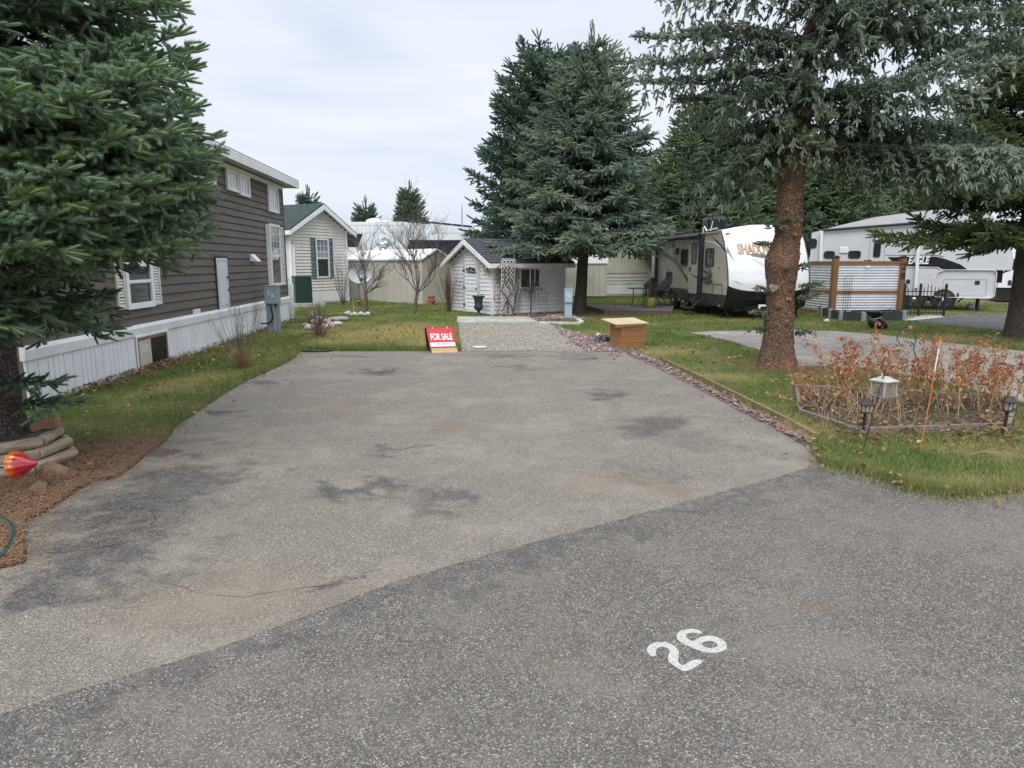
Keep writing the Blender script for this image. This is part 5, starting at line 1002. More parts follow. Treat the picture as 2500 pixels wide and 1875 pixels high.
# entry door
u0,v0=K7(628,232);u1,v1=K7(735,930); a,z1=f.sz(u0,v0,.02); b,_=f.sz(u1,v0,.02); z0=.66; m=MB(); m.prism(rr(a,b,z0,z1,.06),-.03,-.013); dr=m.build('door',mat('tan_door',(.56,.525,.43),.3,.03,2.),t); m=MB(); ring(m,a-.012,b+.012,z0-.012,z1+.012,.012,-.022,-.001,.06); m.build('door_seal',M_dk,t)
u0,v0=K7(650,270);u1,v1=K7(714,520); a,z1=f.sz(u0,v0,.04); b,_=f.sz(u1,v0,.04); _,z0=f.sz(u0,v1,.04); window(dr,a,b,z0,z1,.031,gl=G_mid,fr=M_black,fw=.03,rad=.06,th=.015)
u0,v0=K7(620,575); a,z=f.sz(u0,v0,.05); m=MB(); m.box(a-.02,a+.05,-.06,-.031,z-.1,z+.04); m.build('handle',M_black,dr)
u0,v0=K7(900,765);u1,v1=K7(1020,960); a,z1=f.sz(u0,v0,.02); b,_=f.sz(u1,v0,.02); _,z0=f.sz(u0,v1,.02); m=MB(); ring(m,a,b,z0,z1,.018,-.02,-.013,.06); m.build('storage_door',M_dk,t); m=MB(); m.box((a+b)/2-.04,(a+b)/2+.02,-.03,-.013,z0+.05,z0+.16); m.build('latch',M_black,t)
# awning
a,_=f.sz(1601,583,.12); zz=zt0-.10; x1=f.sz(1706,575,.12)[0]; m=MB(); m.tube([(a,-.11,zz),(x1,-.11,zz)],.075,12); m.tube([(x1-.02,-.11,zz),(x1+.08,-.11,zz)],.095,12); m.build('awning_roll',M_awn,t)
xa=f.sz(1711,600,.09)[0]; m=MB(); m.box(xa-.05,xa+.10,-.13,-.02,.68,zz+.05); m.build('awning_arm',M_awn,t); xb=a+.05; m=MB(); m.box(xb-.06,xb+.03,-.13,-.02,.75,zz+.05); m.build('awning_arm',M_awn,t)
m=MB(); m.bar((xb,-.1,1.0),(xb-.9,-.25,.75),.03,.03); m.prism([(xb-.02,1.1),(xb-1.0,.80),(xb-1.0,.70),(xb-.02,.72)],-.25,-.06); m.build('rolled_skirt',M_awn,t)
# vent grille, lamp, hookups, small fittings
u0,v0=K7(335,620);u1,v1=K7(400,765); a,z1=f.sz(u0,v0,.02); b,_=f.sz(u1,v0,.02); _,z0=f.sz(u0,v1,.02); m=MB(); ring(m,a,b,z0,z1,.03,-.025,-.003,.02)
for i in range(1,4): z=z0+(z1-z0)*i/4; m.box(a+.03,b-.03,-.024,-.005,z-.012,z+.012)
m.build('fridge_vent',M_dk,t); m=MB(); m.box(a+.03,b-.03,-.010,-.004,z0+.03,z1-.03); m.build('vent_mesh',mat('vent_brown',(.13,.12,.10),.8,.1,9.),t)
u0,v0=K7(440,328); a,z1=f.sz(u0,v0,.05); m=MB(); m.box(a,a+.28,-.08,-.003,z1-.24,z1); m.build('porch_light',M_blk,t,bevel=.02)
for x,y,r in ((342,822,.04),(370,815,.05),(230,473,.02),(982,575,.02)):
    u0,v0=K7(x,y); a,z=f.sz(u0,v0,.01); m=MB(); m.T=Matrix.Translation((a,-.012,z))@Matrix.Rotation(math.pi/2,4,'X'); m.lathe([(r,-.01),(r,.008)],n=14); m.build('port_cap',M_black,t)
for x,y in ((983,1037),(491,963)):
    u0,v0=K7(x,y); a,z=f.sz(u0,v0,.02); m=MB(); m.box(a-.05,a+.05,-.028,-.013,z-.03,z+.03); m.build('marker_light',M_amb,t)
m=MB(); m.box(capx(.14,zt0-.1)-.02,capx(.14,zt0-.1)+.02,.07,.22,zt0-.12,zt0-.06); m.build('marker_light',M_amb,t)
# decals
def dec(name,pts,mt,o=.003): m=MB(); f.poly(m,[K7(*p) for p in pts],o,.002); return m.build(name,mt,t)
dec('decal',[(890,182),(960,235),(1020,300),(1055,345),(1068,378),(1062,378),(1020,330),(960,265)],M_sw1); dec('decal',[(788,238),(860,240),(940,262),(1010,305),(1055,350),(1050,352),(1000,320),(930,278),(860,254),(788,250)],M_wtrim)
dec('decal',[(245,308),(300,365),(380,420),(450,470),(500,540),(560,640),(630,740),(688,822),(640,800),(570,710),(520,620),(470,530),(420,480),(350,455),(300,440)],M_sw1); dec('decal',[(300,440),(350,457),(418,484),(466,532),(515,620),(505,620),(455,540),(410,500),(345,480),(305,475)],M_sw2,.0065)
dec('decal',[(240,315),(285,430),(330,500),(400,620),(345,618),(300,520),(262,400)],M_sw2); dec('decal',[(96,560),(130,615),(175,665),(225,715),(200,722),(150,690),(108,620)],M_sw2); dec('decal',[(96,520),(110,560),(150,620),(165,650),(130,620),(96,575)],M_sw1,.0065)
dec('decal',[(628,640),(700,675),(745,690),(800,690),(850,670),(870,625),(835,575),(880,610),(892,655),(870,690),(900,730),(880,765),(830,768),(780,745),(840,740),(846,715),(800,720),(745,712),(680,690)],M_sw1,.033); dec('decal',[(775,592),(830,615),(852,630),(846,655),(820,640)],M_sw1,.033)
u0,v0=K7(330,275); a,z=f.sz(u0,v0,.02); m=MB(); xa0=f.sz(K7(230,0)[0],560,.02)[0]; xa1=f.sz(K7(420,0)[0],560,.02)[0]; ring(m,xa0,xa1,z-.16,z+.14,.02,-.02,-.003); m.build('name_plate',M_sw1,t); text('SHADOW',.26,'lettering',M_sw2,t,((xa0+xa1)/2,-.004,z-.01),(1,0,0),(0,0,1),.006,sx=1.5,bold=.01)
# chassis
x1=edge[-1][0]; m=MB(); m.box(.3,x1+.1,.45,.62,.36,zB+.03); m.box(.3,x1+.1,W-.62,W-.45,.36,zB+.03); m.box(x1-1.2,x1+.12,.3,W-.3,.24,.33); m.bar((x1,.5,.33),(x1+1.3,W/2-.05,.36),.09,.13); m.bar((x1,W-.5,.33),(x1+1.3,W/2+.05,.36),.09,.13); m.tube([(x1+1.0,W/2,.0),(x1+1.0,W/2,.75)],.04,8)
m.box(x1-2.6,x1-1.2,.1,W-.1,.28,zB+.05); m.build('chassis',M_blk,t)
m=MB(); m.box(x1+.62,x1+.70,.80,1.02,.34,.46) ; m.build('licence_plate',M_wsign,t,bevel=.01)
for y_ in (.15,W-.15):
    m=MB(); c=x1-.35; m.bar((c,y_,zB+.02),(c+.22,y_,.22),.05,.05); m.bar((c+.42,y_,zB+.02),(c+.2,y_,.22),.05,.05); m.bar((c+.21,y_,.22),(c-.02,y_,.01),.05,.05); m.bar((c+.21,y_,.22),(c+.42,y_,.01),.05,.05); m.box(c-.15,c+.55,y_-.1,y_+.1,0,.015); m.build('stabiliser_jack',M_blk,t)
for u_,Y_ in ((1621,25.6),(1644,24.55)):
    s_=(Vector(((u_-1250)/F*Y_,Y_,0))-f.A).dot(f.d); wheel(t,s_+.1,.06,.33,.33,.2)
ws=(Vector(((1633-1250)/F*25.1,25.1,0))-f.A).dot(f.d)+.1; m=MB(); m.box(ws-1.1,ws+1.15,-.014,-.0125,.33,.36) if 0 else None
pts=[(ws-1.0,.70),(ws-.85,.78),(ws-.1,.80),(ws+.85,.78),(ws+1.0,.70),(ws+1.0,.45),(ws+.9,.45),(ws+.85,.66),(ws+.7,.72),(ws-.7,.72),(ws-.85,.66),(ws-.9,.45),(ws-1.0,.45)]; m=MB(); m.prism(pts,-.06,-.013); m.build('fender',M_char,t); m=MB(); m.prism([(ws-.86,.33),(ws-.86,.66),(ws-.7,.72),(ws+.7,.72),(ws+.86,.66),(ws+.86,.33)],-.016,-.0128); m.build('wheel_well',M_blk,t)
# folding steps
u0,v0=K7(660,1000); a,_=f.sz(u0,v0,.3); m=MB(); m.box(a-.35,a+.4,-.35,-.05,.42,.45); m.box(a-.35,a+.4,-.62,-.33,.22,.25); m.bar((a-.33,-.05,.55),(a-.33,-.6,.2),.03,.05); m.bar((a+.38,-.05,.55),(a+.38,-.6,.2),.03,.05); m.build('steps',M_blk,t,bevel=.01)
# roof gear
def capfn(x,z,off): w_=lx+x; zz_=lz+z; return Vector((capx(w_,zz_)+.012+off,w_,zz_))
lx=f.sz(1765,600)[0]; w0_=.62
def wz(u,v):
    for w_ in np.linspace(0,W,200):
        z=0; p=None
        for zz_ in (1.0,):
            pass
    best=None
    for i in range(60):
        for j in range(60):
            w_=W*i/59; z=.4+2.4*j/59; P=f.A+f.d*capx(w_,z)+f.n*w_; P=Vector((P.x,P.y,z)); d=P-Vector((0,0,H)); cy_=d.y*CP-d.z*SP; cx_=d.x; cz_=d.z*CP+d.y*SP; uu=1250+F*cx_/cy_; vv=937.5-F*cz_/cy_; e=(uu-u)**2+(vv-v)**2
            if best is None or e<best[0]: best=(e,w_,z)
    return best[1],best[2]
a_=wz(1802,612); b_=wz(1892,608); lx=a_[0]; lz=(a_[1]+b_[1])/2; per=(b_[0]-a_[0])/6.1
M_gold=mat('lettering_tan',(.50,.29,.13),.4,.1,4.); M_sil=mat('lettering_silver',(.15,.16,.18),.3,.1,6.)
text('SHADOW CRUISER',.40,'lettering',M_gold,t,None,(1,0,0),(0,0,1),.010,sx=per/.40*1.25,fn=capfn,bold=.02,align='LEFT')
_s=capfn; capfn2=lambda x,z,off:Vector((capx(lx+x,lz+z)+.006+off*.3,lx+x,lz+z)); text('SHADOW CRUISER',.42,'lettering_outline',M_sil,t,None,(1,0,0),(0,0,1),.010,sx=per/.42*1.25,fn=capfn2,bold=.05,align='LEFT')
def capdec(name,pts,mt,off=.004):
    P=[wz(*K7(*p)) for p in pts]; n=len(P); vs=[];fs=[]
    # strip polygon: even list, top half then reversed bottom half
    h_=n//2; top=P[:h_]; bot=P[h_:][::-1]; K_=6
    for i in range(h_):
        for j in range(K_+1): w_=top[i][0]+(bot[i][0]-top[i][0])*j/K_; z=top[i][1]+(bot[i][1]-top[i][1])*j/K_; vs.append((capx(w_,z)+off,w_,z))
    for i in range(h_-1):
        for j in range(K_): a=i*(K_+1)+j; fs.append((a,a+1,a+K_+2,a+K_+1))
    m=MB(); m.add(vs,fs,True); return m.build(name,mt,t)
capdec('decal',[(1310,402),(1400,425),(1500,445),(1640,468),(1640,400),(1500,400),(1400,400),(1310,400)],M_sil); capdec('decal',[(1290,215),(1400,195),(1500,187),(1680,185),(1680,197),(1500,199),(1400,207),(1290,228)],mat('decal_pale',(.58,.59,.60),.35,.03,2.))
capdec('decal',[(1075,300),(1110,360),(1140,430),(1170,498),(1160,480),(1130,440),(1100,400),(1078,385)],M_sil); capdec('decal',[(1122,716),(1200,740),(1277,768),(1270,774),(1200,752),(1122,724)],MATS['decal_silver']); capdec('decal',[(1400,455),(1500,500),(1600,545),(1610,555),(1500,530),(1400,465)],MATS['decal_pale'])
ax=f.sz(1650,580,-1.)[0]
m=MB(); x_=f.sz(1651,572,-.8)[0]; m.box(x_-.3,x_+.45,.6,1.0,zt0+.08,zt0+.22); m.build('roof_vent',M_blk,t,bevel=.05)
x_=f.sz(1734,560,-1.0)[0]; m=MB(); m.box(x_-.35,x_+.35,.8,1.5,zt0+.1,zt0+.62); m.build('roof_air_conditioner',M_blk,t,bevel=.1); m=MB(); m.tube([(x_+.1,.72,zt0+.08),(x_+.12,.68,zt0+.24),(x_+.3,.66,zt0+.28),(x_+.45,.7,zt0+.12)],.02,6); m.build('roof_hose',M_wsign,t); m=MB(); m.bar((x_+1.0,.6,zt0+.1),(x_+1.15,.6,zt0+.42),.02,.02); m.bar((x_+.8,.6,zt0+.14),(x_+1.4,.65,zt0+.18),.03,.03); m.build('antenna',M_wsign,t)
# fifth wheel trailer
f=Fac(((1966-1250)/F*27.2,27.2),((2432-1250)/F*23.9,23.9)); t=thing('fifth_wheel_trailer','long white fifth wheel trailer with a black stripe behind the corrugated fence','fifth wheel trailer',f.A,f.rz); M_eg=mat('grey_white_gelcoat',(.60,.61,.63),.28,.03,1.2,dirt=.06,dirtcol=(.4,.4,.4))
Lw=f.L; E8=lambda x,y:(1900+x*.2712,480+y*.2712)
def e8(x,y,o=0.): return f.sz(*E8(x,y),o)
xs_=e8(1410,700)[0]; xe=e8(2110,650)[0]; zbelt=e8(1500,660)[1]; zbot=e8(1500,908)[1]; xb_=e8(1960,800)[0]
prof=[(0,.52),(0,e8(240,328)[1]),e8(540,262),e8(870,185),e8(1280,130),(e8(1500,110)[0],e8(1280,118)[1]),(xe-.9,e8(1280,140)[1]),(xe-.25,e8(1280,330)[1]),(xe,e8(1280,560)[1]),(xe-.02,zbelt),(xb_-.05,zbelt),(xs_+.35,zbelt),(xs_+.1,zbelt-.1),(xs_,zbelt-.4),(xs_,.52)]
m=MB(); m.prism(prof,0,2.5); m.build('body',M_eg,t)
lo=rr(xs_-.15,xb_,zbot,zbelt-.002,.10); m=MB(); m.prism(lo,.06,2.44); m.build('basement',M_eg,t)
m=MB(); ring(m,xs_-.02,xb_,zbot,zbelt+.01,.014,-.012,.06,.18); m.build('basement_trim',M_shell,t)
m=MB(); ring(m,e8(1490,740)[0],e8(1885,740)[0],e8(1490,890)[1],e8(1490,742)[1],.012,.05,.058,.06); m.build('storage_door',mat('groove_grey',(.35,.36,.37),.5,.05,3.),t)
m=MB(); a,z=e8(1773,758); m.box(a,a+.14,.045,.058,z-.13,z); a,z=e8(1612,868); m.box(a,a+.05,.03,.058,z-.13,z); m.build('latch',M_black,t)
def ew(x0,x1,y0,y1,rad=.1,fw=.03,gl=G_dark,parent=None,y=.004):
    a,z1=e8(x0,y0,.03); b,_=e8(x1,y0,.03); _,z0=e8(x0,y1,.03); return window(parent or t,a,b,z0,z1,y,gl=gl,fr=M_black,fw=fw,rad=rad,th=.03)
ew(413,513,490,557,.1); ew(632,746,487,557,.1); ew(275,350,378,465,.1)
a,z1=e8(838,355,.02); b,_=e8(968,355,.02); m=MB(); m.prism(rr(a,b,.62,z1,.12),-.025,-.002); dr=m.build('door',M_eg,t); m=MB(); ring(m,a-.015,b+.015,.6,z1+.015,.015,-.03,-.0015,.13); m.build('door_seal',MATS['groove_grey'],t)
ew(866,930,395,545,.06,parent=dr,y=.027); m=MB(); a,z=e8(823,568,.05); m.box(a,a+.05,-.06,-.027,z-.1,z); m.bar((a-.15,-.08,z-.02),(a-.4,-.25,z-.4),.03,.03); m.bar((a-.15,-.08,z-.02),(a+.0,-.05,z-.02),.03,.03); m.build('grab_handle',M_black,t)
m=MB(); f.poly(m,[E8(985,545),E8(1420,540),E8(1500,560),E8(1640,610),E8(1700,655),E8(1480,655),E8(1440,632),E8(1140,625),E8(1050,605)],.004,.003); f.poly(m,[E8(965,527),E8(1400,524),E8(1470,534),E8(1500,545),E8(1400,529),E8(965,530)],.004,.003); f.poly(m,[E8(1140,640),E8(1420,640),E8(1470,662),E8(1455,662),E8(1415,645),E8(1140,644)],.004,.003); m.build('stripe',M_blk,t)
ca=e8(1265,577,.01); wd=(e8(1370,577)[0]-e8(1160,577)[0]); text('EAGLE',.36,'lettering',M_wsign,t,(ca[0],-.008,ca[1]),(1,0,0),(.12,0,1),.006,sx=wd/1.18,bold=.03)
a,z=e8(1350,788); m=MB(); m.box(a,a+.13,-.008,-.004,z-.08,z); fl=m.build('flag_sticker',M_wsign,t); m=MB(); m.box(a,a+.03,-.010,-.008,z-.08,z); m.box(a+.10,a+.13,-.010,-.008,z-.08,z); m.prism([(a+.065,z-.015),(a+.08,z-.04),(a+.07,z-.06),(a+.06,z-.06),(a+.05,z-.04)],-.010,-.008); m.build('flag_red',mat('flag_red',(.6,.05,.05),.5,.03,4.),fl)
m=MB(); p0,p1=e8(395,305,.1),e8(1260,238,.1); m.tube([(p0[0],-.1,p0[1]),(p1[0],-.1,p1[1])],.05,10); m.build('awning_roll',M_awn,t)
for (x,y,x2,y2) in ((395,310,385,600),(1275,240,1240,820)):
    m=MB(); q0,q1=e8(x,y,.1),e8(x2,y2,.1); m.bar((q0[0],-.10,q0[1]),(q1[0],-.08,q1[1]),.10,.14); m.build('awning_arm',M_shell,t)
m=MB(); a,z=e8(552,455,.03); m.box(a,a+.3,-.05,-.002,z-.22,z); m.build('wall_vent',M_shell,t,bevel=.02)
m=MB(); m.box(.3,xb_-1.5,.3,2.2,.42,.6); 
for s_ in (xb_-.45,):
    for y_ in (.3,2.1): m.tube([(s_,y_,.02),(s_,y_,zbot+.05)],.045,8); m.box(s_-.2,s_+.2,y_-.18,y_+.18,0,.03)
m.bar((xb_-.9,.3,zbot),(xb_-1.05,.3,.3),.05,.05); m.box(xb_-2.0,xb_-1.1,.3,.9,.32,zbot); m.build('landing_gear',M_blk,t); m=MB(); m.bar((xb_+.1,1.2,zbelt),(xb_+.1,1.2,zbelt-.45),.2,.2); m.build('hitch_pin_box',M_blk,t)
for s_ in (3.6,4.5): wheel(t,s_,.14,.38,.38,.22)
m=MB(); m.tube([(e8(1180,95)[0]+.0,1.2,e8(1280,135)[1]-.1),(e8(1180,95)[0],1.2,e8(1280,100)[1]-.05)],.35,14); m.build('roof_dome',M_blk,t)
# small white trailer behind right tree trunk
f=Fac(((2425-1250)/F*30,30),((2600-1250)/F*29,29)); t=thing('parked_trailer','white and black camper nose seen past the right edge tree trunk','trailer',f.A,f.rz); zz=lambda v:f.sz(2440,v)[1]
m=MB(); m.prism([(0,zz(702)),(0.05,zz(672)),(.4,zz(640)),(f.L,zz(560)),(f.L,zz(702))],0,2.4); m.build('body',M_shell,t); m=MB(); m.prism([(.05,zz(735)),(0,zz(704)),(f.L,zz(704)),(f.L,zz(735))],.1,2.3); m.prism([(.1,zz(668)),(.5,zz(628)),(f.L,zz(560)),(f.L,zz(600)),(.6,zz(655))],-.01,-.002); m.build('lower_panel',M_blk,t)
for s_ in (.9,1.8): wheel(t,s_,.1,.36,.36,.2)
m=MB(); m.box(.35,.47,-.03,-.003,zz(696),zz(684)); m.build('latch',M_black,t)
# far fifth wheel with logo
Y0=34.; f=Fac(((640-1250)/F*Y0,Y0),((1230-1250)/F*Y0,Y0)); t=thing('toy_hauler_trailer','big white trailer with dark window bands behind the storage shed','fifth wheel trailer',f.A,f.rz); M_br=mat('cool_white',(.74,.78,.80),.3,.02,1.2)
R5=lambda x,y:(840+x*.1718,460+y*.1718); zf=lambda v:f.sz(900,v)[1]; ux=lambda u:f.sz(u,600)[0]
prof=[(0,.4),(0,zf(543)),(ux(982),zf(541)),(ux(1154),zf(559)),(ux(1175),zf(568)),(ux(1190),zf(610)),(ux(1190),zf(700)),(ux(1190),.4)]
m=MB(); m.prism(prof,0,2.6); m.build('body',M_br,t)
m=MB(); f.poly(m,[(700,571),(886,571),(873,603),(700,603)],.003,.01); m.build('window_band',G_dark,t); m=MB(); f.poly(m,[(1000,586),(1188,586),(1188,690),(1110,690),(1094,628),(1076,611),(993,611)],.003,.01); m.build('window_band',mat('dark_band',(.02,.02,.035),.2,.1,3.),t)
m=MB()
for v in (550,569): m.box(.2,ux(985 if v==550 else 1180),-.006,-.001,zf(v)-.01,zf(v)+.01)
for u in (924,895): m.box(ux(u)-.008,ux(u)+.008,-.006,-.001,1.,zf(546))
m.build('panel_seam',mat('seam_grey',(.4,.45,.48),.5,.05,3.),t)
c=f.sz(941,595,.01); text('BRINKLEY',.25,'lettering',MATS['seam_grey'],t,(c[0],-.006,c[1]),(1,0,0),(0,0,1),.005,sx=.9); m=MB()
for i in range(9):
    a=R5(515+i*17,742); h_=R5(515+i*17,742-(60-abs(4-i)*13)); 
    if i<8: f_=1; q0=f.sz(*a,.01); q1=f.sz(*R5(515+(i+1.6)*17 if i<4 else 515+(i-.6)*17+17*.0,700 if i<4 else 700),.01); m.bar((q0[0],-.008,q0[1]),(q1[0],-.008,q1[1]),.006,.02)
    if i>0: q0=f.sz(*a,.01); q1=f.sz(*R5(583,682+8*abs(4-i)),.01); m.bar((q0[0],-.008,q0[1]),(q1[0],-.008,q1[1]),.006,.02)
m.build('mountain_mark',MATS['seam_grey'],t)
m=MB(); a,b=ux(888),ux(925); m.prism([(a,zf(543)),(a+.02,zf(535)),(a+.3,zf(530.5)),(b-.1,zf(530.5)),(b,zf(543))],.6,1.4); m.box(b,b+.35,.7,1.3,zf(543),zf(535)); m.build('roof_air_conditioner',M_shell,t,bevel=.04)
m=MB()
for i in range(6):
    u0_,u1_=1000+i*26,1022+i*26; g0=lambda u:zf(541+(u-982)*.105-3.5); m.bar((ux(u0_),.5,g0(u0_)+.05),(ux(u1_),.5,g0(u1_)+.05),.9,.07)
m.build('solar_panel',M_blk,t)
x=(1131-1250)/F*45; t=thing('radio_mast','thin grey antenna mast beside the far trailer','antenna mast',(x,45,0)); m=MB(); m.tube([(0,0,0),(0,0,at(1131,515,45).z),(0,0,at(1131,498,45).z)],[.04,.035,.012],6); m.build('pole',M_pgrey,t)
# ---------------- small objects ----------------
random.seed(77)
# for sale board (A-frame)
x0,y0=G(1054.6,863); x1,y1=G(1118,861); f=Fac((x0,y0),(x1,y1)); Wd=f.L; t=thing('for_sale_sign','red and white FOR SALE sandwich board at the edge of the driveway','sandwich board',f.A,f.rz)
Hh=.475; tilt=math.atan2(.20,Hh); T=Matrix.Translation((-.03,0,0))@Matrix.Rotation(-tilt,4,'X')@Matrix(((1,.0,-.0,0),(0,1,0,0),(0,0,1,0),(0,0,0,1)))
# slight sideways lean of the front sheet
T=Matrix(((1,0,-.13,0.0),(0,1,0,0),(0,0,1,0),(0,0,0,1)))@Matrix.Rotation(-tilt,4,'X')
W_pl=wood('plywood',(.62,.47,.27),(.52,.38,.2),(2,2,14)); M_sred=mat('sign_red',(.62,.03,.045),.4,.06,4.); M_sdred=mat('sign_edge_red',(.42,.03,.03),.5,.06,4.)
Lh=Hh/math.cos(tilt)
m=MB(); m.T=T; m.box(.0,Wd,-.008,.008,0,Lh-.005); m.build('front_board',W_pl,t)
m=MB(); m.T=T; ring(m,-.02,Wd+.0,.105,Lh,.014,-.016,-.0085); m.build('sign_frame',M_sdred,t); m=MB(); m.T=T; m.box(-.006,Wd-.014,-.0125,-.0085,.225,Lh-.014); m.build('red_panel',M_sred,t); m=MB(); m.T=T; m.box(0.0,Wd-.02,-.0125,-.0085,.128,.212); wp=m.build('white_panel',mat('sign_white',(.72,.72,.76),.4,.03,4.),t)
m=MB(); m.T=T; m.box(-.006,Wd-.014,-.012,-.0085,.119,.128); m.box(-.006,Wd-.014,-.012,-.0085,.212,.225); m.build('red_border',M_sdred,t)
q=lambda x,z,lay:T@Vector((Wd*.5-.01+x,-.0126-lay,.315+z)); text('FOR SALE',.178,'lettering',M_wsign,t,None,(1,0,0),(0,0,1),.002,sx=.545,fn=q,bold=.03)
q=lambda x,z,lay:T@Vector((Wd*.5+x,-.0126-lay,.178+z)); text('778 554-0071',.042,'handwriting',MATS['pedestal_cover'],t,None,(1,0,0),(0,0,1),.001,sx=1.15,fn=q,bold=.006)
m=MB(); m.T=T; m.box(.10,.115,-.02,.02,Lh-.03,Lh+.006); m.box(Wd-.12,Wd-.105,-.02,.02,Lh-.03,Lh+.006); m.build('hinge',mat('brass',(.6,.5,.3),.4,.1,4.,metal=.5),t); m=MB(); m.T=T; m.T=T@Matrix.Translation((Wd*.5,-.009,.05))@Matrix.Rotation(math.pi/2,4,'X'); m.lathe([(.007,0),(.007,.003)],n=10); m.build('screw',M_dk,t)
T2=Matrix(((1,0,-.13,-.0),(0,1,0,.40),(0,0,1,0),(0,0,0,1)))@Matrix.Rotation(tilt,4,'X'); m=MB(); m.T=T2; m.box(-.045,Wd-.02,-.006,.006,0,Lh-.005); m.build('back_board',mat('dark_board',(.05,.04,.03),.8,.1,4.),t)
# wooden box with lid
cx,cy=G(1517,853); f=Fac((cx,cy),G(1585,849)); t=thing('wooden_box','square cedar plank box with a pale slanted plywood lid on the grass','wooden box',(cx,cy,0),f.rz); Wd=.56; Dp=.44; ht=at(1517,793,cy).z
W_ced=wood('cedar',(.40,.205,.08),(.29,.135,.048),(2.5,2.5,26),.6,2.5); m=MB(); n=4
for i in range(n):
    z0,z1=ht*i/n,ht*(i+1)/n-.004; m.box(0,Wd,0,.022,z0,z1); m.box(0,.022,.0225,Dp,z0,z1); m.box(Wd-.022,Wd,.0225,Dp,z0,z1); m.box(.0225,Wd-.0225,Dp-.022,Dp,z0,z1)
m.build('plank_walls',W_ced,t,bevel=.003); m=MB(); m.box(.023,Wd-.023,.023,Dp-.023,0,ht-.02); m.build('inner_liner',M_dk,t)
m=MB(); 
for i in range(5): y=-.04+i*.11; m.prism([(y,ht+.002+.13*(y+.04)*1.),(y+.107,ht+.002+.13*(y+.147)),(y+.107,ht+.018+.13*(y+.147)),(y,ht+.018+.13*(y+.04))],-.17,Wd+.05,'x')
m.build('lid',wood('pale_plywood',(.66,.55,.36),(.5,.38,.22),(14,2,2)),t); m=MB(); m.prism([(-.16,ht-.05),(.5,ht-.03),(.5,ht+.0),(-.16,ht)],-.035,-.012); m.build('lid_rail',W_ced,t)
m=MB()
for y in (.12,.22):
    m.T=Matrix.Translation((-.001,y,ht*.60))@Matrix.Rotation(-math.pi/2,4,'Y'); m.lathe([(.008,0),(.008,.003)],n=8)
m.build('knot_hole',M_dk,t)
# pansies and white stone beside the box
px,py=G(1480,838); t=thing('pansy_clump','clump of dark purple and white pansies beside the wooden box','flowers',(px,py,0)); m=MB(); g_=MB(); wv=MB()
for i in range(300):
    a=Vector((random.gauss(0,.13),random.gauss(0,.07),random.uniform(.01,.16))); d=Vector((random.gauss(0,.03),random.gauss(0,.03),random.gauss(0,.03))); e=Vector((random.gauss(0,.03),random.gauss(0,.03),random.gauss(0,.03))); ((m if i<140 else g_) if i<270 else wv).add([a,a+d,a+e],[(0,1,2)])
m.build('purple_petals',mat('pansy_purple',(.09,.05,.22),.7,.3,40.,col2=(.04,.03,.09)),t); g_.build('leaves',mat('pansy_leaf',(.03,.06,.03),.8,.2,30.),t); wv.build('white_petals',mat('pansy_white',(.6,.58,.7),.7,.1,30.),t)
def rock(name,label,u,v,w_,h_,mt,cat='rock',group=None,d_=None,Y=None):
    x,y=G(u,v); t=MB(); n=14; vs=[];fs=[]; k=8; s=random.uniform(0,99)
    for j in range(k+1):
        ph=math.pi*j/k
        for i in range(n):
            th=2*math.pi*i/n; d=Vector((math.sin(ph)*math.cos(th),math.sin(ph)*math.sin(th),math.cos(ph))); r=1+.22*mn.noise(d*1.6+Vector((s,0,0)))+.08*mn.noise(d*4+Vector((s,0,0))); vs.append((d.x*r*w_/2,d.y*r*(d_ or w_*.8)/2,max(0,(d.z*r*.5+.42)*h_)))
    for j in range(k):
        for i in range(n): i2=(i+1)%n; fs.append((j*n+i,j*n+i2,(j+1)*n+i2,(j+1)*n+i))
    t.add(vs,fs,True); o=t.build(name,mt,None,loc=(x,y,0)); o.rotation_euler.z=random.uniform(-.4,.4); return tag(o,label,cat,group)
M_wr=mat('white_rock',(.62,.60,.56),.85,.12,3.,bmp=.4,bscale=14,dirt=.3); M_pr=mat('pink_rock',(.55,.42,.36),.85,.12,3.,bmp=.4,bscale=14,dirt=.3); M_gr=mat('grey_rock',(.36,.36,.35),.85,.15,3.,bmp=.4,bscale=14)
rock('rock','round white stone left of the purple pansies',1461,824,.12,.11,M_wr)
for u,v,w_,h_,mt,l in ((758,806,.30,.17,M_wr,'white rock at the left front of the rock ring'),(768,792,.26,.16,M_pr,'pink rock at the left of the ring behind the red stems'),(779,783,.24,.16,M_wr,'small upright white rock at the back left of the ring'),(762,778,.16,.24,M_gr,'narrow grey rock at the back left of the ring'),(790,804,.26,.16,M_wr,'white rock at the front middle of the ring behind the shrub'),(797,790,.30,.15,M_pr,'pink rock in the middle of the ring'),(806,802,.22,.20,M_wr,'white rock at the front right of the shrub stems'),(813,785,.36,.15,M_pr,'flat peach coloured rock on the right of the ring'),(822,796,.30,.14,M_wr,'low cream rock at the right front of the ring'),(834,784,.44,.15,M_gr,'large flat grey rock at the right end of the ring'),(745,797,.16,.10,M_gr,'small grey rock at the far left of the ring')):
    rock('rock',l,u,v,w_,h_,mt,group='rocks around the red stemmed shrub')
for i,(u,v) in enumerate([(851,770),(859,771),(866,772),(874,771),(882,771),(890,771),(898,771),(844,767)]):
    rock('edging_stone',['white edging stone, leftmost but one in the tree ring','white edging stone left of the yellow stake','white edging stone right at the yellow stake','small white stone fourth along the tree ring','white stone fifth along the tree ring','white stone just left of the bare tree trunk','white stone right of the bare tree trunk','leftmost white stone of the tree ring'][i],u,v,.11 if i%2 else .17,.09 if i%2 else .15,M_wr,'edging stone','white stones round the bare tree')
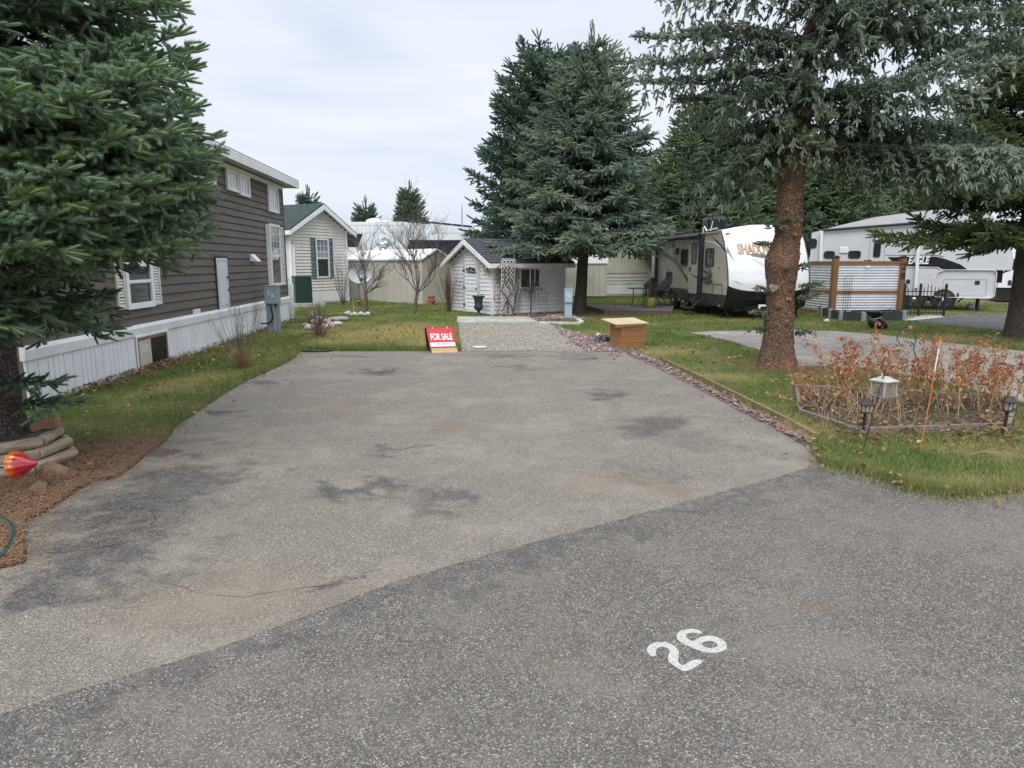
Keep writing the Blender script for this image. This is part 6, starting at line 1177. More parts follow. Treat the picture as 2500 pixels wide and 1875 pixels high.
m=[];P_=along([G(898,767),G(930,764)],220,.12); P_=np.concatenate([P_,along([G(846,768),G(898,770)],160,.1)]); stones('ring_gravel',P_,.02,.05,tonemat('dark_gravel',(.05,.045,.04),(.14,.12,.11)),0,'dark stones inside the ring around the bare tree','gravel')
rock('rock','pale stone lying in the grass before the dark planter',2018,788,.16,.12,M_wr); rock('rock','white stone under the front of the long white trailer',2368,756,.28,.25,M_wr)
rock('rock','flat cream stone on the gravel near the driveway edge',1172,851,.30,.06,M_wr)
for i,(u,v) in enumerate([(1840,858),(1850,862),(1865,856)]): rock('fungus_cap',['small tan mushroom cap left of the reddish trunk, leftmost','small tan mushroom cap in the middle of the trio by the trunk','brown mushroom cap nearest to the reddish trunk'][i],1780+i*14,877-i*2,.08,.05,mat('fungus',(.45,.25,.12),.8,.2,20.),'mushroom','mushroom caps by the trunk')
# yellow stake, hanging ornament frame
x,y=G(864,769); m=MB(); m.tube([(x,y,0),(x-.01,y,.53)],.010,6); tag(m.build('garden_stake',mat('yellow_wood',(.55,.50,.25),.7,.1,6.)),'thin yellow stake standing among the white edging stones','stake')
x,y=G(878,748); t=thing('garden_ornament','black and yellow striped ornament hanging in a small A frame','garden ornament',(x,y,0)); m=MB(); m.tube([(-.22,0,0),(0,0,.48)],.009,5); m.tube([(.22,0,0),(0,0,.48)],.009,5); m.build('frame',W_tan,t); m=MB(); m.lathe([(.01,.13),(.08,.15),(.11,.22),(.08,.29),(.01,.31)],(-.02,0,0),14); b_=m.build('body',M_black,t); m=MB(); m.lathe([(.095,.17),(.105,.19)],(-.02,0,0),14); m.lathe([(.113,.215),(.113,.235)],(-.02,0,0),14); m.build('stripe',mat('ornament_yellow',(.65,.6,.12),.6,.1,9.),b_); m=MB(); m.tube([(-.02,0,.3),(0,0,.48)],.004,4); m.build('string',M_black,t); m=MB(); m.box(-.06,.06,-.04,.04,.0,.10); m.build('base',mat('rusty_red',(.2,.06,.03),.8,.2,9.),t)
# satellite dish
x,y=G(880,748); t=thing('satellite_dish','big grey satellite dish behind the bare tree','satellite dish',(x,y,0),.35); zc=at(875,673,y).z; M_dish=mat('dish_grey',(.42,.46,.48),.5,.05,2.,dirt=.15); rd=.42
m=MB(); m.T=Matrix.Translation((0,0,zc))@Matrix.Rotation(math.radians(68),4,'X')@Matrix.Diagonal((1.08,.88,1,1)); pr=[(.001,0)]+[(rd*i/8,.12*(i/8)**2) for i in range(1,9)]; m.lathe(pr+[(rd,.135)]+[(rd*i/8,.12*(i/8)**2-.014) for i in range(8,0,-1)],n=36); m.build('reflector',M_dish,t)
m=MB(); m.tube([(-.02,.16,-.05),(-.02,.16,zc-.1),(0,.05,zc-.05)],.028,8); m.build('mast',M_pgrey,t); m=MB(); m.bar((0,.03,zc-.36),(.02,-.42,zc-.22),.03,.03); m.box(-.06,.06,-.5,-.38,zc-.22,zc-.06); m.build('feed_arm',mat('dish_dark',(.12,.13,.15),.5,.1,3.),t)
# clay chimenea pot
x,y=G(1053,745); t=thing('terracotta_pot','orange terracotta strawberry pot at the corner of the beige shed','pot',(x,y,0)); M_ter=mat('terracotta',(.38,.12,.07),.8,.15,6.); m=MB(); m.lathe([(.13,0),(.15,.03),(.10,.07),(.15,.14),(.16,.22),(.11,.27),(.12,.31),(.16,.33),(.16,.37),(.13,.37)],n=20); p_=m.build('pot',M_ter,t); m=MB()
for i in range(7): a=i*.9; m.lathe([(.03,0),(.045,.03)],(.15*math.cos(a),.15*math.sin(a),.12+.09*(i%2)),8)
m.build('pocket',M_ter,p_)
# black hose piece by driveway
P=[G(728,859),G(750,861),G(775,861),G(800,860),G(812,858)]; m=MB(); m.tube([(p[0],p[1],.025) for p in P],.022,8); tag(m.build('hose_piece',M_blk),'short black pipe lying on the driveway corner','hose')
P=[G(-6,1372,0),G(8,1364),G(24,1345),G(34,1322),G(33,1302),G(20,1286),G(4,1277),G(-20,1270)]; m=MB(); 
P=[Vector((p[0],p[1],.03)) for p in P]; Q=[]
for i in range(len(P)-1):
    for j in range(4):
        a=P[max(i-1,0)];b=P[i];c=P[i+1];d=P[min(i+2,len(P)-1)];s=j/4; Q.append(.5*((2*b)+(c-a)*s+(2*a-5*b+4*c-d)*s*s+(3*b-a-3*c+d)*s**3))
m.tube(Q,.017,10); tag(m.build('garden_hose',mat('hose_green',(.035,.065,.06),.45,.15,12.)),'dark green garden hose curled on the needles at the lower left','hose')
# urn
x,y=G(1169,770); y-=.12; t=thing('garden_urn','dark grey fluted garden urn before the narrow shed door','urn',(x,y,0)); M_urn=mat('urn_metal',(.05,.058,.064),.55,.25,8.,bmp=.4,bscale=40,dirt=.25,dirtcol=(.13,.14,.14)); s=at(1169,721,y).z/.62
m=MB(); m.box(-.10*s,.10*s,-.10*s,.10*s,0,.04*s); m.lathe([(.085*s,.04*s),(.06*s,.08*s),(.045*s,.13*s),(.06*s,.16*s)],n=24); m.build('foot',M_urn,t); m=MB(); m.lathe([(.06*s,.16*s),(.11*s,.19*s),(.135*s,.24*s),(.135*s,.29*s)],n=48,flute=.045,nf=16); m.lathe([(.125*s,.29*s),(.118*s,.35*s),(.122*s,.42*s),(.135*s,.50*s),(.155*s,.55*s)],n=48,flute=.03,nf=24); m.build('bowl',M_urn,t); m=MB(); m.lathe([(.155*s,.55*s),(.20*s,.585*s),(.205*s,.605*s),(.19*s,.61*s),(.15*s,.58*s)],n=32); m.build('rim',M_urn,t)
# concrete edging by pedestal
pl=[G(1316,791),G(1412,793),G(1421,789),G(1397,776)]; m=MB()
for a,b in zip(pl,pl[1:]): m.bar((a[0],a[1],.03),(b[0],b[1],.03),.11,.08)
tag(m.build('concrete_edging',mat('pale_concrete',(.62,.60,.52),.85,.1,3.,bmp=.4,dirt=.3)),'pale concrete edging strip around the pedestal bed','edging')
# twig pile
m=MB()
for i in range(26):
    a=Vector(G(1340+random.gauss(0,22),781+random.gauss(0,2.5))+(random.uniform(.05,.1),)); th=random.gauss(0,.35); L_=random.uniform(.2,.8); d=Vector((math.cos(th)*L_,math.sin(th)*L_,random.gauss(0,.02))); m.tube([a,a+d*.5+Vector((0,random.gauss(0,.06),.03)),a+d],[.011,.009,.004],5)
tag(m.build('branch_pile',mat('bleached_wood',(.42,.36,.30),.85,.15,8.)),'pale fallen branches lying on the red rock bed','branches')
# timber edging of the driveway rocks
P=Gp((1600,884),(1700,934),(1800,987),(1900,1040),(1962,1078)); P=[Vector((p[0]+.12,p[1]+.02,.035)) for p in P]; W_gt=wood('grey_timber',(.30,.25,.20),(.18,.15,.12),(3,3,3)); 
for i in range(4):
    m=MB(); m.bar(P[i],P[i]+(P[i+1]-P[i])*.985,.045,.08); tag(m.build('edging_board',wood('brown_timber',(.30,.19,.11),(.18,.11,.07),(3,3,3)) if 'brown_timber' not in MATS else MATS['brown_timber']),['farthest board of the driveway edging, nearest the wooden box','second farthest board of the driveway edging','third board of the driveway edging','nearest board of the driveway edging, by the flower bed'][i],'edging board','boards edging the red rocks')
# wooden deck
a=G(1475,767.5); b=G(1640,770.5); f=Fac(a,b); Ld=f.L; c=Vector(G(1424,753,0)); A2=Vector(a); dd=c-A2; t=thing('wooden_deck','low grey topped wooden deck beside the tan trailer','deck',f.A,f.rz); hd=.15
ld=Vector((dd.dot(f.d.xy),dd.dot(f.n.xy))); m=MB(); m.box(0,Ld,0,.04,-.01,hd-.022); m.bar((0,.02,hd/2-.015),(ld.x,ld.y,hd/2-.015),.04,hd-.02); m.build('skirt_board',wood('deck_brown',(.20,.11,.065),(.13,.07,.045),(3,20,20)),t)
m=MB(); n=24
for i in range(n):
    s0_,s1_=i/n,(i+.93)/n; xa,ya=ld.x*s0_,ld.y*s0_; xb,yb=ld.x*s1_,ld.y*s1_; m.prism([(xa-.02,ya-.015),(Ld+.0,ya-.015),(Ld+.0,yb),(xb-.02,yb)],hd-.02,hd,'z')
m.build('deck_boards',wood('deck_grey',(.16,.165,.17),(.11,.115,.12),(2,14,14)),t)
# patio table and stacked chairs on deck
def dk(u,v): return G(u,v,hd)
tx,ty=dk(1557,743); t=thing('patio_table','round black patio table on the wooden deck','table',(tx,ty-.25,hd)); R_t=(1586-1525)/2/F*ty; zt_=at(1555,702,ty).z-hd; m=MB(); m.lathe([(R_t-.02,zt_-.03),(R_t,zt_-.02),(R_t,zt_),(R_t-.03,zt_)],n=36); m.build('tabletop',mat('table_grey',(.10,.115,.125),.3,.1,4.),t)
for i in range(4):
    a=.6+i*math.pi/2; c_,s_=math.cos(a),math.sin(a); m=MB(); m.tube([(c_*R_t*.7,s_*R_t*.7,zt_-.03),(c_*R_t*.62,s_*R_t*.62,zt_*.5),(c_*R_t*.72,s_*R_t*.72,zt_*.15),(c_*R_t*.85,s_*R_t*.85,.01)],.014,6); m.build('leg',M_black,t)
M_sling=mat('sling_grey',(.13,.125,.115),.7,.15,20.)
for i in range(4):
    cx_,cy_=dk(1592,748); t=thing('patio_chair',['lowest grey mesh chair of the stack on the deck','second lowest grey mesh chair of the stack','second highest grey mesh chair of the stack','topmost grey mesh chair of the stack, with its back highest'][i],'chair',(cx_-.02+.06*i,cy_-.3+.02*i,hd+.055*i),math.radians(15),'stacked patio chairs')
    m=MB(); m.T=Matrix.Rotation(0,4,'Z'); th=.012; m.add([(-.27,-.25,.42),(.23,-.25,.38),(.23,.25,.38),(-.27,.25,.42),(-.27,-.25,.43),(.23,-.25,.39),(.23,.25,.39),(-.27,.25,.43)],[(0,3,2,1),(4,5,6,7),(0,1,5,4),(2,3,7,6),(3,0,4,7)]); m.build('seat',M_sling,t)
    m=MB(); m.add([(.23,-.23,.39),(.37,-.23,.80),(.37,.23,.80),(.23,.23,.39),(.245,-.23,.39),(.385,-.23,.80),(.385,.23,.80),(.245,.23,.39)],[(0,1,2,3),(4,7,6,5),(0,4,5,1),(3,2,6,7),(1,5,6,2)]); m.build('backrest',M_sling,t)
    m=MB()
    for y_ in (-.26,.26): m.tube([(-.27,y_,.02) if i==0 else (-.27,y_,.25),(-.27,y_,.62),(-.2,y_,.66),(.2,y_,.62),(.33,y_,.66),(.39,y_,.83)],.014,6); m.tube([(-.25,y_,.42),(.2,y_,.38),(.40,y_,.05 if i==0 else .25)],.012,5)
    m.tube([(.39,-.26,.83),(.40,0,.85),(.39,.26,.83)],.014,6); m.build('frame',M_black,t)
x,y=dk(1602,752); m=MB(); m.lathe([(.14,0),(.17,.05),(.17,.30),(.15,.33)],n=18); o=m.build('yellow_bucket',mat('mustard',(.30,.26,.05),.6,.15,5.),None,loc=(x-.15,y+.3,hd)); tag(o,'mustard yellow bucket behind the stacked chairs','bucket')
# string lights
def strand(label,u0,v0,Y0,u1,v1,Y1,n,sag):
    t=thing('string_lights',label,'string lights',(0,0,0),group='string lights over the deck'); a=at(u0,v0,Y0); b=at(u1,v1,Y1); pts=[a.lerp(b,i/16)-Vector((0,0,sag*math.sin(math.pi*i/16))) for i in range(17)]; m=MB(); m.tube(pts,.012,4); m.build('cable',M_black,t)
    for i in range(n):
        s=(i+.5)/n; p=a.lerp(b,s)-Vector((0,0,sag*math.sin(math.pi*s))); m=MB(); m.lathe([(.012,-.02),(.022,-.06),(.022,-.10),(.035,-.15),(.03,-.2),(.008,-.22)],p,8); m.build('bulb',M_blk,t)
strand('upper strand of black string lights from the spruce to the trailer',1475,596,24.5,1602,602,26,4,.03); strand('lower strand of black string lights hanging before the cream building',1478,605,24.5,1572,622,28.5,6,.05)
# corrugated fence
W_post=wood('cedar_post',(.27,.135,.05),(.18,.085,.032),(14,14,1.5)); M_cor=mat('corrugated_metal',(.74,.76,.79),.38,.05,2.,metal=.15)
A=Vector(G(2029.5,769)); B=Vector(G(2192,768)); f=Fac(A,B); t=thing('corrugated_fence','wood framed corrugated metal fence panel with posts numbered 28','fence',f.A,f.rz); Lf=f.L; zt_=f.sz(2030,646)[1]+.05; M_cap=M_black
for s_ in (0,Lf):
    m=MB(); m.box(s_-.085,s_+.085,-.085,.085,-.02,zt_+.15); p_=m.build('post',W_post,t,bevel=.01); m=MB(); m.box(s_-.10,s_+.10,-.10,.10,zt_+.152,zt_+.20); m.prism([(s_-.08,zt_+.2),(s_+.08,zt_+.2),(s_+.03,zt_+.24),(s_-.03,zt_+.24)],-.08,.08); m.build('post_cap',M_black,p_,bevel=.01)
def corr(m,x0,x1,z0,z1,y=0,p=.086,a=.02):
    n=int((z1-z0)/p*8); vs=[];fs=[]
    for i in range(n+1): z=z0+(z1-z0)*i/n; yy=y+a*math.sin(2*math.pi*(z-z0)/p); vs+=[(x0,yy,z),(x1,yy,z)]
    for i in range(n): fs.append((2*i,2*i+1,2*i+3,2*i+2))
    m.add(vs,fs,True)
zm=f.sz(2100,713)[1]
def panels(m0,m1,x0,x1):
    for z0,z1 in ((zm-.05,zm+.05),(zt_-.06,zt_+.06),(.02,.10)): m0.box(x0,x1,-.035,.035,z0,z1)
    corr(m1,x0,x1,.10,zm-.05); corr(m1,x0,x1,zm+.05,zt_-.06)
m0=MB(); m1=MB(); panels(m0,m1,.085,Lf-.085); m0.build('rail',wood('cedar_rail',(.29,.145,.055),(.2,.095,.036),(1.5,14,14)),t); m1.build('metal_sheet',M_cor,t)
text('2',.30,'number',M_black,t,(Lf,-.087,zt_-.12),(1,0,0),(0,0,1),.008,bold=.03); text('8',.30,'number',M_black,t,(Lf,-.087,zt_-.42),(1,0,0),(0,0,1),.008,bold=.03)
a,z=f.sz(2114,649,.04); m=MB(); m.box(a,a+.14,-.042,-.036,z-.06,z); m.build('name_tag',M_wsign,t)
m=MB(); a,_=f.sz(2062,700,.06); b,_=f.sz(2079,700,.06)
for x in (a,a+(b-a)/3,a+2*(b-a)/3,b): m.tube([(x,-.06,.1),(x,-.06,1.18 if x in (a,b) else 1.12)],.006,4)
m.tube([((a+b)/2+(b-a)/2*math.cos(q),-.06,1.18+.10*math.sin(q)) for q in np.linspace(0,math.pi,10)],.006,4); m.bar((a,-.06,.7),(b,-.06,.7),.006,.006)
t2=thing('wire_trellis','thin black wire trellis standing against the corrugated fence','trellis',f.A,f.rz); m.build('wires',M_black,t2)
C=Vector(G(1948,757)); f2=Fac(C,A); t3=thing('corrugated_fence','short side run of corrugated fence between the trailer nose and the corner post','fence',f2.A,f2.rz); m0=MB(); m1=MB(); panels(m0,m1,0,f2.L-.09); m0.build('rail',wood('cedar_rail2',(.30,.15,.07),(.2,.1,.045),(1.5,14,14)),t3); m1.build('metal_sheet',M_cor,t3)
# raised planter beds
M_pl=mat('planter_dark',(.045,.055,.06),.5,.1,3.); M_al=mat('aluminium_post',(.5,.52,.53),.4,.05,4.,metal=.5)
pts=[G(2007,772),G(2052,783),G(2107,786),G(2205,782)]; t=thing('raised_planter','dark zigzag raised garden bed with aluminium corner posts before the corrugated fence','planter',(0,0,0)); hp=.27
bk=[(pts[0][0]+.3,pts[0][1]+.9),(pts[1][0]+.1,pts[1][1]+.9),(pts[2][0],pts[2][1]+.95),(pts[3][0]+.1,pts[3][1]+.85)]
m=MB()
for a,b in list(zip(pts,pts[1:]))+[(pts[0],bk[0]),(pts[3],bk[3])]+list(zip(bk,bk[1:])): m.bar((a[0],a[1],hp/2),(b[0],b[1],hp/2),.035,hp)
m.build('side_panel',M_pl,t)
for p in pts+bk: m=MB(); m.box(p[0]-.055,p[0]+.055,p[1]-.055,p[1]+.055,-.01,hp+.02); m.build('corner_post',M_al,t,bevel=.01)
m=MB(); m.prism([p for p in pts]+bk[::-1],.0,hp-.06,'z'); m.build('soil',mat('soil',(.07,.05,.035),.95,.3,10.,bmp=.6,bscale=30),t)
# wrapped black cover
x,y=G(2138,803); t=thing('covered_object','black plastic bag tied in the middle with a white cord on the grass','wrapped cover',(x,y,0)); m=MB(); n=28; prof=[(.10,0),(.20,.03),(.23,.12),(.20,.22),(.12,.27),(.11,.30),(.17,.36),(.22,.44),(.20,.47),(.05,.48)]
for r,z in []: pass
vs=[];fs=[]
for j,(r,z) in enumerate(prof):
    for i in range(n): th=2*math.pi*i/n; rr_=r*(1+.16*mn.noise(Vector((math.cos(th)*2.5,math.sin(th)*2.5,z*7)))+.07*math.sin(7*th+z*9)); vs.append((rr_*math.cos(th)-(z-.25)*.42,rr_*math.sin(th)*.8,z))
for j in range(len(prof)-1):
    for i in range(n): i2=(i+1)%n; fs.append((j*n+i,j*n+i2,(j+1)*n+i2,(j+1)*n+i))
m.add(vs,fs,True); m.add(vs[-n:],[tuple(range(n))]); m.build('plastic_cover',mat('bag_black',(.015,.015,.017),.3,.2,6.,bmp=.8,bscale=18),t); m=MB(); m.tube([(.125*math.cos(q)-.015,.11*math.sin(q),.285+.03*math.cos(q)) for q in np.linspace(0,2*math.pi,16)],.008,5,cap=False); m.build('cord',M_wsign,t)
# iron fence
t=thing('iron_fence','low black wrought iron picket fence and gate beside the numbered post','iron fence',G(2203,771)); o_=Vector(G(2203,771)+(0,)); P=[Vector(G(u,v)+(0,))-o_ for u,v in ((2203,771),(2241,772),(2303,773))]; hF=[.88,.92,.92]; m=MB(); rl=MB()
for i in range(2):
    a,b=P[i],P[i+1]; n=int((b-a).length/.095)
    for k in range(1,n):
        s=k/n; p=a.lerp(b,s); h_=.90+(.06*math.sin(math.pi*s) if i else 0); m.tube([p+Vector((0,0,.05)),p+Vector((0,0,h_-.05)),p+Vector((0,0,h_))],[.011,.011,.002],4)
    for z in (.12,.40,.78): rl.bar(a+Vector((0,0,z)),b+Vector((0,0,z)),.02,.025)
m.build('picket',M_black,t); rl.build('rail',M_black,t)
for p in P: m=MB(); m.box(p.x-.03,p.x+.03,p.y-.03,p.y+.03,-.01,1.0); m.lathe([(.04,0),(.03,.03),(.005,.05)],(p.x,p.y,1.0),8); m.build('post',M_black,t)
for q in (Vector(G(2208,768)+(0,))-o_+Vector((.03,.3,0)),Vector(G(2222,768)+(0,))-o_+Vector((0,.3,0))):
    m=MB(); m.tube([q,q+Vector((0,0,1.0))],.01,5); m.lathe([(.05,0),(.06,.03),(.06,.12),(.04,.14)],(q.x,q.y,1.0),10); m.build('solar_light',M_black,t)
# heart plaque
c=trunk_at(TR,at(1888,703,by-.2).z); p=Vector((at(1888,703,by-.24).x,by-.245,at(1888,703,by-.24).z)); hp_=[(math.sin(q)**3*.075,(13*math.cos(q)-5*math.cos(2*q)-2*math.cos(3*q)-math.cos(4*q))/16*.075) for q in np.linspace(0,2*math.pi,30)[:-1]]
t=thing('heart_plaque','grey wooden heart plaque fixed on the reddish spruce trunk','plaque',tuple(p)); t.rotation_euler=(math.radians(-6),math.radians(14),math.radians(-14)); m=MB(); m.prism(hp_,-.012,.012); m.build('heart',mat('grey_wood',(.24,.205,.165),.85,.15,12.,bmp=.4),t); text('B & L',.035,'carving',mat('carved',(.18,.14,.11),.9,.1,9.),t,(0,-.0125,.0),(1,0,0),(0,0,1),.001)
# ------------- flower bed -------------
pc=[G(1954,1012),G(2094,1059),G(2461,1046)]; W_bt=wood('weathered_timber',(.25,.22,.185),(.13,.115,.10),(6,6,6)); t=thing('flower_bed_frame','weathered grey timber frame around the dead shrubs','bed edging',(0,0,0)); m=MB()
pts=[Vector(p+(.025,)) for p in pc]; back=[Vector((pts[0].x+.55,pts[0].y+1.5,.05)),Vector((pts[2].x+1.0,pts[2].y+1.3,.05))]
for a,b in ((pts[0],pts[1]),(pts[1],pts[2]),(pts[0],back[0]),(pts[2],back[1]),(back[0],back[1])): m=MB(); m.bar(a,b,.045,.075); m.build('board',W_bt,t,bevel=.004)
sheet('bed_soil',[(p.x,p.y) for p in (pts[0],pts[1],pts[2],back[1],back[0])],.03,MATS['soil'],.2,.01)
bedpoly=[(p.x,p.y) for p in (pts[0],pts[1],pts[2],back[1],back[0])]
leaves('bed_leaves',inpoly(bedpoly,650),.03,.07,M_leaf,.07,'brown dead leaves covering the soil of the flower bed')
M_rs=mat('rose_stem',(.40,.27,.16),.8,.2,9.,col2=(.26,.17,.11)); M_rl=tonemat('dried_rose_leaf',(.52,.28,.13),(.30,.16,.075),(.62,.45,.24),transl=.25); M_rh=tonemat('dried_heads',(.42,.17,.075),(.24,.09,.045),(.5,.27,.12),transl=.1)
def rose(label,x,y,n,h,sp,kind,lx=0):
    t=thing(kind,label,'dead shrub',(x,y,.02),group='dead shrubs in the timber edged bed'); B=MB(); LP=[];LT=[]; HP=[];HT=[]
    for i in range(n):
        a=random.uniform(0,6.28); q=random.uniform(.1,1.25); hh=h*random.uniform(.4,1.12); d=Vector((math.cos(a)*sp*q+lx,math.sin(a)*sp*q*.8,hh)); p0=Vector((math.cos(a)*.06,math.sin(a)*.06,0)); pts_=[p0]
        for j in range(1,6): s=j/5; pts_.append(p0+Vector((d.x*s**1.3,d.y*s**1.3,d.z*s))+Vector((random.gauss(0,.024),random.gauss(0,.024),0)))
        B.tube(pts_,[.0072,.0065,.0058,.005,.0038,.0025],5,cap=False); tips=[pts_[-1]]
        for j in range(4):
            s=random.randint(2,4); e=pts_[s]+Vector((random.gauss(0,.06),random.gauss(0,.06),random.uniform(.06,.2))); B.tube([pts_[s],e],[.003,.0015],4,cap=False); tips.append(e)
        for tp_ in tips:
            hd_=random.random()<.5 and tp_.z>h*.45
            for j in range(random.randint(9,17) if hd_ else 4):
                c=tp_+Vector((random.gauss(0,.02),random.gauss(0,.02),random.gauss(0,.017))); v=[Vector((random.gauss(0,.02),random.gauss(0,.02),random.gauss(0,.02))) for _ in range(2)]; (HP if hd_ else LP).extend([c[:],(c+v[0])[:],(c+v[1])[:]]); (HT if hd_ else LT).append(random.random())
        for j in range(17):
            s=random.uniform(.35,.98); k=min(4,int(s*5)); c=pts_[k].lerp(pts_[k+1],s*5-k)+Vector((random.gauss(0,.035),random.gauss(0,.035),random.gauss(0,.03))); th=random.uniform(0,6.28); d_=Vector((math.cos(th)*.026,math.sin(th)*.026,-random.uniform(.0,.055))); w_=Vector((-math.sin(th)*.015,math.cos(th)*.015,random.gauss(0,.01))); LP.extend([c[:],(c+d_*.5+w_)[:],(c+d_)[:], c[:],(c+d_)[:],(c+d_*.5-w_)[:]]); tt=random.random(); LT.extend([tt,tt])
    B.build('stems',M_rs,t); npmesh('dry_leaves',np.array(LP),3,M_rl,t,np.array(LT))['kind']='stuff'
    if HP: npmesh('flower_heads',np.array(HP),3,M_rh,t,np.array(HT))['kind']='stuff'
    return t
for i,(u,v,n,h,sp,l,lx) in enumerate([(2010,1010,9,.42,.34,'low dead shrub at the left corner of the timber bed',-.15),(2060,1000,11,.60,.28,'dead shrub leaning left behind the left board of the bed',-.18),(2130,985,12,.84,.26,'tall dead shrub just left of the orange marker rod and lantern',0),(2195,1005,11,.70,.28,'dead shrub behind the hanging lantern',-.02),(2262,1000,14,.84,.28,'tall dead shrub right behind the orange marker rod',.02),(2330,1012,14,.74,.30,'dense dead shrub right of the orange marker rod',.05),(2400,1010,12,.66,.30,'dead shrub left of the right solar lamp',.1),(2470,1005,12,.80,.28,'dead shrub behind the right solar lamp',.1),(2545,1000,14,.72,.3,'dead shrub at the right frame edge',.1),(2230,950,10,.74,.28,'dead shrub in the back row under the butterfly hook',0),(2360,950,10,.66,.3,'dead shrub in the back row near the right end',.05),(2080,955,12,.62,.3,'dead shrub in the back row at the left end',-.1)]):
    x,y=G(u,v); rose(l,x,y+.12,max(7,int(n*.8)),h*random.uniform(.9,1.15),sp*1.2,'dead_shrub',lx)
# dry grass stalks
m=MB()
for i in range(80):
    x,y=G(random.choice([random.gauss(2110,22),random.uniform(2000,2460)]),random.gauss(1030,12)); p=Vector((x,y,.03)); a=random.uniform(0,6.28); e=p+Vector((random.gauss(-.03,.10),random.gauss(0,.08),random.uniform(.1,.45))); m.tube([p,p.lerp(e,.6)+Vector((0,0,.05)),e],[.003,.003,.002],4,cap=False)
tag(m.build('dry_stalks',W_straw),'pale dry stalks tangled along the front of the flower bed','dry stalks',kind='stuff')
# solar lamps
G_clear,nt,b=newmat('clear_plastic'); b.inputs['Base Color'].default_value=(.75,.74,.68,1); b.inputs['Roughness'].default_value=.15; b.inputs['Alpha'].default_value=.45
b.inputs['Base Color'].default_value=(.6,.58,.5,1)
def solar(label,u,v,vt,lean):
    x,y=G(u,v); hz=at(u,vt,y).z; t=thing('solar_lamp',label,'solar lamp',(x,y,0),group='solar path lamps'); t.rotation_euler=(0,lean,.5); s=hz/.33
    m=MB(); m.tube([(0,0,-.02),(0,0,.19*s)],.014*s,8); m.build('stake',M_black,t); m=MB(); m.lathe([(.014*s,.185*s),(.042*s,.19*s),(.045*s,.20*s),(.02*s,.205*s)],n=18); m.build('base_ring',M_black,t); m=MB(); m.lathe([(.026*s,.205*s),(.033*s,.27*s)],n=16); m.build('lens',G_clear,t)
    m=MB()
    for i in range(4): a=i*math.pi/2+.6; m.bar((.030*s*math.cos(a),.030*s*math.sin(a),.203*s),(.038*s*math.cos(a),.038*s*math.sin(a),.272*s),.005,.005)
    m.build('cage',M_black,t); m=MB(); m.lathe([(.068*s,.268*s),(.07*s,.275*s),(.045*s,.30*s),(.03*s,.322*s),(.012*s,.328*s)],n=8,smooth=False); m.build('cap',M_black,t,bevel=.002)
solar('black solar path lamp at the front left corner of the timber bed',2106,1060,972,.05); solar('black solar path lamp leaning at the right end of the timber bed',2450,1058,966,.10)
# lantern on leaning hook rod
xb,yb=G(2104,1107); t=thing('lantern_hook','thin black garden hook rod leaning at the front of the bed','hook rod',(xb,yb,0)); top=at(2164,893,yb+.02)-Vector((xb,yb,0)); M_rod=mat('rod_black',(.03,.035,.035),.5,.1,6.); m=MB(); m.tube([(0,0,-.02),tuple(top*.5),tuple(top)],.0055,6); m.build('rod',M_rod,t)
m=MB(); q=top; m.tube([q,q+Vector((.02,-.01,.012)),q+Vector((.035,-.01,-.01)),q+Vector((.03,-.01,-.03))],.004,6); m.tube([top*.23+Vector((-.02,0,0)),top*.24,top*.24+Vector((.02,0,.01))],.006,5); m.build('hook',M_rod,t)
c=at(2158,940,yb+.05); zt_=at(2158,918,yb+.05).z; zb_=at(2158,967,yb+.05).z; hw=(2180-2133)/2/F*yb*.93; t=thing('hanging_lantern','white topped glass lantern with a pink figure hanging on the black hook rod','lantern',(c.x,c.y,zb_),.35); hh=zt_-zb_; M_lw=mat('lantern_white',(.42,.42,.40),.5,.1,9.,dirt=.5,dirtcol=(.3,.2,.12)); M_lg=mat('lantern_grey',(.22,.24,.25),.5,.1,6.)
m=MB(); m.box(-hw,hw,-hw,hw,0,.008); m.build('base',M_lg,t); m=MB()
for a in (-1,1):
    for b_ in (-1,1): m.box(a*hw*.88-.006,a*hw*.88+.006,b_*hw*.88-.006,b_*hw*.88+.006,.0085,hh*.74)
m.build('frame',M_lw,t); m=MB(); w2=hw*.82
for a in (-1,1): m.box(-w2,w2,a*hw*.86-.001,a*hw*.86+.001,.01,hh*.73); m.box(a*hw*.86-.001,a*hw*.86+.001,-w2,w2,.01,hh*.73)
gm=bpy.data.materials.new('lantern_glass'); gm.use_nodes=True; b_=gm.node_tree.nodes['Principled BSDF']; b_.inputs['Base Color'].default_value=(.35,.37,.36,1); b_.inputs['Alpha'].default_value=.16; b_.inputs['Roughness'].default_value=.1; m.build('glass',gm,t)
m=MB(); h1=hh*.74; m.box(-hw*1.12,hw*1.12,-hw*1.12,hw*1.12,h1,h1+.010); m.T=Matrix.Rotation(math.pi/4,4,'Z'); m.lathe([(hw*1.5,h1+.010),(hw*1.15,h1+.022),(hw*.75,h1+.03),(hw*.72,h1+.038),(hw*.3,h1+.046)],n=4,smooth=False); m.T=None; m.build('roof',M_lw,t,bevel=.002); m=MB(); m.tube([(0,0,h1+.045),(0,0,h1+.062)],.003,5); m.build('hanger',M_rod,t)
m=MB(); m.lathe([(.025,.01),(.028,.03),(.015,.06),(.006,.075)],n=12); m.lathe([(.012,.07),(.014,.082),(.004,.095)],n=10); m.build('figure',mat('pink_figure',(.55,.08,.22),.6,.15,20.),t)
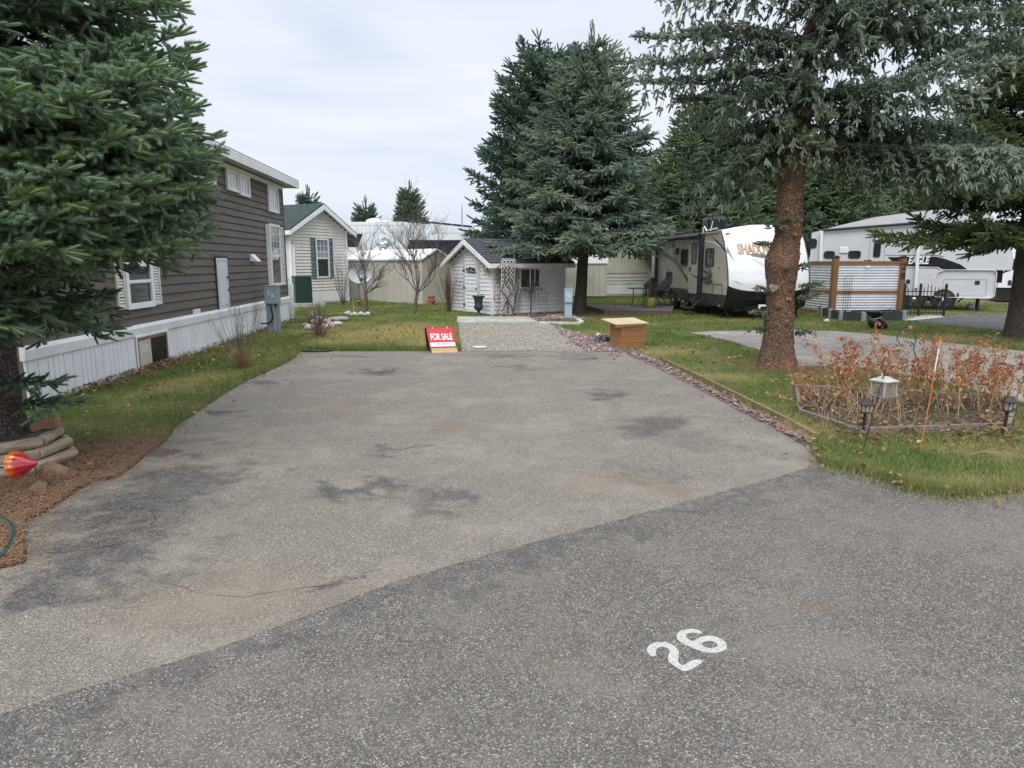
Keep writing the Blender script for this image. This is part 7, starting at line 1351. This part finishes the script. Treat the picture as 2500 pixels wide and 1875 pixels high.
# marker rod
xb,yb=G(2245,1105); top=at(2296,829.5,yb+.04)-Vector((xb,yb,0)); t=thing('marker_rod','thin orange marker rod with a white band leaning in front of the dead shrubs','marker rod',(xb,yb,0)); M_or=mat('rod_orange',(.62,.22,.05),.5,.1,12.); m=MB(); m.tube([(0,0,-.02),tuple(top*.45+Vector((.004,0,0))),tuple(top*.72)],.0045,6); m.build('orange_shaft',M_or,t); m=MB(); m.tube([tuple(top*.72),tuple(top*.93)],.0052,6); m.build('white_band',M_wsign,t); m=MB(); m.tube([tuple(top*.93),tuple(top)],.0075,6); m.build('orange_tip',mat('tip_orange',(.75,.28,.12),.5,.1,12.),t)
# shepherd hook with butterfly
xb,yb=G(2262,985); Y=yb; P=[at(u,v,Y) for u,v in ((2262,985),(2239,887),(2230,852),(2236,830),(2235,812),(2226,801),(2211,797),(2199,803),(2192,816),(2190,830),(2196,838),(2196.5,843),(2190,846),(2186.5,839))]; P[0].z=0; t=thing('shepherd_hook','black looped garden hook with a green butterfly and pink flower behind the shrubs','garden hook',tuple(P[0])); P0=P[0]; m=MB(); m.tube([p-P0 for p in P],.0052,6); m.build('rod',M_rod,t)
c=at(2229,841,Y-.02)-P0; m=MB()
for sx,sz,rx,rz_,tl_ in ((-1,.018,.026,.016,.5),(1,.018,.026,.016,-.5),(-1,-.014,.018,.013,-.3),(1,-.014,.018,.013,.3)):
    m.prism([(c.x+sx*.02+rx*math.cos(q)*math.cos(tl_)-rz_*math.sin(q)*math.sin(tl_),c.z+sz+rx*math.cos(q)*math.sin(tl_)*-sx*sx+rz_*math.sin(q)) for q in np.linspace(0,6.28,13)[:-1]],c.y-.003,c.y+.003)
m.build('butterfly',mat('verdigris',(.10,.25,.21),.6,.25,40.,col2=(.04,.12,.10)),t); c=at(2223,799,Y-.02)-P0; m=MB()
for i in range(6): a=i*1.05; m.lathe([(.003,-.004),(.011,0),(.003,.004)],(c.x+.013*math.cos(a),c.y,c.z+.013*math.sin(a)),8)
m.build('flower',mat('flower_pink',(.75,.35,.38),.6,.15,60.,col2=(.7,.6,.58)),t)
leaves('bed_edge_leaves',np.array([(x+random.gauss(0,.06),y+random.gauss(0,.06)) for x,y in [G(random.uniform(1970,2470),random.uniform(1035,1085)) for _ in range(260)]]),.03,.07,M_leaf,.06,'dead leaves heaped along the front boards of the flower bed')
# ------------- log planter -------------
cx,cy=TX,TY; t=thing('log_planter','octagonal planter ring of stacked half round landscape timbers around the left spruce','planter',(cx,cy,0)); W_log=wood('log_grey',(.36,.30,.235),(.22,.17,.125),(5,5,5),.8,2.)
def lathlog(mb,a,b,r):
    d=(b-a); L_=d.length; mb.tube([a,a+d*.02,a+d*.98,b],[r*.88,r,r,r*.88],14)
R0=[.60,.555,.51]; zz=[.05,.142,.234]
W_log=wood('log_weathered',(.42,.34,.255),(.20,.15,.105),(1.2,14,14),.85,2.6)
for k in range(3):
    rot=math.pi/8*(.9+.35*k)
    for i in range(8):
        a0=rot+i*math.pi/4; a1=a0+math.pi/4; a=Vector((R0[k]*math.cos(a0),R0[k]*math.sin(a0),zz[k])); b=Vector((R0[k]*math.cos(a1),R0[k]*math.sin(a1),zz[k])); c=(a+b)/2; L_=(b-a).length*(1.05 if i%2 else .97)
        m=MB(); n_=20; xs_=np.linspace(-L_/2,L_/2,12); P_=[]; sd_=random.uniform(0,50)
        vs=[];fs=[]
        for j,x in enumerate(xs_):
            for q_ in range(n_):
                th=2*math.pi*q_/n_; r_=.049*(.93 if j in (0,11) else 1)*(1+.10*mn.noise(Vector((x*2.5,math.cos(th)*1.3+sd_,math.sin(th)*1.3)))+.035*mn.noise(Vector((x*4,th*5,sd_)))); r_*=.86 if abs(th-1.6)<.12 and abs(x)<L_*.4 else 1; vs.append((x,r_*math.cos(th),r_*math.sin(th)))
        for j in range(11):
            for q_ in range(n_): q2=(q_+1)%n_; fs.append((j*n_+q_,j*n_+q2,(j+1)*n_+q2,(j+1)*n_+q_))
        m.add(vs,fs,True); m.add(vs[:n_],[tuple(range(n_))[::-1]]); m.add(vs[-n_:],[tuple(range(n_))]); o=m.build('log',W_log,t); o.location=c; o.rotation_euler=(random.uniform(-1,1),random.uniform(-.02,.02),math.atan2(b.y-a.y,b.x-a.x)+random.uniform(-.05,.05))
m=MB(); m.lathe([(.45,.20),(.48,.24),(.46,.295),(.42,.30),(.39,.27),(.40,.20)],n=48); m.build('inner_rim',mat('rim_rubber',(.035,.038,.045),.5,.15,6.),t)
m=MB(); m.lathe([(.42,.02),(.42,.24),(.25,.255),(.02,.26)],n=36); m.build('soil_fill',mat('litter_soil',(.16,.09,.05),.95,.3,20.,col2=(.30,.17,.09),bmp=.6,bscale=50),t)
PN2=np.stack([cx+(q:=rng.uniform(.28,.44,2500))*np.cos(th:=rng.uniform(0,6.28,2500)),cy+q*np.sin(th)],1); needles('planter_needles',PN2,.255,.05,.003,'dry needles lying inside the log planter','needles',M_need)
# loose timber pieces by the planter
x,y,zo=at(118,1056,5.84); t=tag(MB().box(-.11,.11,-.05,.05,.0,.10).build('timber_offcut',wood('cut_timber',(.34,.19,.10),(.2,.11,.06),(2,9,9)),None,bevel=.02,loc=(x,y,.275)),'cut reddish timber block resting on the right rear logs of the planter','timber block'); t.rotation_euler=(0,-.28,.25)
m=MB(); m.prism([(0,0),(.22,0),(.02,.09)],-.06,.06); o=m.build('wooden_wedge',W_old,None,loc=(G(160,1160)[0]-.16,G(160,1160)[1]+.02,.0)); tag(o,'small wooden wedge under the right side of the log planter','wedge')
m=MB(); m.prism([(0,0),(.16,.0),(.16,.05),(.1,.08)],-.05,.05); o=m.build('wooden_wedge',W_old,None,loc=(G(40,1212)[0],G(40,1212)[1]+.06,.0)); o.rotation_euler.z=.5; tag(o,'small wooden wedge under the front of the log planter','wedge')
# ceramic mushroom ornament
Yo=4.93; p=at(24,1136,Yo); q=at(90,1131,Yo+.03); ax=(q-p); L_=ax.length; t=thing('ceramic_ornament','glossy red and orange ceramic finial lying on a rod against the log planter','garden ornament',tuple(p)); M=Matrix.Translation((0,0,0))@ax.to_track_quat('Z','Y').to_matrix().to_4x4(); r=at(24,1103,Yo).z-p.z
mc,nt,b=newmat('glazed_red'); tcx=N(nt,'ShaderNodeTexCoord'); se=N(nt,'ShaderNodeSeparateXYZ'); Lk(nt,tcx.outputs['Object'],se.inputs[0]); g=noi(nt,tcx.outputs['Object'],22.,4.); x_=mth(nt,'ADD',mth(nt,'MULTIPLY',se.outputs[0],1/L_),mth(nt,'MULTIPLY',mth(nt,'SUBTRACT',g,.5),.7)); Lk(nt,mixc(nt,mrange(nt,x_,.1,.6),(.62,.16,.015),(.36,.008,.02)),b.inputs['Base Color']); b.inputs['Roughness'].default_value=.12; b.inputs['Coat Weight'].default_value=1.
m=MB(); m.T=M; m.lathe([(.01,.0),(r*.7,-.004),(r*.95,L_*.06),(r,L_*.2),(r*.93,L_*.38),(r*.66,L_*.6),(r*.36,L_*.8),(r*.2,L_*.93),(r*.12,L_),(.004,L_*1.01)],n=60,flute=.035,nf=12); m.build('finial',mc,t); m=MB(); m.T=M; m.tube([(0,0,.0),(0.01,0,-.35)],.005,6); m.build('rod',M_al,t)
# twigs on asphalt
m=MB()
for u,v in ((2010,1182),(1990,1185),(2075,1215),(2060,1205),(2380,1120),(1945,1120)):
    a=Vector(G(u,v)+(.02,)); th=random.uniform(-.6,.2); m.tube([a,a+Vector((.07,.01,.006)),a+Vector((.13*math.cos(th),.13*math.sin(th),0))],.0025,4)
tag(m.build('fallen_twigs',W_tan),'thin broken twigs lying near the rounded grass corner','twigs',kind='stuff')
a=Vector(G(2370,1120)+(.05,)); m=MB(); m.tube([a,a+Vector((.15,.03,.01)),a+Vector((.26,-.01,0))],.003,4); tag(m.build('dry_stalk',W_straw),'single straw stalk lying on the near grass at right','stalk')
